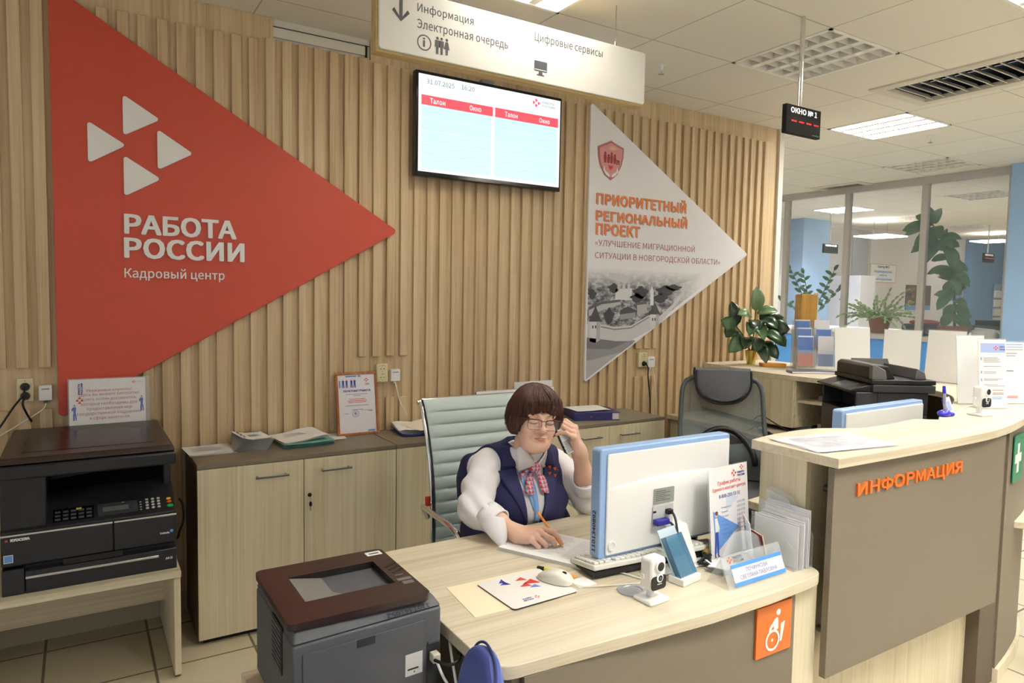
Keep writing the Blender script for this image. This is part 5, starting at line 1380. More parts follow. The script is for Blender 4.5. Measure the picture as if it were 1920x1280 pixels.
# brochure holder, wooden magazine file, folder, tray, plants
t = thing('brochure_holder', 'tiered clear acrylic holder full of blue and red brochures', 'brochure holder', (4.40, 3.02, CZ), math.radians(-42))
b = MB()
for k in range(3):
    y = -.09+.06*k; z0 = .02+.055*k
    b.box(-.13, .13, y, y+.0025, z0*.3, z0+.12+.02*k)
b.box(-.132, -.129, -.09, .10, 0, .30).box(.129, .132, -.09, .10, 0, .30).box(-.13, .13, .098, .101, 0, .34).box(-.001, .001, -.09, .10, 0, .25)
b.build('acrylic_tiers', ACRYL, t)
BB = mat('brochure_blue', (92,124,190), .5); BR = mat('brochure_red', (206,84,54), .5); BW = mat('brochure_white', (226,226,230), .6); BGY = mat('brochure_grey', (120,140,170), .5)
bi = 0
for k, (y, z0) in enumerate(((-.078, .03), (-.018, .085), (.042, .14))):
    for s, (top, botm) in zip((-1, 1), (((BB, BR), (BW, BB)), ((BB, BGY), (BB, BR)), ((BB, BR), (BW, BGY)))[k]):
        bt = thing('brochure', ('stack of %s brochures in the clear holder, %s tier' % (('blue and red', 'white and blue', 'blue and grey', 'dark blue', 'blue topped', 'pale grey')[bi], ('lowest', 'middle', 'highest')[k])), 'brochures', (0, 0, 0), 0, None)
        M4 = Matrix.Translation((4.40, 3.02, CZ)) @ Matrix.Rotation(math.radians(-42), 4, 'Z')
        bt.matrix_world = M4 @ Matrix.Translation((s*.066, y, z0)) @ Matrix.Rotation(math.radians(-9), 4, 'X')
        for q in range(4): MB().box(-.05+.002*q, .05+.002*q, .002+.004*q, .005+.004*q, 0, .20+.004*q).build('leaf', BW, bt, smooth=False)
        MB().box(-.05, .05, .0005, .002, .085, .20).build('cover_upper', top, bt, smooth=False); MB().box(-.05, .05, .0005, .002, 0, .085).build('cover_lower', botm, bt, smooth=False)
        bi += 1
t = thing('magazine_file', 'tall golden brown wooden box file behind the brochures', 'box file', (4.50, 3.16, CZ), math.radians(-40))
GW = wood('golden_wood', (206,160,76), (176,128,54), 'Z', 80, .45)
MB().box(-.05, .06, -.05, .05, 0, .53).build('box', GW, t, bevel=.002); MB().box(-.058, -.052, -.05, .05, 0, .53).box(-.068, -.062, -.05, .05, 0, .525).build('board', GW, t); MB().box(.06, .064, -.052, .052, 0, .54).build('white_sheet', WHITEP, t); MB().lathe([(.006, 0), (.006, .001)], (.0, -.051, .25), None, 12, -Y_).build('finger_hole', mat('hole_brown', (120,86,40), .6), t)
t = thing('closed_notebook', 'slim dark notebook lying at the inner edge before the brochures', 'notebook', (4.17, 2.85, CZ), math.radians(-32)); MB().box(-.17, .17, -.05, .05, .0, .014).build('cover', mat('notebook_dark', (96,98,118), .25), t, bevel=.003); MB().box(-.165, .168, -.052, .048, .003, .011).build('pages', WHITEP, t)
t = thing('wooden_tray', 'orange wooden tray lying at the foot of the gold plant pot', 'tray', (4.29, 3.27, CZ), math.radians(-32)); MB().prism(rrect(-.085, .085, -.05, .05, .012), (0, 0, 0), X_, Y_, Z_, .024).build('tray', mat('orange_wood', (216,152,58), .4), t, bevel=.003)

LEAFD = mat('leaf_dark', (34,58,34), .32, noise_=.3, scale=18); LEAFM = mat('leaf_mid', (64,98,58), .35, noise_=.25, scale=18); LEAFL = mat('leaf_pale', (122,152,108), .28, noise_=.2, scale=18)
def leaf(b, base, tip, width, up, m, fold=.25, droop=.0, n=7):
    """a broad oval leaf with a folded midrib"""
    base, tip = Vector(base), Vector(tip); d = tip-base; L = d.length; d.normalize()
    up = Vector(up); s = d.cross(up)
    if s.length < 1e-4: s = d.cross(X_)
    s.normalize(); n_ = s.cross(d).normalized()
    mid, l, r = [], [], []
    for i in range(n+1):
        u = i/n; w = width*(math.sin(PI*u**.9))**.55 if 0 < i < n else 0.0005
        p = base+d*(L*u)+n_*(L*(.18*math.sin(PI*u))-droop*u*u)
        mid.append(p); l.append(p+s*w/2+n_*w*fold*.5); r.append(p-s*w/2+n_*w*fold*.5)
    ml = [(a+c)/2+n_*width*.03 for a, c in zip(mid, l)]; mr = [(a+c)/2+n_*width*.03 for a, c in zip(mid, r)]
    b.grid([l, ml, mid, mr, r], m)
t = thing('potted_plant', 'broad-leaved green plant in a gold pot on the counter against the slats', 'plant', (4.285, 3.46, CZ))
MB().lathe([(.030, 0), (.038, .05), (.046, .105), (.042, .105), (.036, .06), (.0, .05)], (0, 0, 0), None, 26).build('pot', mat('gold_pot', (206,184,96), .25, .85), t)
MB().disc((0, 0, .088), .041, Z_, .006).build('soil', mat('soil', (52,40,30), .9), t)
b = MB()
stems = [[(0, 0, .08), (.01, -.01, .25), (.02, -.01, .44)], [(0, 0, .08), (-.06, .02, .20), (-.13, .04, .28)], [(0, 0, .08), (.08, -.03, .2), (.15, -.06, .28)], [(0, 0, .08), (-.05, -.06, .16), (-.12, -.09, .20)], [(0, 0, .08), (.06, -.10, .14), (.10, -.15, .17)]]
for s_ in stems: b.tube(smoothpath(s_, 5), .005, None, 6)
b.build('stem', mat('plant_stem', (88,110,60), .5), t)
Rv = Vector((.848, -.53, 0)); Tv = Vector((-.53, -.848, 0))   # along and towards the hall
def at(r, z, d=0): return Rv*r+Tv*d+Z_*z
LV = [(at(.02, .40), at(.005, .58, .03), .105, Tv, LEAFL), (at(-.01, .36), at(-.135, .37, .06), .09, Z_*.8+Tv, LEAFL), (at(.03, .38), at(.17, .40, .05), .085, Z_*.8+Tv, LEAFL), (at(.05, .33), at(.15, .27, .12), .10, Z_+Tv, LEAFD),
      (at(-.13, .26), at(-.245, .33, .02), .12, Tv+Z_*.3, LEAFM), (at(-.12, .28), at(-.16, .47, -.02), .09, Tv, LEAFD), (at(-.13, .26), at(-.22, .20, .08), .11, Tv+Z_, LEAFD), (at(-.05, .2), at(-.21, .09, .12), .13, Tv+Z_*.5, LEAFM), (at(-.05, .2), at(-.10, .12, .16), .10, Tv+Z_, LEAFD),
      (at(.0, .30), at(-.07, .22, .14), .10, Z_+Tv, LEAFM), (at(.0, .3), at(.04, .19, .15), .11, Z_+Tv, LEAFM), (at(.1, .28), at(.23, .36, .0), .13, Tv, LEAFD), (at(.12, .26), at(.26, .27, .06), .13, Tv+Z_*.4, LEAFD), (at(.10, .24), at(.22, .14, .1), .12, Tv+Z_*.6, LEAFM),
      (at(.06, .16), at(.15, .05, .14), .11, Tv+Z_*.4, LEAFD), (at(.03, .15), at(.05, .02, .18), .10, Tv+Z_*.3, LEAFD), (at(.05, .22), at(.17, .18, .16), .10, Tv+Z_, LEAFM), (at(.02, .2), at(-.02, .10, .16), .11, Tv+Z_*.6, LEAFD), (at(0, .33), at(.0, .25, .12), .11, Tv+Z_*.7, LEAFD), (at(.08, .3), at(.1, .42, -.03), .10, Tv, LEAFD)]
for bs, tp, w, up, m in LV:
    lb = MB(); leaf(lb, bs, tp, w, up, m); lb.build('leaf', m, t, ang=180, solid=.0012)

# second work place: chair, telephone, printer, monitor
t = monitor(3.005, 1.705, .8165, .33, .335, .04, math.radians(1.5), 'pale blue edged monitor half hidden behind the tall counter')
MB().box(-.05, .05, .0, .05, -.05, .06).build('stand_neck', WHITE, t, bevel=.005); MB().prism(rrect(-.12, .12, -.03, .12, .03), (0, 0, -.065), X_, Y_, Z_, .02).build('stand_base', WHITE, t, bevel=.003)
MFD = mat('mfp_charcoal', (58,58,61), .45, bump=.1, scale=1200); MFK = mat('mfp_black', (30,29,29), .35)
t = thing('multifunction_printer', 'charcoal multifunction printer with open feeder tray behind the tall counter', 'printer', (3.655, 2.155, DZ+.001), math.radians(237))
# local -Y is the front with the delivery bay, +X the long side towards the hall
b = MB(); b.box(-.205, .205, -.17, .20, 0, .27).box(-.205, .205, -.06, .20, .27, .385).box(-.205, -.19, -.17, -.06, .27, .385).box(.19, .205, -.17, -.06, .27, .385).box(-.19, .19, -.17, -.06, .372, .385)
b.build('body', MFD, t, bevel=.006)
MB().box(.2055, .209, -.10, .19, .04, .26).build('side_panel', MFD, t, bevel=.002)
MB().box(-.19, .19, -.165, -.06, .271, .275).build('delivery_tray', MFK, t)
MB().box(-.12, .12, -.173, -.168, .12, .17).build('front_slot', MFK, t); MB().box(.10, .16, -.174, -.170, .05, .075).build('badge', GREYP, t)
MB().add([(-.20, -.205, .385), (.20, -.205, .385), (.20, -.06, .385), (-.20, -.06, .385), (-.20, -.205, .395), (.20, -.205, .395), (.20, -.07, .43), (-.20, -.07, .43)], [(3, 2, 1, 0), (0, 1, 5, 4), (1, 2, 6, 5), (2, 3, 7, 6), (3, 0, 4, 7), (4, 5, 6, 7)]).build('control_panel', MFK, t, bevel=.003)
MB().add([(-.05, -.185, .4005), (.12, -.185, .4005), (.12, -.11, .4200), (-.05, -.11, .4200)], [(0, 1, 2, 3)]).build('touch_display', mat('mfp_display', (96,98,102), .2), t, smooth=False)
MB().box(-.215, .215, -.09, .23, .385, .425).build('scanner_unit', MFD, t, bevel=.004)
MB().box(-.215, .215, -.10, .23, .428, .452).build('scanner_lid', MFK, t, bevel=.004)
MB().prism([(-.10, .452), (.04, .452), (.0, .52), (-.08, .525), (-.10, .51)], (-.19, 0, 0), Y_, Z_, X_, .37).build('feeder', MFK, t, bevel=.006)
MB().prism([(-.10, .452), (-.02, .452), (-.03, .50), (-.085, .53), (-.10, .525)], (.18, 0, 0), Y_, Z_, X_, .035).build('feeder_cheek', mat('mfp_grey', (104,102,100), .4), t, bevel=.004)
MB().prism([(.14, .452), (.20, .452), (.19, .49), (.15, .51)], (-.16, 0, 0), Y_, Z_, X_, .34).build('feeder_end', mat('mfp_grey', (104,102,100), .4), t, bevel=.004)
MB().add([(-.155, -.02, .455), (-.150, .19, .455), (-.185, .185, .53), (-.185, -.02, .53), (-.165, -.02, .455), (-.160, .19, .455), (-.195, .185, .53), (-.195, -.02, .53)], [(0, 1, 2, 3), (7, 6, 5, 4), (0, 4, 5, 1), (1, 5, 6, 2), (2, 6, 7, 3), (3, 7, 4, 0)]).build('paper_support', MFK, t, bevel=.002)
t = thing('desk_telephone', 'black desk telephone with its handset beside the charcoal printer', 'telephone', (3.44, 2.47, DZ+.001), math.radians(215))
MB().add([(-.09, -.09, 0), (.10, -.09, 0), (.10, .10, 0), (-.09, .10, 0), (-.09, -.09, .025), (.10, -.09, .025), (.10, .10, .10), (-.09, .10, .10)], [(3, 2, 1, 0), (0, 1, 5, 4), (1, 2, 6, 5), (2, 3, 7, 6), (3, 0, 4, 7), (4, 5, 6, 7)]).build('base', DARK, t, bevel=.006)
MB().tube(smoothpath([(.07, -.10, .045), (.075, -.085, .07), (.078, .0, .11), (.078, .08, .14), (.07, .10, .125)], 5), [.020]+[.024]*4+[.016]*11+[.024]*4+[.020], None, 12).build('handset', BLACK, t)
b = MB()
for r in range(4):
    for c in range(3): b.box(-.05+.03*c, -.03+.03*c, -.07+.028*r, -.052+.028*r, .034+.011*r, .042+.011*r)
b.build('keys', mat('phone_key', (90,90,92), .4), t, bevel=.002)
pts = []
path = smoothpath([(3.47, 2.60, DZ+.02), (3.53, 2.64, DZ+.018), (3.60, 2.72, DZ+.018), (3.66, 2.80, DZ+.018), (3.70, 2.90, DZ+.016)], 16)
for i, p in enumerate(path): pts.append(p+Vector((.010*math.cos(i*1.9), .004*math.sin(i), .010*math.sin(i*1.9))))
MBc = MB(); inv = t.matrix_basis.inverted() if False else None
tag(MBc.tube(smoothpath(pts, 3), .004, None, 6).build('coiled_cord', BLACK), 'coiled black telephone cord lying on the inner desk', 'cord')
tag(MB().tube(smoothpath([(3.87, 3.10, .77), (3.86, 3.02, .83), (3.85, 2.90, .80), (3.84, 2.78, .762), (3.78, 2.70, .757), (3.70, 2.62, .757), (3.62, 2.55, .757)], 6), .004, None, 6).build('thin_black_cable', BLACK), 'thin black cable arching from the counter back to the telephone', 'cable')
tag(MB().tube(smoothpath([(3.72, 2.98, .757), (3.70, 2.93, .79), (3.73, 2.90, .80), (3.74, 2.95, .77), (3.71, 2.90, .757), (3.66, 2.80, .757)], 6), .004, None, 6).build('tangled_wire', BLACK), 'tangle of black wire on the inner desk behind the grey chair', 'cable')
t = thing('paper_sheet', 'white sheet lying flat behind the desk telephone', 'paper', (3.80, 2.70, DZ)); sheet(MB(), 0, 0, .2, .12, .002, .5).build('sheet', WHITEP, t)
BAG = clear('bag_film', (214,206,206), .55, .25)
for x, y, z, rx, lab in ((4.12, 2.60, .966, .10, 'crumpled clear bag stuffed into the upper cubby'), (4.12, 2.60, .786, .10, 'crumpled clear bag stuffed into the lower cubby')):
    t = thing('plastic_bag', lab, 'bag', (x, y, z)); b = MB().ell((0, 0, .06), .11, .12, .055, None, 26, 18)
    b.v = [(v[0]*(1+.25*noise.noise(Vector(v)*22)), v[1]*(1+.2*noise.noise(Vector(v)*19)), max(.001, v[2]*(1+.2*noise.noise(Vector(v)*24)))) for v in b.v]
    b.build('film', BAG, t, ang=50); MB().box(-.11, .05, -.10, .10, .002, .03).build('contents', mat('bag_contents', (150,130,126), .8), t)

# grey mesh task chair
t = thing('office_chair', 'grey mesh office chair with a padded headrest', 'chair', (3.17, 2.69, 0), math.radians(-38))
# local -Y is the front; the camera looks at the front of the back
bm_ = bpy.data.materials.new('chair_mesh'); bm_.use_nodes = True
nt = bm_.node_tree; bs = nt.nodes['Principled BSDF']; bs.inputs['Base Color'].default_value = (*C(104,114,116), 1); bs.inputs['Roughness'].default_value = .7
tc = nt.nodes.new('ShaderNodeTexCoord'); mp = nt.nodes.new('ShaderNodeMapping'); mp.inputs['Scale'].default_value = (1, 0, 1); vo = nt.nodes.new('ShaderNodeTexVoronoi'); vo.inputs['Scale'].default_value = 300; vo.inputs['Randomness'].default_value = .15
th = nt.nodes.new('ShaderNodeMath'); th.operation = 'GREATER_THAN'; th.inputs[1].default_value = .30
nt.links.new(tc.outputs['Object'], mp.inputs[0]); nt.links.new(mp.outputs[0], vo.inputs['Vector']); nt.links.new(vo.outputs['Distance'], th.inputs[0]); nt.links.new(th.outputs[0], bs.inputs['Alpha'])
def back_half(z):   # half width of the back at height z
    u = (z-.52)/(1.135-.52)
    return (.265-.03*u)*(1 if u < .80 else max(.0, 1-((u-.80)/.20)**2.6)**.5*.40+.60)
def back_y(x, z): return .20+.16*(z-.5)-.07*math.exp(-((z-.66)/.12)**2)+.9*x*x*-.6
rows = []
for i in range(19):
    z = .52+(1.135-.52)*i/18; h = back_half(z); rows.append([(h*(j/10-1), back_y(h*(j/10-1), z), z) for j in range(21)])
b = MB().grid(rows); b.build('mesh_back', bm_, t, ang=180)
per = [r[0] for r in rows]+rows[-1][1:-1]+[r[-1] for r in rows[::-1]]
MB().tube(per, .014, None, 8).build('back_frame', mat('chair_frame_grey', (84,90,94), .5), t, ang=180)
lum = [(.18*math.cos(a), .27+.0, .62+.20*math.sin(a)) for a in [PI*i/20 for i in range(21)]]
MB().tube([(x, back_y(x, z)-.022, z) for x, y, z in lum], .017, None, 8).build('lumbar_arc', BLACK, t, ang=180)
MB().prism([(.165*math.cos(a), .62+.185*math.sin(a)) for a in [PI*i/20 for i in range(21)]], (0, .185, 0), X_, Z_, Y_, .02).build('lumbar_pad', mat('lumbar_dark', (58,56,56), .6), t, bevel=.01)
rows = []
HM = mat('headrest_leather', (92,94,98), .45, bump=.08, scale=400)
out_ = [(-.165+.0*i, 1.165) for i in range(1)]
prof = [(-.165, 1.17), (-.165, 1.09), (-.150, 1.04), (-.115, 1.0), (-.06, .975), (0, .968), (.06, .975), (.115, 1.0), (.150, 1.04), (.165, 1.09), (.165, 1.17)]
pp = [tuple(p)[:2] for p in smoothpath([(x, z, 0) for x, z in prof], 4)]
yb_ = lambda z: .20+.16*(z-.5)
b = MB(); n = len(pp)
fr_ = [(x, yb_(z)-.050-.9*x*x*.6, z) for x, z in pp]; ins = [(x*.86, yb_(z)-.075-.9*x*x*.5, 1.17+(z-1.17)*.90-.0) for x, z in pp]; bk = [(x, yb_(z)-.012-.54*x*x, z) for x, z in pp]
b.add(fr_+ins+bk, [(i, i+1, n+i+1, n+i) for i in range(n-1)]+[(i+1, i, 2*n+i, 2*n+i+1) for i in range(n-1)]+[tuple(range(n, 2*n))[::-1]])
top_f = [(x/10*.165, yb_(1.17)-.05+.02*math.cos(0)-.54*(x/10*.165)**2, 1.17) for x in range(-10, 11)]
b.grid([[(x, y-.022, 1.168) for x, y, z in top_f], [(x, y+.0, 1.183) for x, y, z in top_f], [(x, y+.045, 1.178) for x, y, z in top_f], [(x, y+.07, 1.15) for x, y, z in top_f], [(x, y+.072, 1.07) for x, y, z in top_f]])
b.build('headrest', HM, t, ang=50)
MB().tube([(x, y-.004, z) for x, y, z in fr_], .007, None, 6).build('headrest_piping', BLACK, t, ang=180)
MB().prism(rrect(-.25, .25, -.26, .20, .07), (0, 0, .44), X_, Y_, Z_, .07).build('seat', mat('chair_seat_grey', (70,72,76), .7), t, bevel=.02, seg=3)
MB().tube([(0, -.02, .06), (0, -.02, .44)], .028, None, 14).build('gas_lift', BLACK, t)
MB().tube(smoothpath([(0, .1, .42), (0, .25, .42), (0, .29, .55), (0, .27, .75)], 5), .02, None, 8).build('back_support', BLACK, t)
for k in range(5):
    a = 2*PI*k/5+.3; MB().tube([(0, -.02, .10), (.28*math.cos(a), -.02+.28*math.sin(a), .065)], [.026, .016], None, 8).build('base_arm', BLACK, t)
    MB().lathe([(.024, -.022), (.028, -.01), (.028, .01), (.024, .022)], (.29*math.cos(a), -.02+.29*math.sin(a), .029), None, 14, (math.sin(a), -math.cos(a), 0)).build('caster', BLACK, t)

# ------------------------------------------------------------------ beyond the glass
def pot(b, c, r, h): return b.lathe([(r*.72, 0), (r*.95, h*.8), (r*1.05, h*.8), (r*1.08, h), (r*.95, h), (r*.9, h*.85), (0, h*.82)], c, None, 22)
TER = mat('terracotta', (146,92,66), .7)
t = thing('zz_plant', 'tall stemmed houseplant with paired leaflets behind the wooden box file', 'plant', (8.12, 5.62, 1.235))
pot(MB(), (0, 0, 0), .10, .16).build('pot', WHITE, t)
GL = mat('zz_leaf', (62,118,78), .35, noise_=.2, scale=12)
Rv2 = Vector((.53, -.848, 0)); Rv2 = Vector((.5, -.87, 0))
for k, (ex, ez, n_) in enumerate(((-.28, .78, 11), (-.12, .72, 9), (.24, .76, 11), (.30, .52, 8), (-.36, .36, 7))):
    p0 = Vector((0, 0, .14)); p1 = Rv2*ex*.5+Z_*(ez*.55+.05); p2 = Rv2*ex+Z_*ez
    path = smoothpath([p0, p1, p2], 8); MB().tube(path, [.010-.006*i/(len(path)-1) for i in range(len(path))], None, 6).build('stem', GL, t)
    b = MB()
    for i in range(n_):
        p = path[int(4+i*(len(path)-5)/n_)]; s = 1 if i % 2 else -1
        leaf(b, p, p+Rv2*(.075*s)+Z_*.055+Vector((-.02, 0, 0)), .045, Vector((-1, -.4, .3)), GL, .1, 0, 5)
    leaf(b, path[-1], path[-1]+Rv2*ex*.2+Z_*.08, .045, Vector((-1, -.4, .3)), GL, .1, 0, 5); b.build('leaflets', GL, t, ang=180)
t = thing('cactus_plant', 'spreading segmented cactus plant in a small terracotta pot behind the glass', 'plant', (8.08, 4.69, 1.235))
pot(MB(), (0, 0, 0), .125, .19).build('pot', TER, t)
CGm = mat('cactus_green', (150,178,132), .5, noise_=.2, scale=20); rnd = random.Random(11)
for k in range(46):
    a = 2*PI*rnd.random(); el = rnd.uniform(.15, 1.2); L_ = rnd.uniform(.30, .52); b = MB(); p = Vector((.05*math.cos(a), .05*math.sin(a), .17)); d = Vector((math.cos(a)*math.cos(el), math.sin(a)*math.cos(el)*1.1, math.sin(el)*.8))
    for s in range(7):
        q = p+d*(L_/7); leaf(b, p, q+d*.006, .026, Vector((-1, -.5, .4)), CGm, .05, 0, 4); p = q; d = (d+Vector((rnd.uniform(-.3, .3), rnd.uniform(-.35, .35), rnd.uniform(-.30, .10)))).normalized()
    b.build('stem_segments', CGm, t, ang=180)
t = thing('rubber_plant', 'tall leaning rubber plant in a shallow terracotta pot behind the glass', 'plant', (8.10, 3.86, 1.235))
pot(MB(), (0, 0, 0), .16, .12).build('pot', TER, t)
RL = mat('rubber_leaf', (72,116,82), .3, noise_=.2, scale=10); rnd = random.Random(4)
tr_ = smoothpath([(0, 0, .08), (.0, .02, .4), (0, .06, .75), (0, .17, 1.05), (0, .30, 1.25)], 8)
MB().tube(tr_, [.016-.010*i/(len(tr_)-1) for i in range(len(tr_))], None, 8).build('stem', mat('rubber_stem', (90,84,56), .7), t)
for k in range(44):
    i = int(3+(len(tr_)-4)*k/43.); p = Vector(tr_[i]); s = rnd.choice((-1, 1)); y_ = rnd.uniform(.10, .24)*s; zz = rnd.uniform(-.26, .10)
    lb = MB(); leaf(lb, p, p+Vector((rnd.uniform(-.16, .06), y_, zz)), rnd.uniform(.085, .13), Vector((-1, -.6, .6)), RL, .15, .02, 6); lb.build('leaf', RL, t, ang=180)
for y_, zz in ((.16, .10), (.05, .20), (-.12, .16), (.30, -.06)):
    lb = MB(); p = Vector(tr_[-1]); leaf(lb, p, p+Vector((-.05, y_, zz)), .11, Vector((-1, -.6, .4)), RL, .15, 0, 6); lb.build('leaf', RL, t, ang=180)
# posters and notices on the far wall (y = 7.6)
def wall_sheet(x0, x1, z0, z1, label, m, cat='poster', name='poster', y=7.6):
    t = thing(name, label, cat, ((x0+x1)/2, y, (z0+z1)/2)); MB().box(-(x1-x0)/2, (x1-x0)/2, -.012, 0, -(z1-z0)/2, (z1-z0)/2).build('sheet', m, t, smooth=False); return t
S_ = 7.6/9.0
t = wall_sheet(12.68, 13.55, 1.98, 2.33, 'white office sign with blue lettering on the far wall', WHITEP, 'sign', 'office_sign')
b = MB(); OY = -.0125
b.text('Сектор № 5', (-.20, OY, .09), X_, Z_, .40, .06, 0, NAVYT, .02, -Y_); b.text('Индивидуальная', (-.30, OY, .0), X_, Z_, .60, .06, 0, BLUEL, .02, -Y_); b.text('работа', (-.12, OY, -.06), X_, Z_, .24, .05, 0, BLUEL, .02, -Y_); b.text('с работодателями', (-.33, OY, -.14), X_, Z_, .64, .055, 0, BLUEL, .02, -Y_)
for x0, x1, z0, z1 in ((-.435, .435, .165, .175), (-.435, .435, -.175, -.165), (-.435, -.425, -.175, .175), (.425, .435, -.175, .175)): b.prism([(x0, z0), (x1, z0), (x1, z1), (x0, z1)], (0, OY, 0), X_, Z_, -Y_, .001, mat('sign_border', (214,150,110), .6))
b.build('print', BLUEL, t, smooth=False)
for x0, x1, z0, z1, lab, sd in ((13.95, 14.88, 1.46, 1.96, 'dark photo poster with a blue lower band on the far wall', 1), (15.55, 16.15, 1.66, 2.33, 'colour poster half hidden behind the rubber plant', 2)):
    t = wall_sheet(x0, x1, z0, z1, lab, mat('poster_ground_%d' % sd, (96,84,80), .5)); w, h = (x1-x0)/2, (z1-z0)/2; b = MB(); rnd = random.Random(sd)
    P = lambda a, c, d_, e_, m: b.prism([(a*w, d_*h), (c*w, d_*h), (c*w, e_*h), (a*w, e_*h)], (0, -.0125, 0), X_, Z_, -Y_, .001, m)
    P(-1, 1, -1, -.62, BLUEL)
    for k in range(9): b.prism(ngon(rnd.uniform(-.8, .8)*w, rnd.uniform(-.4, .8)*h, w*rnd.uniform(.08, .22), h*rnd.uniform(.1, .25), 9), (0, -.0125-.0004*k, 0), X_, Z_, -Y_, .0003, mat('poster_blob_%d' % (k % 4), ((150,110,70), (60,56,66), (196,150,70), (120,130,170))[k % 4], .5))
    b.build('print', BLUEL, t, smooth=False)
t = thing('wall_leaflet_rack', 'hanging rack of white leaflets on the deep blue far column', 'leaflet rack', (17.35, 7.44, 1.3))
for k in range(5): MB().box(-.14, .14, -.05, -.01, -.35+.2*k, -.19+.2*k).build('leaflets', WHITEP, t)
MB().box(-.16, .16, -.01, 0, -.4, .75).build('backboard', mat('rack_board', (150,176,214), .5), t)
# the desk along the partition in the glazed office
t = thing('office_desk', 'long grey desk standing against the glass inside the next office', 'desk', (9.0, 5.0, 0)); MB().box(-1.0, 1.0, -1.65, 1.9, 1.195, 1.225).build('desktop', mat('grey_desktop', (206,204,200), .5), t)
for x in (-.9, .9): MB().box(x-.03, x+.03, -1.6, 1.85, 0, 1.195).build('leg_panel', wt, t)
t = thing('red_bag', 'dark bag with a red scarf lying on the desk behind the glass', 'bag', (8.35, 4.36, 1.228)); MB().box(-.12, .12, -.22, .16, 0, .13).build('bag', mat('bag_dark', (46,44,60), .7), t, bevel=.03); b = MB().ell((0, -.05, .15), .11, .17, .035); b.build('scarf', mat('scarf_red', (190,90,86), .8), t)
t = thing('desk_printer', 'grey desk printer behind the glass beside the blue column', 'printer', (8.6, 3.62, 1.228)); MB().box(-.22, .22, -.22, .20, 0, .14).build('body', mat('printer_midgrey', (96,94,96), .5), t, bevel=.01); MB().box(-.2, .2, -.2, .18, .14, .20).build('lid', mat('printer_blue_dark', (40,46,66), .4), t, bevel=.01)
t = thing('white_device', 'white office device with a thin bent arm on the desk behind the glass', 'device', (8.2, 3.58, 1.228)); MB().box(-.10, .10, -.12, .12, 0, .10).build('body', WHITE, t, bevel=.02); MB().tube([(-.05, .10, .11), (-.05, -.08, .10), (-.05, -.24, .02)], .012, None, 8).build('arm', WHITE, t)
t = thing('white_cupboard', 'tall white cupboard by the far wall behind the pale blue column', 'cupboard', (11.45, 7.18, 0)); MB().box(-.22, .22, -.3, .3, 0, 2.05).build('body', mat('cupboard_white', (228,228,236), .5), t, bevel=.005); MB().box(-.24, -.22, -.29, .0, .02, 2.03).box(-.24, -.22, .005, .29, .02, 2.03).build('door', mat('cupboard_white', (228,228,236), .5), t, bevel=.003)
# chairs and table in the passage between counter and partition
PUR = mat('purple_cloth', (62,52,130), .8)
for x, y, rz, lab in ((6.0, 3.05, 0, 'purple seated waiting chair seen beyond the nearest blank stand'), (6.9, 4.4, .4, 'pale blue plastic chair back beyond the first blank stand')):
    t = thing('waiting_chair', lab, 'chair', (x, y, 0), rz); m = PUR if rz == 0 else mat('pale_blue_plastic', (140,186,232), .4)
    MB().prism(rrect(-.22, .22, -.22, .22, .05), (0, 0, .43), X_, Y_, Z_, .05).build('seat', m, t, bevel=.015); MB().prism(rrect(-.22, .22, .52, .86, .06), (0, .21, 0), X_, Z_, Y_, .04).build('backrest', m, t, bevel=.012)
    for sx in (-1, 1):
        for sy in (-1, 1): MB().tube([(sx*.19, sy*.19, 0), (sx*.19, sy*.19, .43)], .012, None, 8).build('leg', CHROME, t)
        MB().tube([(sx*.17, .20, .44), (sx*.17, .225, .6)], .012, None, 8).build('back_post', CHROME, t)
t = thing('small_table', 'pale table with a purple front beyond the blank stand by the leaflets', 'table', (6.55, 3.18, 0)); MB().box(-.3, .3, -.35, .35, .70, .725).build('tabletop', mat('table_pale_blue', (176,200,226), .4), t, bevel=.003); MB().box(-.28, -.26, -.33, .33, .05, .70).build('front_cloth', PUR, t)
for sx in (-1, 1):
    for sy in (-1, 1): MB().tube([(sx*.24, sy*.30, 0), (sx*.24, sy*.30, .70)], .015, None, 8).build('leg', CHROME, t)
# ------------------------------------------------------------------ smooth blended surfaces for the figure
F32 = np.float32
def A(*v): return np.array(v, F32)
def cap(P, a, b, r1, r2=None):
    r2 = r1 if r2 is None else r2
    a = np.asarray(a, F32); b = np.asarray(b, F32); d = b-a
    t = np.clip(((P-a) @ d)/max(1e-9, float(d @ d)), 0, 1)
    q = P-a-t[:, None]*d
    return np.sqrt((q*q).sum(1))-(r1+(r2-r1)*t)
def ell(P, c, r, R=None):
    q = P-np.asarray(c, F32)
    if R is not None: q = q @ np.asarray(R, F32)
    r = np.asarray(r, F32)
    k0 = np.sqrt(((q/r)**2).sum(1)); k1 = np.sqrt(((q/(r*r))**2).sum(1))
    return k0*(k0-1)/np.maximum(k1, 1e-6)
def smin(a, b, k):
    h = np.clip(.5+.5*(b-a)/k, 0, 1); return b+(a-b)*h-k*h*(1-h)
def smax(a, b, k): return -smin(-a, -b, k)
def chain(P, pts, rs, k=.0):
    d = None
    for a, b, r1, r2 in zip(pts[:-1], pts[1:], rs[:-1], rs[1:]):
        e = cap(P, a, b, r1, r2); d = e if d is None else (np.minimum(d, e) if k == 0 else smin(d, e, k))
    return d
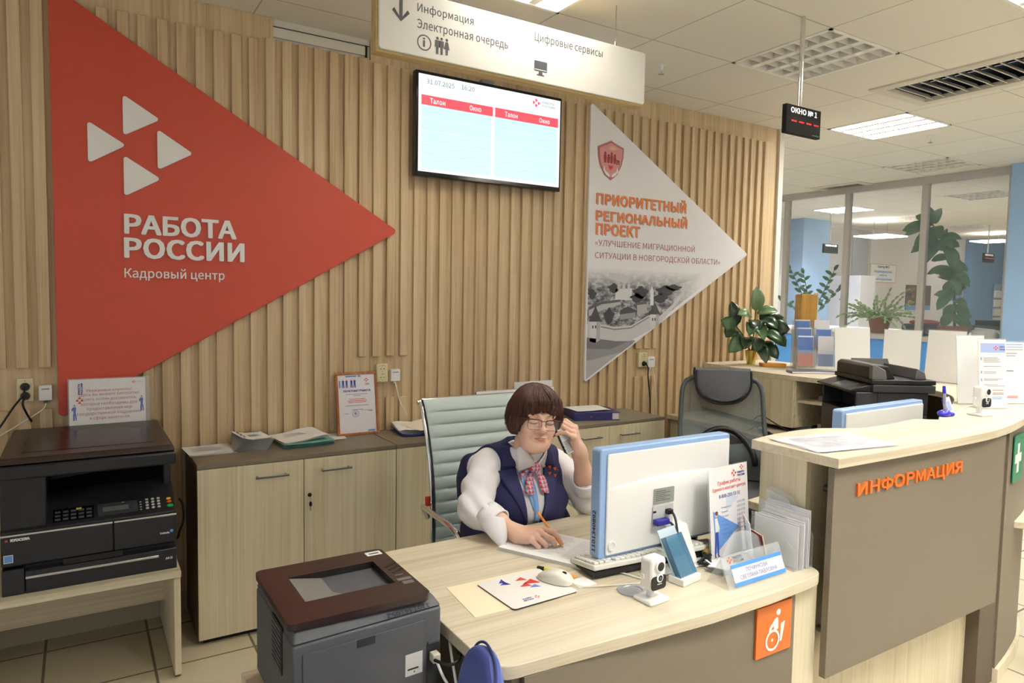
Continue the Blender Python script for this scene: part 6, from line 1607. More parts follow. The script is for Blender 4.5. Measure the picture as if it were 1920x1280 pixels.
def surface(f, lo, hi, h):
    """naive surface nets of f < 0 inside the box lo..hi at cell size h"""
    lo = np.array(lo, float); hi = np.array(hi, float)
    n = np.ceil((hi-lo)/h).astype(int)+1
    n = ((n+3)//4)*4+1
    ax = [lo[i]+h*np.arange(n[i]) for i in range(3)]
    cx = [a[::4] for a in ax]
    G = np.stack(np.meshgrid(*cx, indexing='ij'), -1).reshape(-1, 3).astype(F32)
    dc = f(G).reshape([len(c) for c in cx])
    D = np.repeat(np.repeat(np.repeat(dc, 4, 0), 4, 1), 4, 2)[:n[0]+2, :n[1]+2, :n[2]+2]
    D = D[2:2+n[0], 2:2+n[1], 2:2+n[2]] if D.shape[0] >= n[0]+2 and D.shape[1] >= n[1]+2 and D.shape[2] >= n[2]+2 else D[:n[0], :n[1], :n[2]]
    D = np.ascontiguousarray(D[:n[0], :n[1], :n[2]])
    m = np.abs(D) < 9*h
    ix = np.argwhere(m)
    P = (lo+ix*h).astype(F32)
    D[m] = np.concatenate([f(c) for c in np.array_split(P, max(1, len(P)//400000+1))])
    S = D < 0
    c = [S[i:n[0]-1+i, j:n[1]-1+j, k:n[2]-1+k] for i in (0, 1) for j in (0, 1) for k in (0, 1)]
    cnt = sum(x.astype(np.int8) for x in c)
    act = (cnt > 0) & (cnt < 8)
    idx = -np.ones(act.shape, int); cells = np.argwhere(act); idx[act] = np.arange(len(cells))
    acc = np.zeros((len(cells), 3)); w = np.zeros(len(cells))
    offs = [np.array((i, j, k)) for i in (0, 1) for j in (0, 1) for k in (0, 1)]
    val = [D[tuple((cells+o).T)] for o in offs]
    for a in range(8):
        for b in range(a+1, 8):
            if abs(offs[a]-offs[b]).sum() != 1: continue
            va, vb = val[a], val[b]; x = (va < 0) != (vb < 0)
            t = np.where(x, va/np.where(x, va-vb, 1), 0)
            acc += np.where(x[:, None], offs[a]+t[:, None]*(offs[b]-offs[a]), 0); w += x
    V = lo+h*(cells+acc/np.maximum(w, 1)[:, None])
    Q = []
    for axis in range(3):
        u, v = [(1, 2), (2, 0), (0, 1)][axis]
        s0 = [slice(1, n[i]-1) for i in range(3)]; s0[axis] = slice(0, n[axis]-1)
        s1 = list(s0); s1[axis] = slice(1, n[axis])
        a_, b_ = S[tuple(s0)], S[tuple(s1)]
        e = np.argwhere(a_ != b_); base = e+np.array([0 if i == axis else 1 for i in range(3)])
        fl = a_[tuple(e.T)]
        du = np.zeros(3, int); du[u] = 1; dv = np.zeros(3, int); dv[v] = 1
        q = np.stack([idx[tuple((base-du-dv).T)], idx[tuple((base-dv).T)], idx[tuple(base.T)], idx[tuple((base-du).T)]], 1)
        q[~fl] = q[~fl][:, ::-1]
        Q.append(q)
    Q = np.concatenate(Q); Q = Q[(Q >= 0).all(1)]
    return V, Q
def relax(V, Q, it=1, k=.5):
    for _ in range(it):
        s = np.zeros_like(V); c = np.zeros(len(V))
        for a, b in ((0, 1), (1, 2), (2, 3), (3, 0)):
            np.add.at(s, Q[:, a], V[Q[:, b]]); np.add.at(s, Q[:, b], V[Q[:, a]])
            np.add.at(c, Q[:, a], 1); np.add.at(c, Q[:, b], 1)
        V = V+k*(s/np.maximum(c, 1)[:, None]-V)
    return V
def sdf_add(b, V, Q, m=None): return b.add([tuple(v) for v in V.tolist()], [tuple(q) for q in Q.tolist()], m)

ORG = np.array((1.49, 2.36, 0.))
woman = thing('person', 'woman in a navy waistcoat and white shirt, on the telephone while writing', 'person', tuple(ORG))
SKIN = mat('skin', (236,194,172), .5, noise_=.04, scale=60, sss=.12)
LIPM = mat('lips', (204,136,124), .45); NAIL = mat('nails', (240,222,220), .2)
NAVY = mat('waistcoat_navy', (36,38,84), .75, bump=.15, scale=900); SHIRT = mat('shirt_white', (238,236,240), .75); HAIRM = mat('hair_brown', (78,47,36), .40, noise_=.35, scale=70)
NAVY2 = mat('lapel_navy', (42,44,92), .7, bump=.15, scale=900)
def W_(p): return tuple(np.asarray(p, float)-ORG)

# --- head frame: x her left, y ahead, z up
f0 = np.array((-.292, -.956, 0)); zz = np.array((0, 0, 1.)); pt, rl = math.radians(0), math.radians(6)
fw = math.cos(pt)*f0-math.sin(pt)*zz; up = math.sin(pt)*f0+math.cos(pt)*zz; lf = np.cross(up, fw)
up, lf = math.cos(rl)*up+math.sin(rl)*lf, math.cos(rl)*lf-math.sin(rl)*up
HC = np.array((1.430, 2.115, 1.151)); HS = .95
HR = np.stack([lf, fw, up], 1)
def h2w(p): return (np.asarray(p, float)*HS) @ HR.T + HC
def w2h(p): return ((np.asarray(p, float)-HC) @ HR)/HS
def head_sdf(P):
    d = ell(P, (0, -.018, .034), (.076, .094, .086))
    d = smin(d, ell(P, (0, .022, -.040), (.064, .066, .076)), .03)
    d = smin(d, ell(P, (0, .060, -.098), (.030, .026, .022)), .03)
    for s in (-1, 1):
        d = smin(d, ell(P, (s*.035, .030, -.080), (.026, .040, .027)), .03)
        d = smin(d, ell(P, (s*.037, .062, -.036), (.027, .024, .026)), .02)
        d = smin(d, cap(P, (s*.014, .085, .022), (s*.046, .072, .020), .010), .014)
        d = smax(d, -ell(P, (s*.033, .102, .000), (.019, .014, .013)), .010)
        d = smin(d, ell(P, (s*.033, .0755, -.001), (.0165, .0155, .0135)), .004)
        d = smin(d, cap(P, (s*.048, .083, -.006), (s*.018, .086, -.006), .0022), .003)
        d = smin(d, cap(P, (s*.042, .075, -.018), (s*.022, .082, -.019), .005), .008)
        d = smin(d, ell(P, (s*.077, -.010, -.008), (.008, .020, .032)), .006)
        d = smax(d, -cap(P, (s*.020, .100, -.046), (s*.034, .084, -.070), .0030), .010)
    d = smin(d, chain(P, [(0, .084, .010), (0, .102, -.018), (0, .110, -.030)], [.009, .011, .0135], .004), .012)
    for s in (-1, 1): d = smin(d, ell(P, (s*.0155, .098, -.033), (.0105, .0105, .0088)), .006)
    d = smax(d, -ell(P, (.007, .106, -.0435), (.004, .005, .003)), .003); d = smax(d, -ell(P, (-.007, .106, -.0435), (.004, .005, .003)), .003)
    d = smin(d, ell(P, (0, .080, -.064), (.026, .016, .014)), .012)
    for s in (-1, 1):
        d = smin(d, cap(P, (0, .0940, -.0615), (s*.022, .0835, -.0640), .0042, .0028), .004)
        d = smin(d, cap(P, (0, .0920, -.0705), (s*.019, .0835, -.0675), .0048, .0030), .004)
    mouth = np.minimum(cap(P, (0, .0995, -.0660), (.024, .0865, -.0655), .0018, .0012), cap(P, (0, .0995, -.0660), (-.024, .0865, -.0655), .0018, .0012))
    d = smax(d, -mouth, .003)
    d = smax(d, -cap(P, (-.012, .098, -.0845), (.012, .098, -.0845), .006), .012)
    d = smin(d, ell(P, (0, .034, -.108), (.046, .040, .022)), .025)
    nb = [(0, -.030, -.06), (0, -.046, -.115), (0, -.056, -.165)]
    d = smin(d, chain(P, nb, [.055, .054, .050], .02), .022)
    return d
V, Q = surface(head_sdf, (-.10, -.135, -.20), (.10, .135, .135), .0019)
V = relax(V, Q, 1, .4)
lx = V[:, 0]/.0255; lu = -.0660+.0068*(1-lx**2)*(1-.25*np.exp(-(V[:, 0]/.005)**2)); ll = -.0660-.0090*(1-lx**2)
lip = (np.abs(lx) < 1) & (V[:, 1] > .076) & (V[:, 2] < lu) & (V[:, 2] > ll)
lipf = lip[Q].all(1)
body = MB()
Vw = np.array([h2w(v) for v in V])-ORG
k0 = len(body.v); body.v += [tuple(v) for v in Vw.tolist()]
iS, iL, iN = body._mi(SKIN), body._mi(LIPM), body._mi(NAIL)
for q, l in zip(Q.tolist(), lipf.tolist()): body.f.append(tuple(j+k0 for j in q)); body.m.append(iL if l else iS)

# --- arms and hands
def nrm(v): v = np.asarray(v, float); return v/np.linalg.norm(v)
def finger(K, d, pn, lens, ths, r0, r1, sp=0):
    p = [np.asarray(K, float)]
    for L, th in zip(lens, ths): t_ = math.radians(th); p.append(p[-1]+L*(math.cos(t_)*d+math.sin(t_)*pn))
    n_ = len(p); return p, [r0+(r1-r0)*i/(n_-1) for i in range(n_)]
def hand(Wp, d, n, left, curls, thumb, arm, armr):
    d = nrm(d); n = nrm(np.asarray(n, float)-np.dot(n, d)*d); s = np.cross(n, d)*(1 if not left else -1)   # s: from little finger to index
    pn = -n; fs = []; nails = []
    spec = ((.031, .090, (.042, .026, .021), .0098), (.010, .093, (.046, .029, .022), .0100), (-.011, .088, (.043, .027, .021), .0096), (-.030, .079, (.034, .021, .018), .0086))
    for (so, dl, ls, r), th in zip(spec, curls):
        K = Wp+d*dl+s*so; p, rr = finger(K, d, pn, ls, th, r, r*.78); fs.append((p, rr))
        t_ = nrm(p[-1]-p[-2]); nn = nrm(np.cross(t_, s))*(1 if not left else -1); nn = nn if np.dot(nn, n*math.cos(math.radians(th[-1]))+d*math.sin(math.radians(th[-1]))) > 0 else -nn
        nails.append((p[-1]-t_*.002+nn*rr[-1]*.80, t_, s, rr[-1]))
    tp = [Wp+d*a+s*b+n*c for a, b, c in thumb]
    tr_ = [.0125, .0120, .0105, .0090][:len(tp)]
    def f(P):
        palm = None
        for so, dl in ((.031, .086), (.010, .090), (-.011, .085), (-.029, .076)):
            e = cap(P, Wp+d*.018+s*so*.55-n*.002, Wp+d*dl+s*so, .0150, .0118); palm = e if palm is None else smin(palm, e, .012)
        palm = smin(palm, cap(P, Wp+d*.012+s*.016+pn*.008, Wp+d*.055+s*.026+pn*.010, .017, .013), .014)
        palm = smin(palm, cap(P, Wp+d*.015-s*.018+pn*.007, Wp+d*.055-s*.024+pn*.008, .016, .012), .014)
        r = palm
        fd = None
        for p, rr in fs:
            e = chain(P, p, rr, .003); fd = e if fd is None else np.minimum(fd, e)
        r = smin(r, fd, .006)
        r = smin(r, chain(P, tp, tr_, .004), .008)
        for p, rr in fs: r = smin(r, cap(P, p[0]+n*.002, p[0]+n*.002+d*.001, rr[0]*1.0), .006)
        a = chain(P, arm, armr, .02)
        # the wrist is flatter than round
        return smin(r, a, .022)
    return f, fs, nails, s, n, d, tp
RE, RW = np.array((1.203, 2.150, .828)), np.array((1.258, 1.966, .787))
rdir = nrm(RW-RE)
fR, fsR, nlR, sR, nR, dR, tpR = hand(RW, (.42, -.88, .15), (-.32, -.12, .94), False, ((14, 62, 76), (30, 88, 112), (48, 112, 150), (56, 114, 150)),
    ((.020, .030, -.012), (.050, .050, -.022), (.085, .056, -.030), (.112, .048, -.042)), [RE, RE+(RW-RE)*.55, RW-rdir*.012, RW+rdir*.012], [.043, .036, .0262, .0250])
LE, LW = np.array((1.700, 2.125, .80)), np.array((1.588, 2.048, 1.018))
ldir_ = nrm(LW-LE)
fL, fsL, nlL, sL, nL, dL, tpL = hand(LW, (-.36, -.06, .93), (.66, -.70, .25), True, ((40, 78, 98), (44, 82, 102), (46, 84, 105), (44, 82, 104)),
    ((.018, .028, -.012), (.045, .046, -.030), (.072, .046, -.050), (.092, .040, -.058)), [LE, LE+(LW-LE)*.5, LW-ldir_*.012, LW+ldir_*.012], [.043, .037, .0262, .0250])
for f, p0, e0 in ((fR, RW, RE), (fL, LW, LE)):
    lo = np.minimum(p0-.135, e0-.05); hi = np.maximum(p0+.135, e0+.05)
    V, Q = surface(f, lo, hi, .0021); V = relax(V, Q, 1, .35); sdf_add(body, V-ORG, Q, SKIN)
# --- torso frame
fd_ = nrm((-.2, -.98, 0)); ld_ = nrm((.98, -.2, 0)); TR = np.stack([ld_, fd_, np.array((0, 0, 1.))], 1).astype(F32)
RS, LS = np.array((1.325, 2.285, .945)), np.array((1.612, 2.228, .930))
NK = np.array((1.456, 2.222, 1.008))
def torso(P):
    d = ell(P, (1.475, 2.275, .835), (.185, .125, .155), TR)
    d = smin(d, ell(P, (1.458, 2.205, .800), (.155, .088, .085), TR), .05)
    d = smin(d, ell(P, (1.490, 2.325, .660), (.225, .160, .160), TR), .06)
    d = smin(d, ell(P, (1.515, 2.43, .545), (.225, .150, .105), TR), .06)
    d = smin(d, ell(P, (1.298, 2.365, .85), (.040, .070, .12)), .04)
    d = smin(d, cap(P, RS+A(.01, .005, -.005), LS+A(-.01, .005, -.005), .058), .05)
    d = smin(d, cap(P, RS+A(.03, .01, .02), NK, .045, .06), .04); d = smin(d, cap(P, LS+A(-.03, .01, .02), NK, .045, .06), .04)
    return d
# legs, hidden under the desk, and the torso inside the clothes
hipR, hipL, kneeR, kneeL, ankR, ankL = [np.array(p) for p in ((1.42, 2.44, .55), (1.60, 2.41, .55), (1.34, 2.00, .545), (1.50, 1.97, .545), (1.36, 2.06, .10), (1.52, 2.03, .10))]
def legs(P, g=0.):
    d = None
    for h_, k_, a_ in ((hipR, kneeR, ankR), (hipL, kneeL, ankL)):
        e = chain(P, [h_, k_, a_], [.095+g, .068+g, .045+g], .03); d = e if d is None else smin(d, e, .02)
    return d
def inner(P):
    d = smin(torso(P)+.020, legs(P), .04)
    d = smin(d, cap(P, NK-A(0, 0, .03), h2w((0, -.062, -.16)), .046, .044), .015)
    d = smin(d, chain(P, [RS, RE, RE+(RW-RE)*.35], [.050, .044, .038], .02), .03)
    d = smin(d, chain(P, [LS, LE, LE+(LW-LE)*.30], [.050, .044, .038], .02), .03)
    for a_ in (ankR, ankL): d = smin(d, cap(P, a_-A(0, 0, .05), a_+A(-.03, -.14, -.065), .032, .026), .02)
    return d
V, Q = surface(inner, (1.08, 1.80, .0), (1.86, 2.66, 1.06), .010); sdf_add(body, V-ORG, Q, SKIN)
bo = body.build('body', SKIN, woman, ang=180)

# --- nails laid on the finger tips
nb = MB()
for nl in (nlR, nlL):
    for c, t_, s_, r in nl:
        nn = nrm(np.cross(t_, s_)); nn = nn if np.dot(nn, c-(c-nn)) > 0 else -nn
        rows = []
        for i in range(5):
            u = -1+i/2.; wv = .0046*(1-.25*u*u) if abs(u) < 1 else .0032
            rows.append([W_(c+t_*(.0065*u)+s_*wv*v) for v in (-1, -.5, 0, .5, 1)])
        nb.grid(rows)
nb.build('nails', NAIL, woman, solid=.0016, ang=180)

# --- clothes
def wr(P, s=1.): return .0028*np.sin(P[:, 0]*61*s+3*np.sin(P[:, 2]*23))*np.sin(P[:, 2]*47*s+2*np.sin(P[:, 1]*31)+1)
CR = RE+(RW-RE)*.46; CL = LE+(LW-LE)*.36
def sleeveR(P):
    up_ = np.asarray(RS, F32)
    d = chain(P, [RS+A(.0, .0, -.012), RS+(RE-RS)*.5+A(-.012, 0, .0), RE+A(-.004, .004, .0), CR-A(.0, 0, .004)], [.064, .061, .060, .050], .02)
    t_ = ((P-np.asarray(RS, F32)) @ np.asarray(nrm(RE-RS), F32))
    fold = .0024*np.sin(t_*80+2.2*np.sin(P[:, 0]*40)+P[:, 1]*60)*np.clip(t_*9, 0, 1)
    return d+fold+wr(P)
def sleeveL(P):
    d = chain(P, [LS+A(-.0, 0, -.012), LS+(LE-LS)*.5+A(.012, 0, 0), LE+A(.004, .004, 0), CL], [.066, .064, .060, .052], .02)
    t_ = ((P-np.asarray(LS, F32)) @ np.asarray(nrm(LE-LS), F32))
    return d+.0024*np.sin(t_*80+2*np.sin(P[:, 0]*45)+P[:, 1]*35)*np.clip(t_*9, 0, 1)+wr(P)
def shirt_f(P):
    d = torso(P)-.002
    d = smin(d, cap(P, NK-A(0, 0, .02), h2w((0, -.060, -.135)), .066, .064), .02)
    d = np.maximum(d, P[:, 2]-1.03)
    d = smax(d, -cap(P, NK+fd_*.066+A(.006, 0, -.040), NK+fd_*.055+A(.006, 0, .08), .014, .046), .004)
    d = smin(d, sleeveR(P), .012); d = smin(d, sleeveL(P), .012)
    # open ends of the sleeves, so the arms come out of a cuff
    for c, e, w in ((CR, RE, RW), (CL, LE, LW)):
        ax = nrm(w-e); t_ = (P-np.asarray(c, F32)) @ np.asarray(ax, F32)
        d = np.maximum(d, np.where(t_ > -.02, -(cap(P, c-ax*.03, c+ax*.10, .042)), -1)) if False else d
        d = smax(d, -cap(P, c-ax*.012, c+ax*.12, .0405, .046), .006)
    return d
V, Q = surface(shirt_f, (1.06, 1.90, .60), (1.82, 2.52, 1.07), .0042); V = relax(V, Q, 1, .4)
sb = MB(); sdf_add(sb, V-ORG, Q); sh_o = sb.build('shirt', SHIRT, woman, ang=180)
# turned-back cuff with its loose point, right arm
def cuff(c, ax, r0, r1, L, n=28, m=SHIRT, name='cuff'):
    ax = nrm(ax); a = nrm(np.cross(ax, (0, 0, 1))); b_ = np.cross(a, ax)
    rows = []
    for t_, r in ((-.5, r0*.92), (-.5, r0), (-.1, (r0+r1)/2*1.03), (.3, r1), (.5, r1), (.5, r1*.90), (.2, r1*.86)):
        rows.append([W_(c+ax*L*t_+(a*math.cos(2*PI*j/n)+b_*math.sin(2*PI*j/n))*(r*(1+.05*math.sin(3*2*PI*j/n+1)))) for j in range(n)])
    return MB().grid(rows, None, True).build(name, m, sh_o, ang=180)
cuff(CR-rdir*.004, rdir, .055, .049, .062); cuff(CL-ldir_*.002, ldir_, .057, .053, .05)
# the loose corner of the right cuff hanging on the desk
fl = [[(1.150, 2.030, .845), (1.148, 2.000, .815), (1.165, 1.975, .782), (1.190, 1.955, .7535)], [(1.185, 2.000, .850), (1.186, 1.978, .818), (1.198, 1.960, .784), (1.200, 1.952, .7535)], [(1.222, 1.985, .842), (1.222, 1.970, .812), (1.215, 1.955, .782), (1.204, 1.950, .754)]]
MB().grid([[W_(p) for p in smoothpath(r, 4)] for r in fl]).build('cuff_flap', SHIRT, sh_o, solid=.003, ang=180)

def along(P): return (P-np.asarray(NK, F32)) @ np.asarray(ld_, F32)
def ahead(P): return (P-np.asarray(NK, F32)) @ np.asarray(fd_, F32)
def vest_f(P):
    g = .0085
    d = torso(P)-g
    d = smax(d, -cap(P, RS+A(-.03, -.01, .01), RE+A(0, 0, .02), .073), .010); d = smax(d, -cap(P, LS+A(.03, -.01, .01), LE+A(0, 0, .02), .073), .010)
    a = along(P)-.004; z = P[:, 2]; w = np.interp(z, (.74, .80, .90, .96, 1.02), (.022, .034, .050, .058, .062)).astype(F32)
    cut = np.maximum(np.abs(a)-w, -(ahead(P)+.01))
    d = smax(d, -cut, .006)
    d = smax(d, -cap(P, NK+A(0, 0, .01), NK+A(-.005, -.03, .2), .068, .09), .006)
    d = np.maximum(d, .50-z)
    return d+.0012*np.sin(P[:, 2]*70+P[:, 0]*30)
V, Q = surface(vest_f, (1.16, 2.02, .48), (1.80, 2.62, 1.09), .0036); V = relax(V, Q, 1, .4)
vb = MB(); sdf_add(vb, V-ORG, Q); vest_o = vb.build('waistcoat', NAVY, woman, ang=180)
V, Q = surface(lambda P: np.maximum(legs(P, .012), .09-P[:, 2]), (1.2, 1.85, .05), (1.78, 2.60, .68), .009); tb = MB(); sdf_add(tb, V-ORG, Q); tb.build('trousers', mat('trousers_navy', (34,34,60), .8), woman, ang=180)
for a_ in (ankR, ankL):
    V, Q = surface(lambda P: np.maximum(smin(cap(P, a_-A(0, .01, .055), a_+A(-.03, -.16, -.065), .042, .036), cap(P, a_, a_-A(0, 0, .05), .046), .02), .001-P[:, 2]), a_-.25, a_+.2, .007); b = MB(); sdf_add(b, V-ORG, Q); b.build('shoe', BLACK, woman, ang=180)

def front(a, z, off, f=torso):
    """the point of the clothed chest at width a and height z"""
    o = NK+ld_*a; o = np.array((o[0], o[1], z)); t_ = np.linspace(.28, -.12, 320)
    P = (o+t_[:, None]*fd_).astype(F32); d = f(P); i = np.argmax(d < off)
    if d[i] >= off: i = len(t_)-60
    return o+fd_*t_[i]
def patch(b, La, Lb, off, n=8, k=5, f=torso, m=None, bulge=0.):
    """a piece of cloth lying on the chest between two outlines given as (a, z)"""
    def res(L): 
        p = smoothpath([(x, z, 0) for x, z in L], 4); q = []
        for i in range(n+1):
            t_ = i/n*(len(p)-1); j = min(int(t_), len(p)-2); q.append(p[j].lerp(p[j+1], t_-j))
        return q
    A_, B_ = res(La), res(Lb); rows = []
    for i in range(n+1):
        rows.append([W_(front(*(A_[i].lerp(B_[i], j/k))[:2], off+bulge*math.sin(PI*j/k), f)) for j in range(k+1)])
    return b.grid(rows, m)
# lapels
b = MB(); patch(b, [(-.056, .952), (-.050, .92), (-.036, .83), (-.024, .755)], [(-.122, .940), (-.108, .900), (-.072, .84), (-.028, .752)], .0125); b.build('lapel', NAVY2, vest_o, solid=.004, ang=180)
b = MB(); patch(b, [(.062, .948), (.056, .92), (.044, .83), (.030, .755)], [(.126, .932), (.112, .895), (.080, .835), (.034, .752)], .0125); b.build('lapel', NAVY2, vest_o, solid=.004, ang=180)
b = MB(); patch(b, [(-.072, 1.035), (-.066, 1.00), (-.056, .958)], [(-.096, 1.028), (-.102, .99), (-.104, .955)], .0115); b.build('lapel_collar', NAVY2, vest_o, solid=.004, ang=180)
b = MB(); patch(b, [(.078, 1.028), (.072, .99), (.062, .954)], [(.102, 1.02), (.108, .985), (.110, .948)], .0115); b.build('lapel_collar', NAVY2, vest_o, solid=.004, ang=180)
# shirt collar, two points
def shn(P): return np.minimum(torso(P), cap(P, NK-A(0, 0, .02), h2w((0, -.060, -.135)), .066, .064))
for pts in (([(-.069, 1.040), (-.070, 1.000), (-.044, .932)], [(-.054, 1.046), (-.036, 1.025), (.002, .972), ]), ([(.082, 1.048), (.082, .998), (.062, .942)], [(.066, 1.058), (.044, 1.015), (.012, .976)])):
    b = MB(); patch(b, pts[0], pts[1], .010, 10, 5, shn); b.build('collar', SHIRT, sh_o, solid=.003, ang=180)
MB().grid([[W_(NK+np.array((math.cos(a)*r, math.sin(a)*r*.95, z))+np.array((-.004, -.012, 0))) for a in [math.radians(-101+52)+math.radians(256)*j/29 for j in range(30)]] for r, z in ((.072, -.010), (.069, .010), (.065, .030), (.061, .026))]).build('collar_band', SHIRT, sh_o, ang=180)
# lanyard, scarf, pin
LANY = mat('lanyard_blue', (132,178,236), .5)
b = MB(); patch(b, [(-.014, .955), (-.006, .88), (.000, .80), (.003, .748)], [(.004, .955), (.014, .88), (.018, .80), (.021, .748)], .0065, 12, 2); patch(b, [(-.050, .945), (-.036, .90), (-.020, .85), (-.004, .80)], [(-.036, .95), (-.022, .90), (-.008, .85), (.006, .80)], .0055, 10, 2); b.build('lanyard', LANY, woman, solid=.001, ang=180)
sm = bpy.data.materials.new('scarf_print'); sm.use_nodes = True
nt = sm.node_tree; bs = nt.nodes['Principled BSDF']; bs.inputs['Roughness'].default_value = .5
tc = nt.nodes.new('ShaderNodeTexCoord'); sp = nt.nodes.new('ShaderNodeSeparateXYZ'); nt.links.new(tc.outputs['Object'], sp.inputs[0])
def mth(op, a, b_=None):
    n = nt.nodes.new('ShaderNodeMath'); n.operation = op
    for i, v in enumerate((a, b_)):
        if v is None: continue
        if isinstance(v, (int, float)): n.inputs[i].default_value = v
        else: nt.links.new(v, n.inputs[i])
    return n.outputs[0]
u = mth('FRACT', mth('MULTIPLY', sp.outputs['X'], 74.)); w = mth('FRACT', mth('MULTIPLY', sp.outputs['Z'], 74.)); tri = mth('LESS_THAN', mth('ADD', mth('MULTIPLY', mth('ABSOLUTE', mth('SUBTRACT', u, .5)), 2.), w), 1.0)
par = mth('FRACT', mth('MULTIPLY', mth('ADD', mth('FLOOR', mth('MULTIPLY', sp.outputs['X'], 74.)), mth('FLOOR', mth('MULTIPLY', sp.outputs['Z'], 74.))), .5)); par = mth('GREATER_THAN', par, .25)
mx1 = nt.nodes.new('ShaderNodeMix'); mx1.data_type = 'RGBA'; mx1.inputs[6].default_value = (*C(176,192,228), 1); mx1.inputs[7].default_value = (*C(216,74,62), 1); nt.links.new(tri, mx1.inputs[0])
mx2 = nt.nodes.new('ShaderNodeMix'); mx2.data_type = 'RGBA'; mx2.inputs[6].default_value = (*C(226,226,236), 1); nt.links.new(par, mx2.inputs[0]); nt.links.new(mx1.outputs[2], mx2.inputs[7]); mx2.inputs[0].default_value = 1
nt.links.new(mx1.outputs[2], bs.inputs['Base Color'])
SCF = sm
b = MB(); kn = W_(front(.012, .958, .022))
b.ell(kn, .023, .018, .022, None, 20, 12)
b.v = [(x, y, z+.0015*math.sin(x*500)) for x, y, z in b.v]
patch(b, [(.002, .940), (-.024, .905), (-.034, .865)], [(.012, .935), (.004, .90), (-.004, .858)], .016, 10, 5, torso, None, .006)
patch(b, [(.012, .938), (.026, .905), (.028, .868)], [(.022, .942), (.058, .91), (.062, .858)], .016, 10, 5, torso, None, .006)
patch(b, [(-.010, .952), (-.028, .94), (-.044, .925)], [(-.006, .938), (-.024, .925), (-.040, .908)], .013, 8, 4, torso, None, .008); patch(b, [(.008, .955), (.026, .962), (.036, .965)], [(.010, .945), (.024, .946), (.034, .950)], .013, 8, 4, torso, None, .008)
b.build('scarf', SCF, woman, solid=.0025, ang=180)
b = MB()
for a_, z_ in ((.082, .945), (.106, .936), (.080, .922), (.104, .912)):
    c0 = front(a_, z_, .0165, torso); N = nrm(fd_+np.array((0, 0, .25))); U = nrm(ld_); Vv = np.cross(N, U)*-1
    Vv = np.array((0, 0, 1.))
    b.prism(rtri([(-.0075, .006), (.0075, .006), (0, -.008)], .001, 2), W_(c0), Vector(U), Vector(Vv), Vector(N), .002)
b.build('pin_badge', mat('pin_orange', (240,92,40), .3), woman)

# --- hair
def hair_f(P):
    x, y, z = P[:, 0], P[:, 1], P[:, 2]
    d = ell(P, (0, -.020, .038), (.093, .114, .091))
    for s in (-1, 1): d = smin(d, ell(P, (s*.074, -.014, -.012), (.032, .058, .062)), .035)
    d = smin(d, ell(P, (0, -.078, -.035), (.082, .052, .092)), .04)
    d = smin(d, ell(P, (0, .056, .058), (.078, .046, .040)), .03)
    th = np.arctan2(x, y-.02+1e-6); rr = np.sqrt(x*x+(y-.01)**2)
    k = np.clip(rr/.05, 0, 1)
    d = d+k*(.0026*np.sin(30*th+5*np.sin(3*th)+22*z)+.0018*np.sin(67*th+3*np.sin(7*th)-30*z)+.0010*np.sin(121*th+40*z))
    hem = .032+.006*np.sin(x*70)+.10*np.clip(np.abs(x)-.052, 0, 1)*-9*.5
    cut = ell(P, (.004, .130, -.060), (.0690, .112, .106))+.10*(x+.01)*np.clip(z*14, 0, 1)*.5
    cut = cut+.003*np.sin(x*160+2*np.sin(x*60))
    d = smax(d, -cut, .004)
    d = np.maximum(d, -(z+.066+.012*np.sin(th*5)-.05*np.clip(x-.03, 0, 1)*3*np.clip(y*20+.6, 0, 1)))
    d = np.maximum(d, -cap(P, (0, .0, -.16), (0, .03, -.09), .050))
    return d
V, Q = surface(hair_f, (-.13, -.15, -.13), (.13, .125, .15), .0020)
Vw = np.array([h2w(v) for v in V])-ORG; b = MB(); sdf_add(b, Vw, Q); b.build('hair', HAIRM, woman, ang=180)
def hair_shell(P):
    d = ell(P, (0, -.020, .038), (.093, .114, .091))
    for s in (-1, 1): d = smin(d, ell(P, (s*.074, -.014, -.012), (.032, .058, .062)), .035)
    d = smin(d, ell(P, (0, -.078, -.035), (.082, .052, .092)), .04)
    return smin(d, ell(P, (0, .056, .058), (.078, .046, .040)), .03)
def shell_pt(th, ph, off):
    dr = np.array((math.sin(ph)*math.sin(th), math.sin(ph)*math.cos(th), math.cos(ph)))
    t_ = np.linspace(.03, .20, 120); P = (np.array((0, -.01, .03))+t_[:, None]*dr).astype(F32); d = hair_shell(P)
    i = int(np.argmax(d > off)); return np.array((0, -.01, .03))+dr*t_[i]
b = MB(); rnd = random.Random(2)
CWN = (.010, -.02)           # the whorl the locks fall from
for k in range(330):
    th = rnd.uniform(-PI, PI); front_ = math.cos(th) > .62
    # length: the fringe stops over the brows, the sides cover the ears, the nape is longest
    if front_: end = rnd.uniform(1.26, 1.46)-.10*(math.sin(th) > 0)
    elif math.cos(th) > .1: end = rnd.uniform(1.7, 2.12)
    else: end = rnd.uniform(1.9, 2.32)
    sw = rnd.uniform(-.16, .10)+(.22 if front_ else 0)*(1 if th < .3 else -.6)
    off = rnd.uniform(.0008, .0035); pts = []
    for q in range(9):
        u_ = q/8.; ph = .10+(end-.10)*u_
        pts.append(shell_pt(th+sw*(u_-.3), ph, off+.006*u_*u_*rnd.random()))
    r0 = rnd.uniform(.0012, .0026)
    b.tube([W_(h2w(p)) for p in pts], [r0*.6, r0, r0, r0, r0, r0*.9, r0*.75, r0*.5, r0*.15], None, 5)
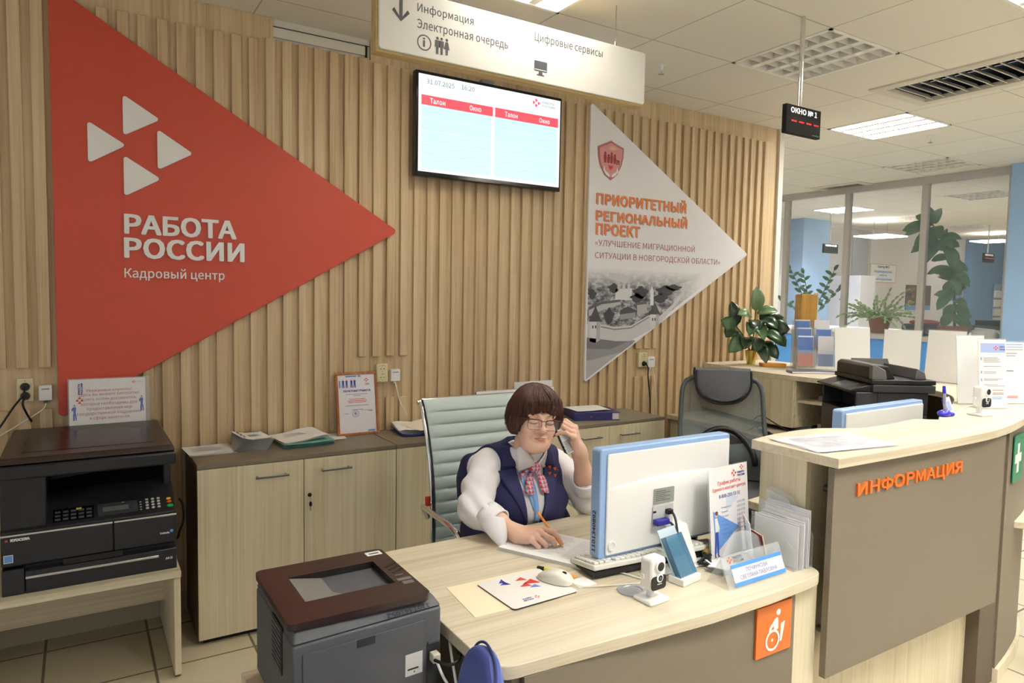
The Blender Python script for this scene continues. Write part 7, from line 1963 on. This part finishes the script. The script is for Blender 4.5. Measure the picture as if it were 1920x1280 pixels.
for k in range(56):          # locks hugging the temples
    s_ = 1 if k % 2 else -1; th = s_*rnd.uniform(.60, 1.0); end = rnd.uniform(1.62, 1.95); off = rnd.uniform(.0005, .003); pts = []
    for q in range(9):
        u_ = q/8.; pts.append(shell_pt(th-s_*.10*(1-u_), .25+(end-.25)*u_, off))
    r0 = rnd.uniform(.0018, .0030)
    b.tube([W_(h2w(p)) for p in pts], [r0*.6, r0, r0, r0, r0, r0*.9, r0*.75, r0*.5, r0*.15], None, 5)
b.build('hair_locks', HAIRM, woman, ang=180)
# --- brows, lash lines
BRW = mat('brow_brown', (158,116,94), .7)
b = MB()
for s in (-1, 1): b.tube([W_(h2w(p)) for p in smoothpath([(s*.016, .0955, .020), (s*.034, .0925, .026), (s*.050, .078, .020)], 5)], [.0009]*3+[.0013]*4+[.0012, .0010, .0008, .0005], None, 6)
b.build('eyebrows', BRW, woman, ang=180)
b = MB()
for s in (-1, 1): b.tube([W_(h2w(p)) for p in smoothpath([(s*.018, .0870, -.0070), (s*.026, .0912, -.0100), (s*.034, .0920, -.0108), (s*.042, .0885, -.0095), (s*.050, .0815, -.0060)], 4)], .0010, None, 6)
b.build('eyelashes', mat('lash_dark', (60,40,36), .6), woman, ang=180)
b = MB(); ep = h2w((-.0815, -.004, -.043)); b.ell(W_(ep), .0045, .0045, .0045, None, 12, 8); b.build('earring', mat('gold', (220,180,110), .2, 1), woman)

# --- spectacles (worn, a child of the woman)
GF = mat('spectacle_frame', (110,76,64), .3, .7)
def lensloop(s):
    out = []
    for x, z in rrect(.0085, .0615, -.027, .010, .012, 5): out.append(h2w((s*x, .1115-.30*(max(0, x-.02))**1.35*2.6*.55, z-.002+.10*0)))
    return out
g_o = None
b = MB()
for s in (-1, 1):
    lp = lensloop(s); b.tube([W_(p) for p in lp], .0009, None, 6, True)
    tp_ = [p for p in smoothpath([h2w((s*.009, .1120, .006)), h2w((s*.022, .1122, .0095)), h2w((s*.045, .1035, .0095)), h2w((s*.064, .090, .006))], 5)]
    b.tube([W_(p) for p in tp_], .0019, None, 6)
    b.tube([W_(h2w(p)) for p in smoothpath([(s*.063, .091, .006), (s*.074, .078, .006), (s*.083, .03, .004), (s*.084, -.01, .000), (s*.082, -.025, -.015)], 4)], .0016, None, 6)
b.tube([W_(h2w(p)) for p in smoothpath([(-.010, .1120, .002), (0, .1175, .006), (.010, .1120, .002)], 4)], .0014, None, 6)
g_o = b.build('spectacles', GF, woman, ang=180)
b = MB()
for s in (-1, 1): b.add([W_(p) for p in lensloop(s)], [tuple(range(24))])
b.build('lens', clear('lens_clear', (235,240,240), .10, .03), g_o, smooth=False)

# ------------------------------------------------------------------ what she holds
T0, T1 = np.array((1.3575, 1.8265, .7635)), np.array((1.322, 1.930, .862))
ax = Vector(T1-T0).normalized(); t = thing('ballpoint_pen', 'orange ballpoint pen held in the writing hand', 'pen', tuple(T0))
MB().lathe([(.0006, 0), (.0022, .012), (.0040, .022), (.0042, .142), (.0034, .147)], (0, 0, 0), None, 14, ax).build('barrel', mat('pen_orange', (244,152,48), .35), t)
MB().lathe([(.0043, .118), (.0047, .119), (.0047, .124), (.0043, .125)], (0, 0, 0), None, 14, ax).build('collar_ring', mat('pen_orange_deep', (226,120,36), .35), t)
P0, P1 = np.array((1.494, 2.082, 1.150)), np.array((1.532, 2.045, 1.036))
ax = nrm(P1-P0); nf = nrm(np.array((-.10, .95, .10))-np.dot((-.10, .95, .10), ax)*ax); sd = np.cross(ax, nf)
t = thing('cordless_telephone', 'grey and white cordless telephone held at her ear', 'telephone', tuple((P0+P1)/2))
def obx(b, w0, w1, n0, n1, a0, a1, m=None):
    v = [Vector(sd*w+nf*n_+ax*a) for w in (w0, w1) for n_ in (n0, n1) for a in (a0, a1)]
    return b.add(v, [(0, 1, 3, 2), (4, 6, 7, 5), (0, 4, 5, 1), (2, 3, 7, 6), (0, 2, 6, 4), (1, 5, 7, 3)], m)
obx(MB(), -.0185, .0185, -.011, .009, -.070, .074).build('handset', mat('phone_black', (40,40,44), .35), t, bevel=.006, seg=3)
b = obx(MB(), -.0195, .0195, -.0125, -.006, -.074, .080); b.build('rear_shell', mat('phone_white', (224,224,226), .3), t, bevel=.004)
obx(MB(), -.0165, .0165, .0085, .0105, -.006, .070).build('key_field', mat('phone_silver', (160,160,164), .35, .4), t, bevel=.001)
b = MB()
for r in range(4):
    for c in range(3): obx(b, -.016+.0115*c, -.008+.0115*c, .0105, .0118, .006+.013*r, .014+.013*r)
b.build('keys', mat('phone_key_light', (206,206,208), .4), t, bevel=.0008, seg=1)
b = MB()
for k in range(9): obx(b, -.014, .010, -.0129, -.0122, .030+.005*k, .0325+.005*k)
b.build('speaker_grille', mat('phone_grille', (120,120,124), .4), t)
b = MB()
for s_ in (-1, 1):
    for k in range(3): obx(b, *sorted((s_*.0193, s_*.0202)), -.0115, -.0065, .045+.012*k, .051+.012*k)
b.build('slots', BLACK, t)
# ------------------------------------------------------------------ her chair
t = thing('office_chair', 'pale green ribbed leather office chair with chrome arms, under the woman', 'chair', (1.575, 2.63, 0), 0)
GRN = mat('mint_leather', (176,191,190), .42, bump=.05, scale=300)
hw = .250
rows = []; n_ = 120
for i in range(n_+1):
    u = i/n_; z = .46+.66*u; ph = (u*12) % 1
    y = .12+.13*u-.05*math.sin(PI*u)+.04*max(0, u-.92)**1*4
    bul = .010*abs(math.sin(PI*u*12))**.5
    rows.append((z, y, bul))
R_ = []
for z, y, bul in rows: R_.append([(hw*(j/8-1), y-.016-bul*(1-abs(j/8-1)**8), z) for j in range(17)])
for z, y, bul in rows[::-1]: R_.append([(hw*(j/8-1), y+.016+bul*.6, z) for j in range(17)])
R_.append(R_[0])
MB().grid(R_).build('backrest', GRN, t, ang=60)
S_ = []
for i in range(61):
    u = i/60; y = -.33+.46*u; bul = .009*abs(math.sin(PI*u*8))**.5; z = .428-.03*math.exp(-((y+.33)/.06)**2); S_.append([(hw*(j/8-1), y, z+bul) for j in range(17)])
for i in range(60, -1, -1):
    u = i/60; y = -.33+.46*u; z = .393-.03*math.exp(-((y+.33)/.06)**2); S_.append([(hw*(j/8-1), y, z) for j in range(17)])
S_.append(S_[0])
MB().grid(S_).build('seat', GRN, t, ang=60)
for s in (-1, 1):
    rail = [(s*(hw+.010), -.34, .393), (s*(hw+.010), -.20, .408), (s*(hw+.010), .06, .408), (s*(hw+.010), .12, .452)]+[(s*(hw+.010), y, z) for z, y, _ in rows[6::12]]+[(s*(hw+.010), rows[-1][1], 1.115)]
    MB().tube(smoothpath(rail, 4), .009, None, 10).build('side_rail', CHROME, t, ang=180)
    MB().lathe([(.012, -.006), (.013, 0), (.012, .008)], (s*(hw+.016), rows[-1][1], 1.105), None, 16, X_).build('rail_cap', CHROME, t)
    arm = [(s*(hw+.012), .155, .60), (s*(hw+.045), .135, .655), (s*(hw+.062), .08, .672), (s*(hw+.064), -.02, .668), (s*(hw+.062), -.16, .660), (s*(hw+.055), -.235, .63), (s*(hw+.035), -.25, .55), (s*(hw+.012), -.24, .455)]
    MB().tube(smoothpath(arm, 6), .0125, None, 12).build('armrest', CHROME, t, ang=180)
MB().tube([(-hw, rows[-1][1], 1.117), (hw, rows[-1][1], 1.117)], .008, None, 10).build('top_bar', CHROME, t)
tg = MB().prism([(-.020, .022), (.018, .020), (.016, -.016), (.004, -.024), (-.018, -.018)], (-hw-.022, .128, .685), X_, Z_, -Y_, .002); tg.build('red_tag', mat('tag_red', (232,84,56), .5), t)
MB().tube([(0, -.08, .07), (0, -.08, .39)], .026, None, 16).build('gas_lift', CHROME, t)
MB().box(-.12, .12, -.20, .04, .36, .392).build('mechanism', BLACK, t, bevel=.01)
for k in range(5):
    a = 2*PI*k/5+.5; MB().tube([(0, -.08, .11), (.28*math.cos(a), -.08+.28*math.sin(a), .068)], [.026, .014], None, 10).build('base_arm', CHROME, t)
    MB().lathe([(.024, -.022), (.028, -.01), (.028, .01), (.024, .022)], (.29*math.cos(a), -.08+.29*math.sin(a), .029), None, 14, (math.sin(a), -math.cos(a), 0)).build('caster', BLACK, t)
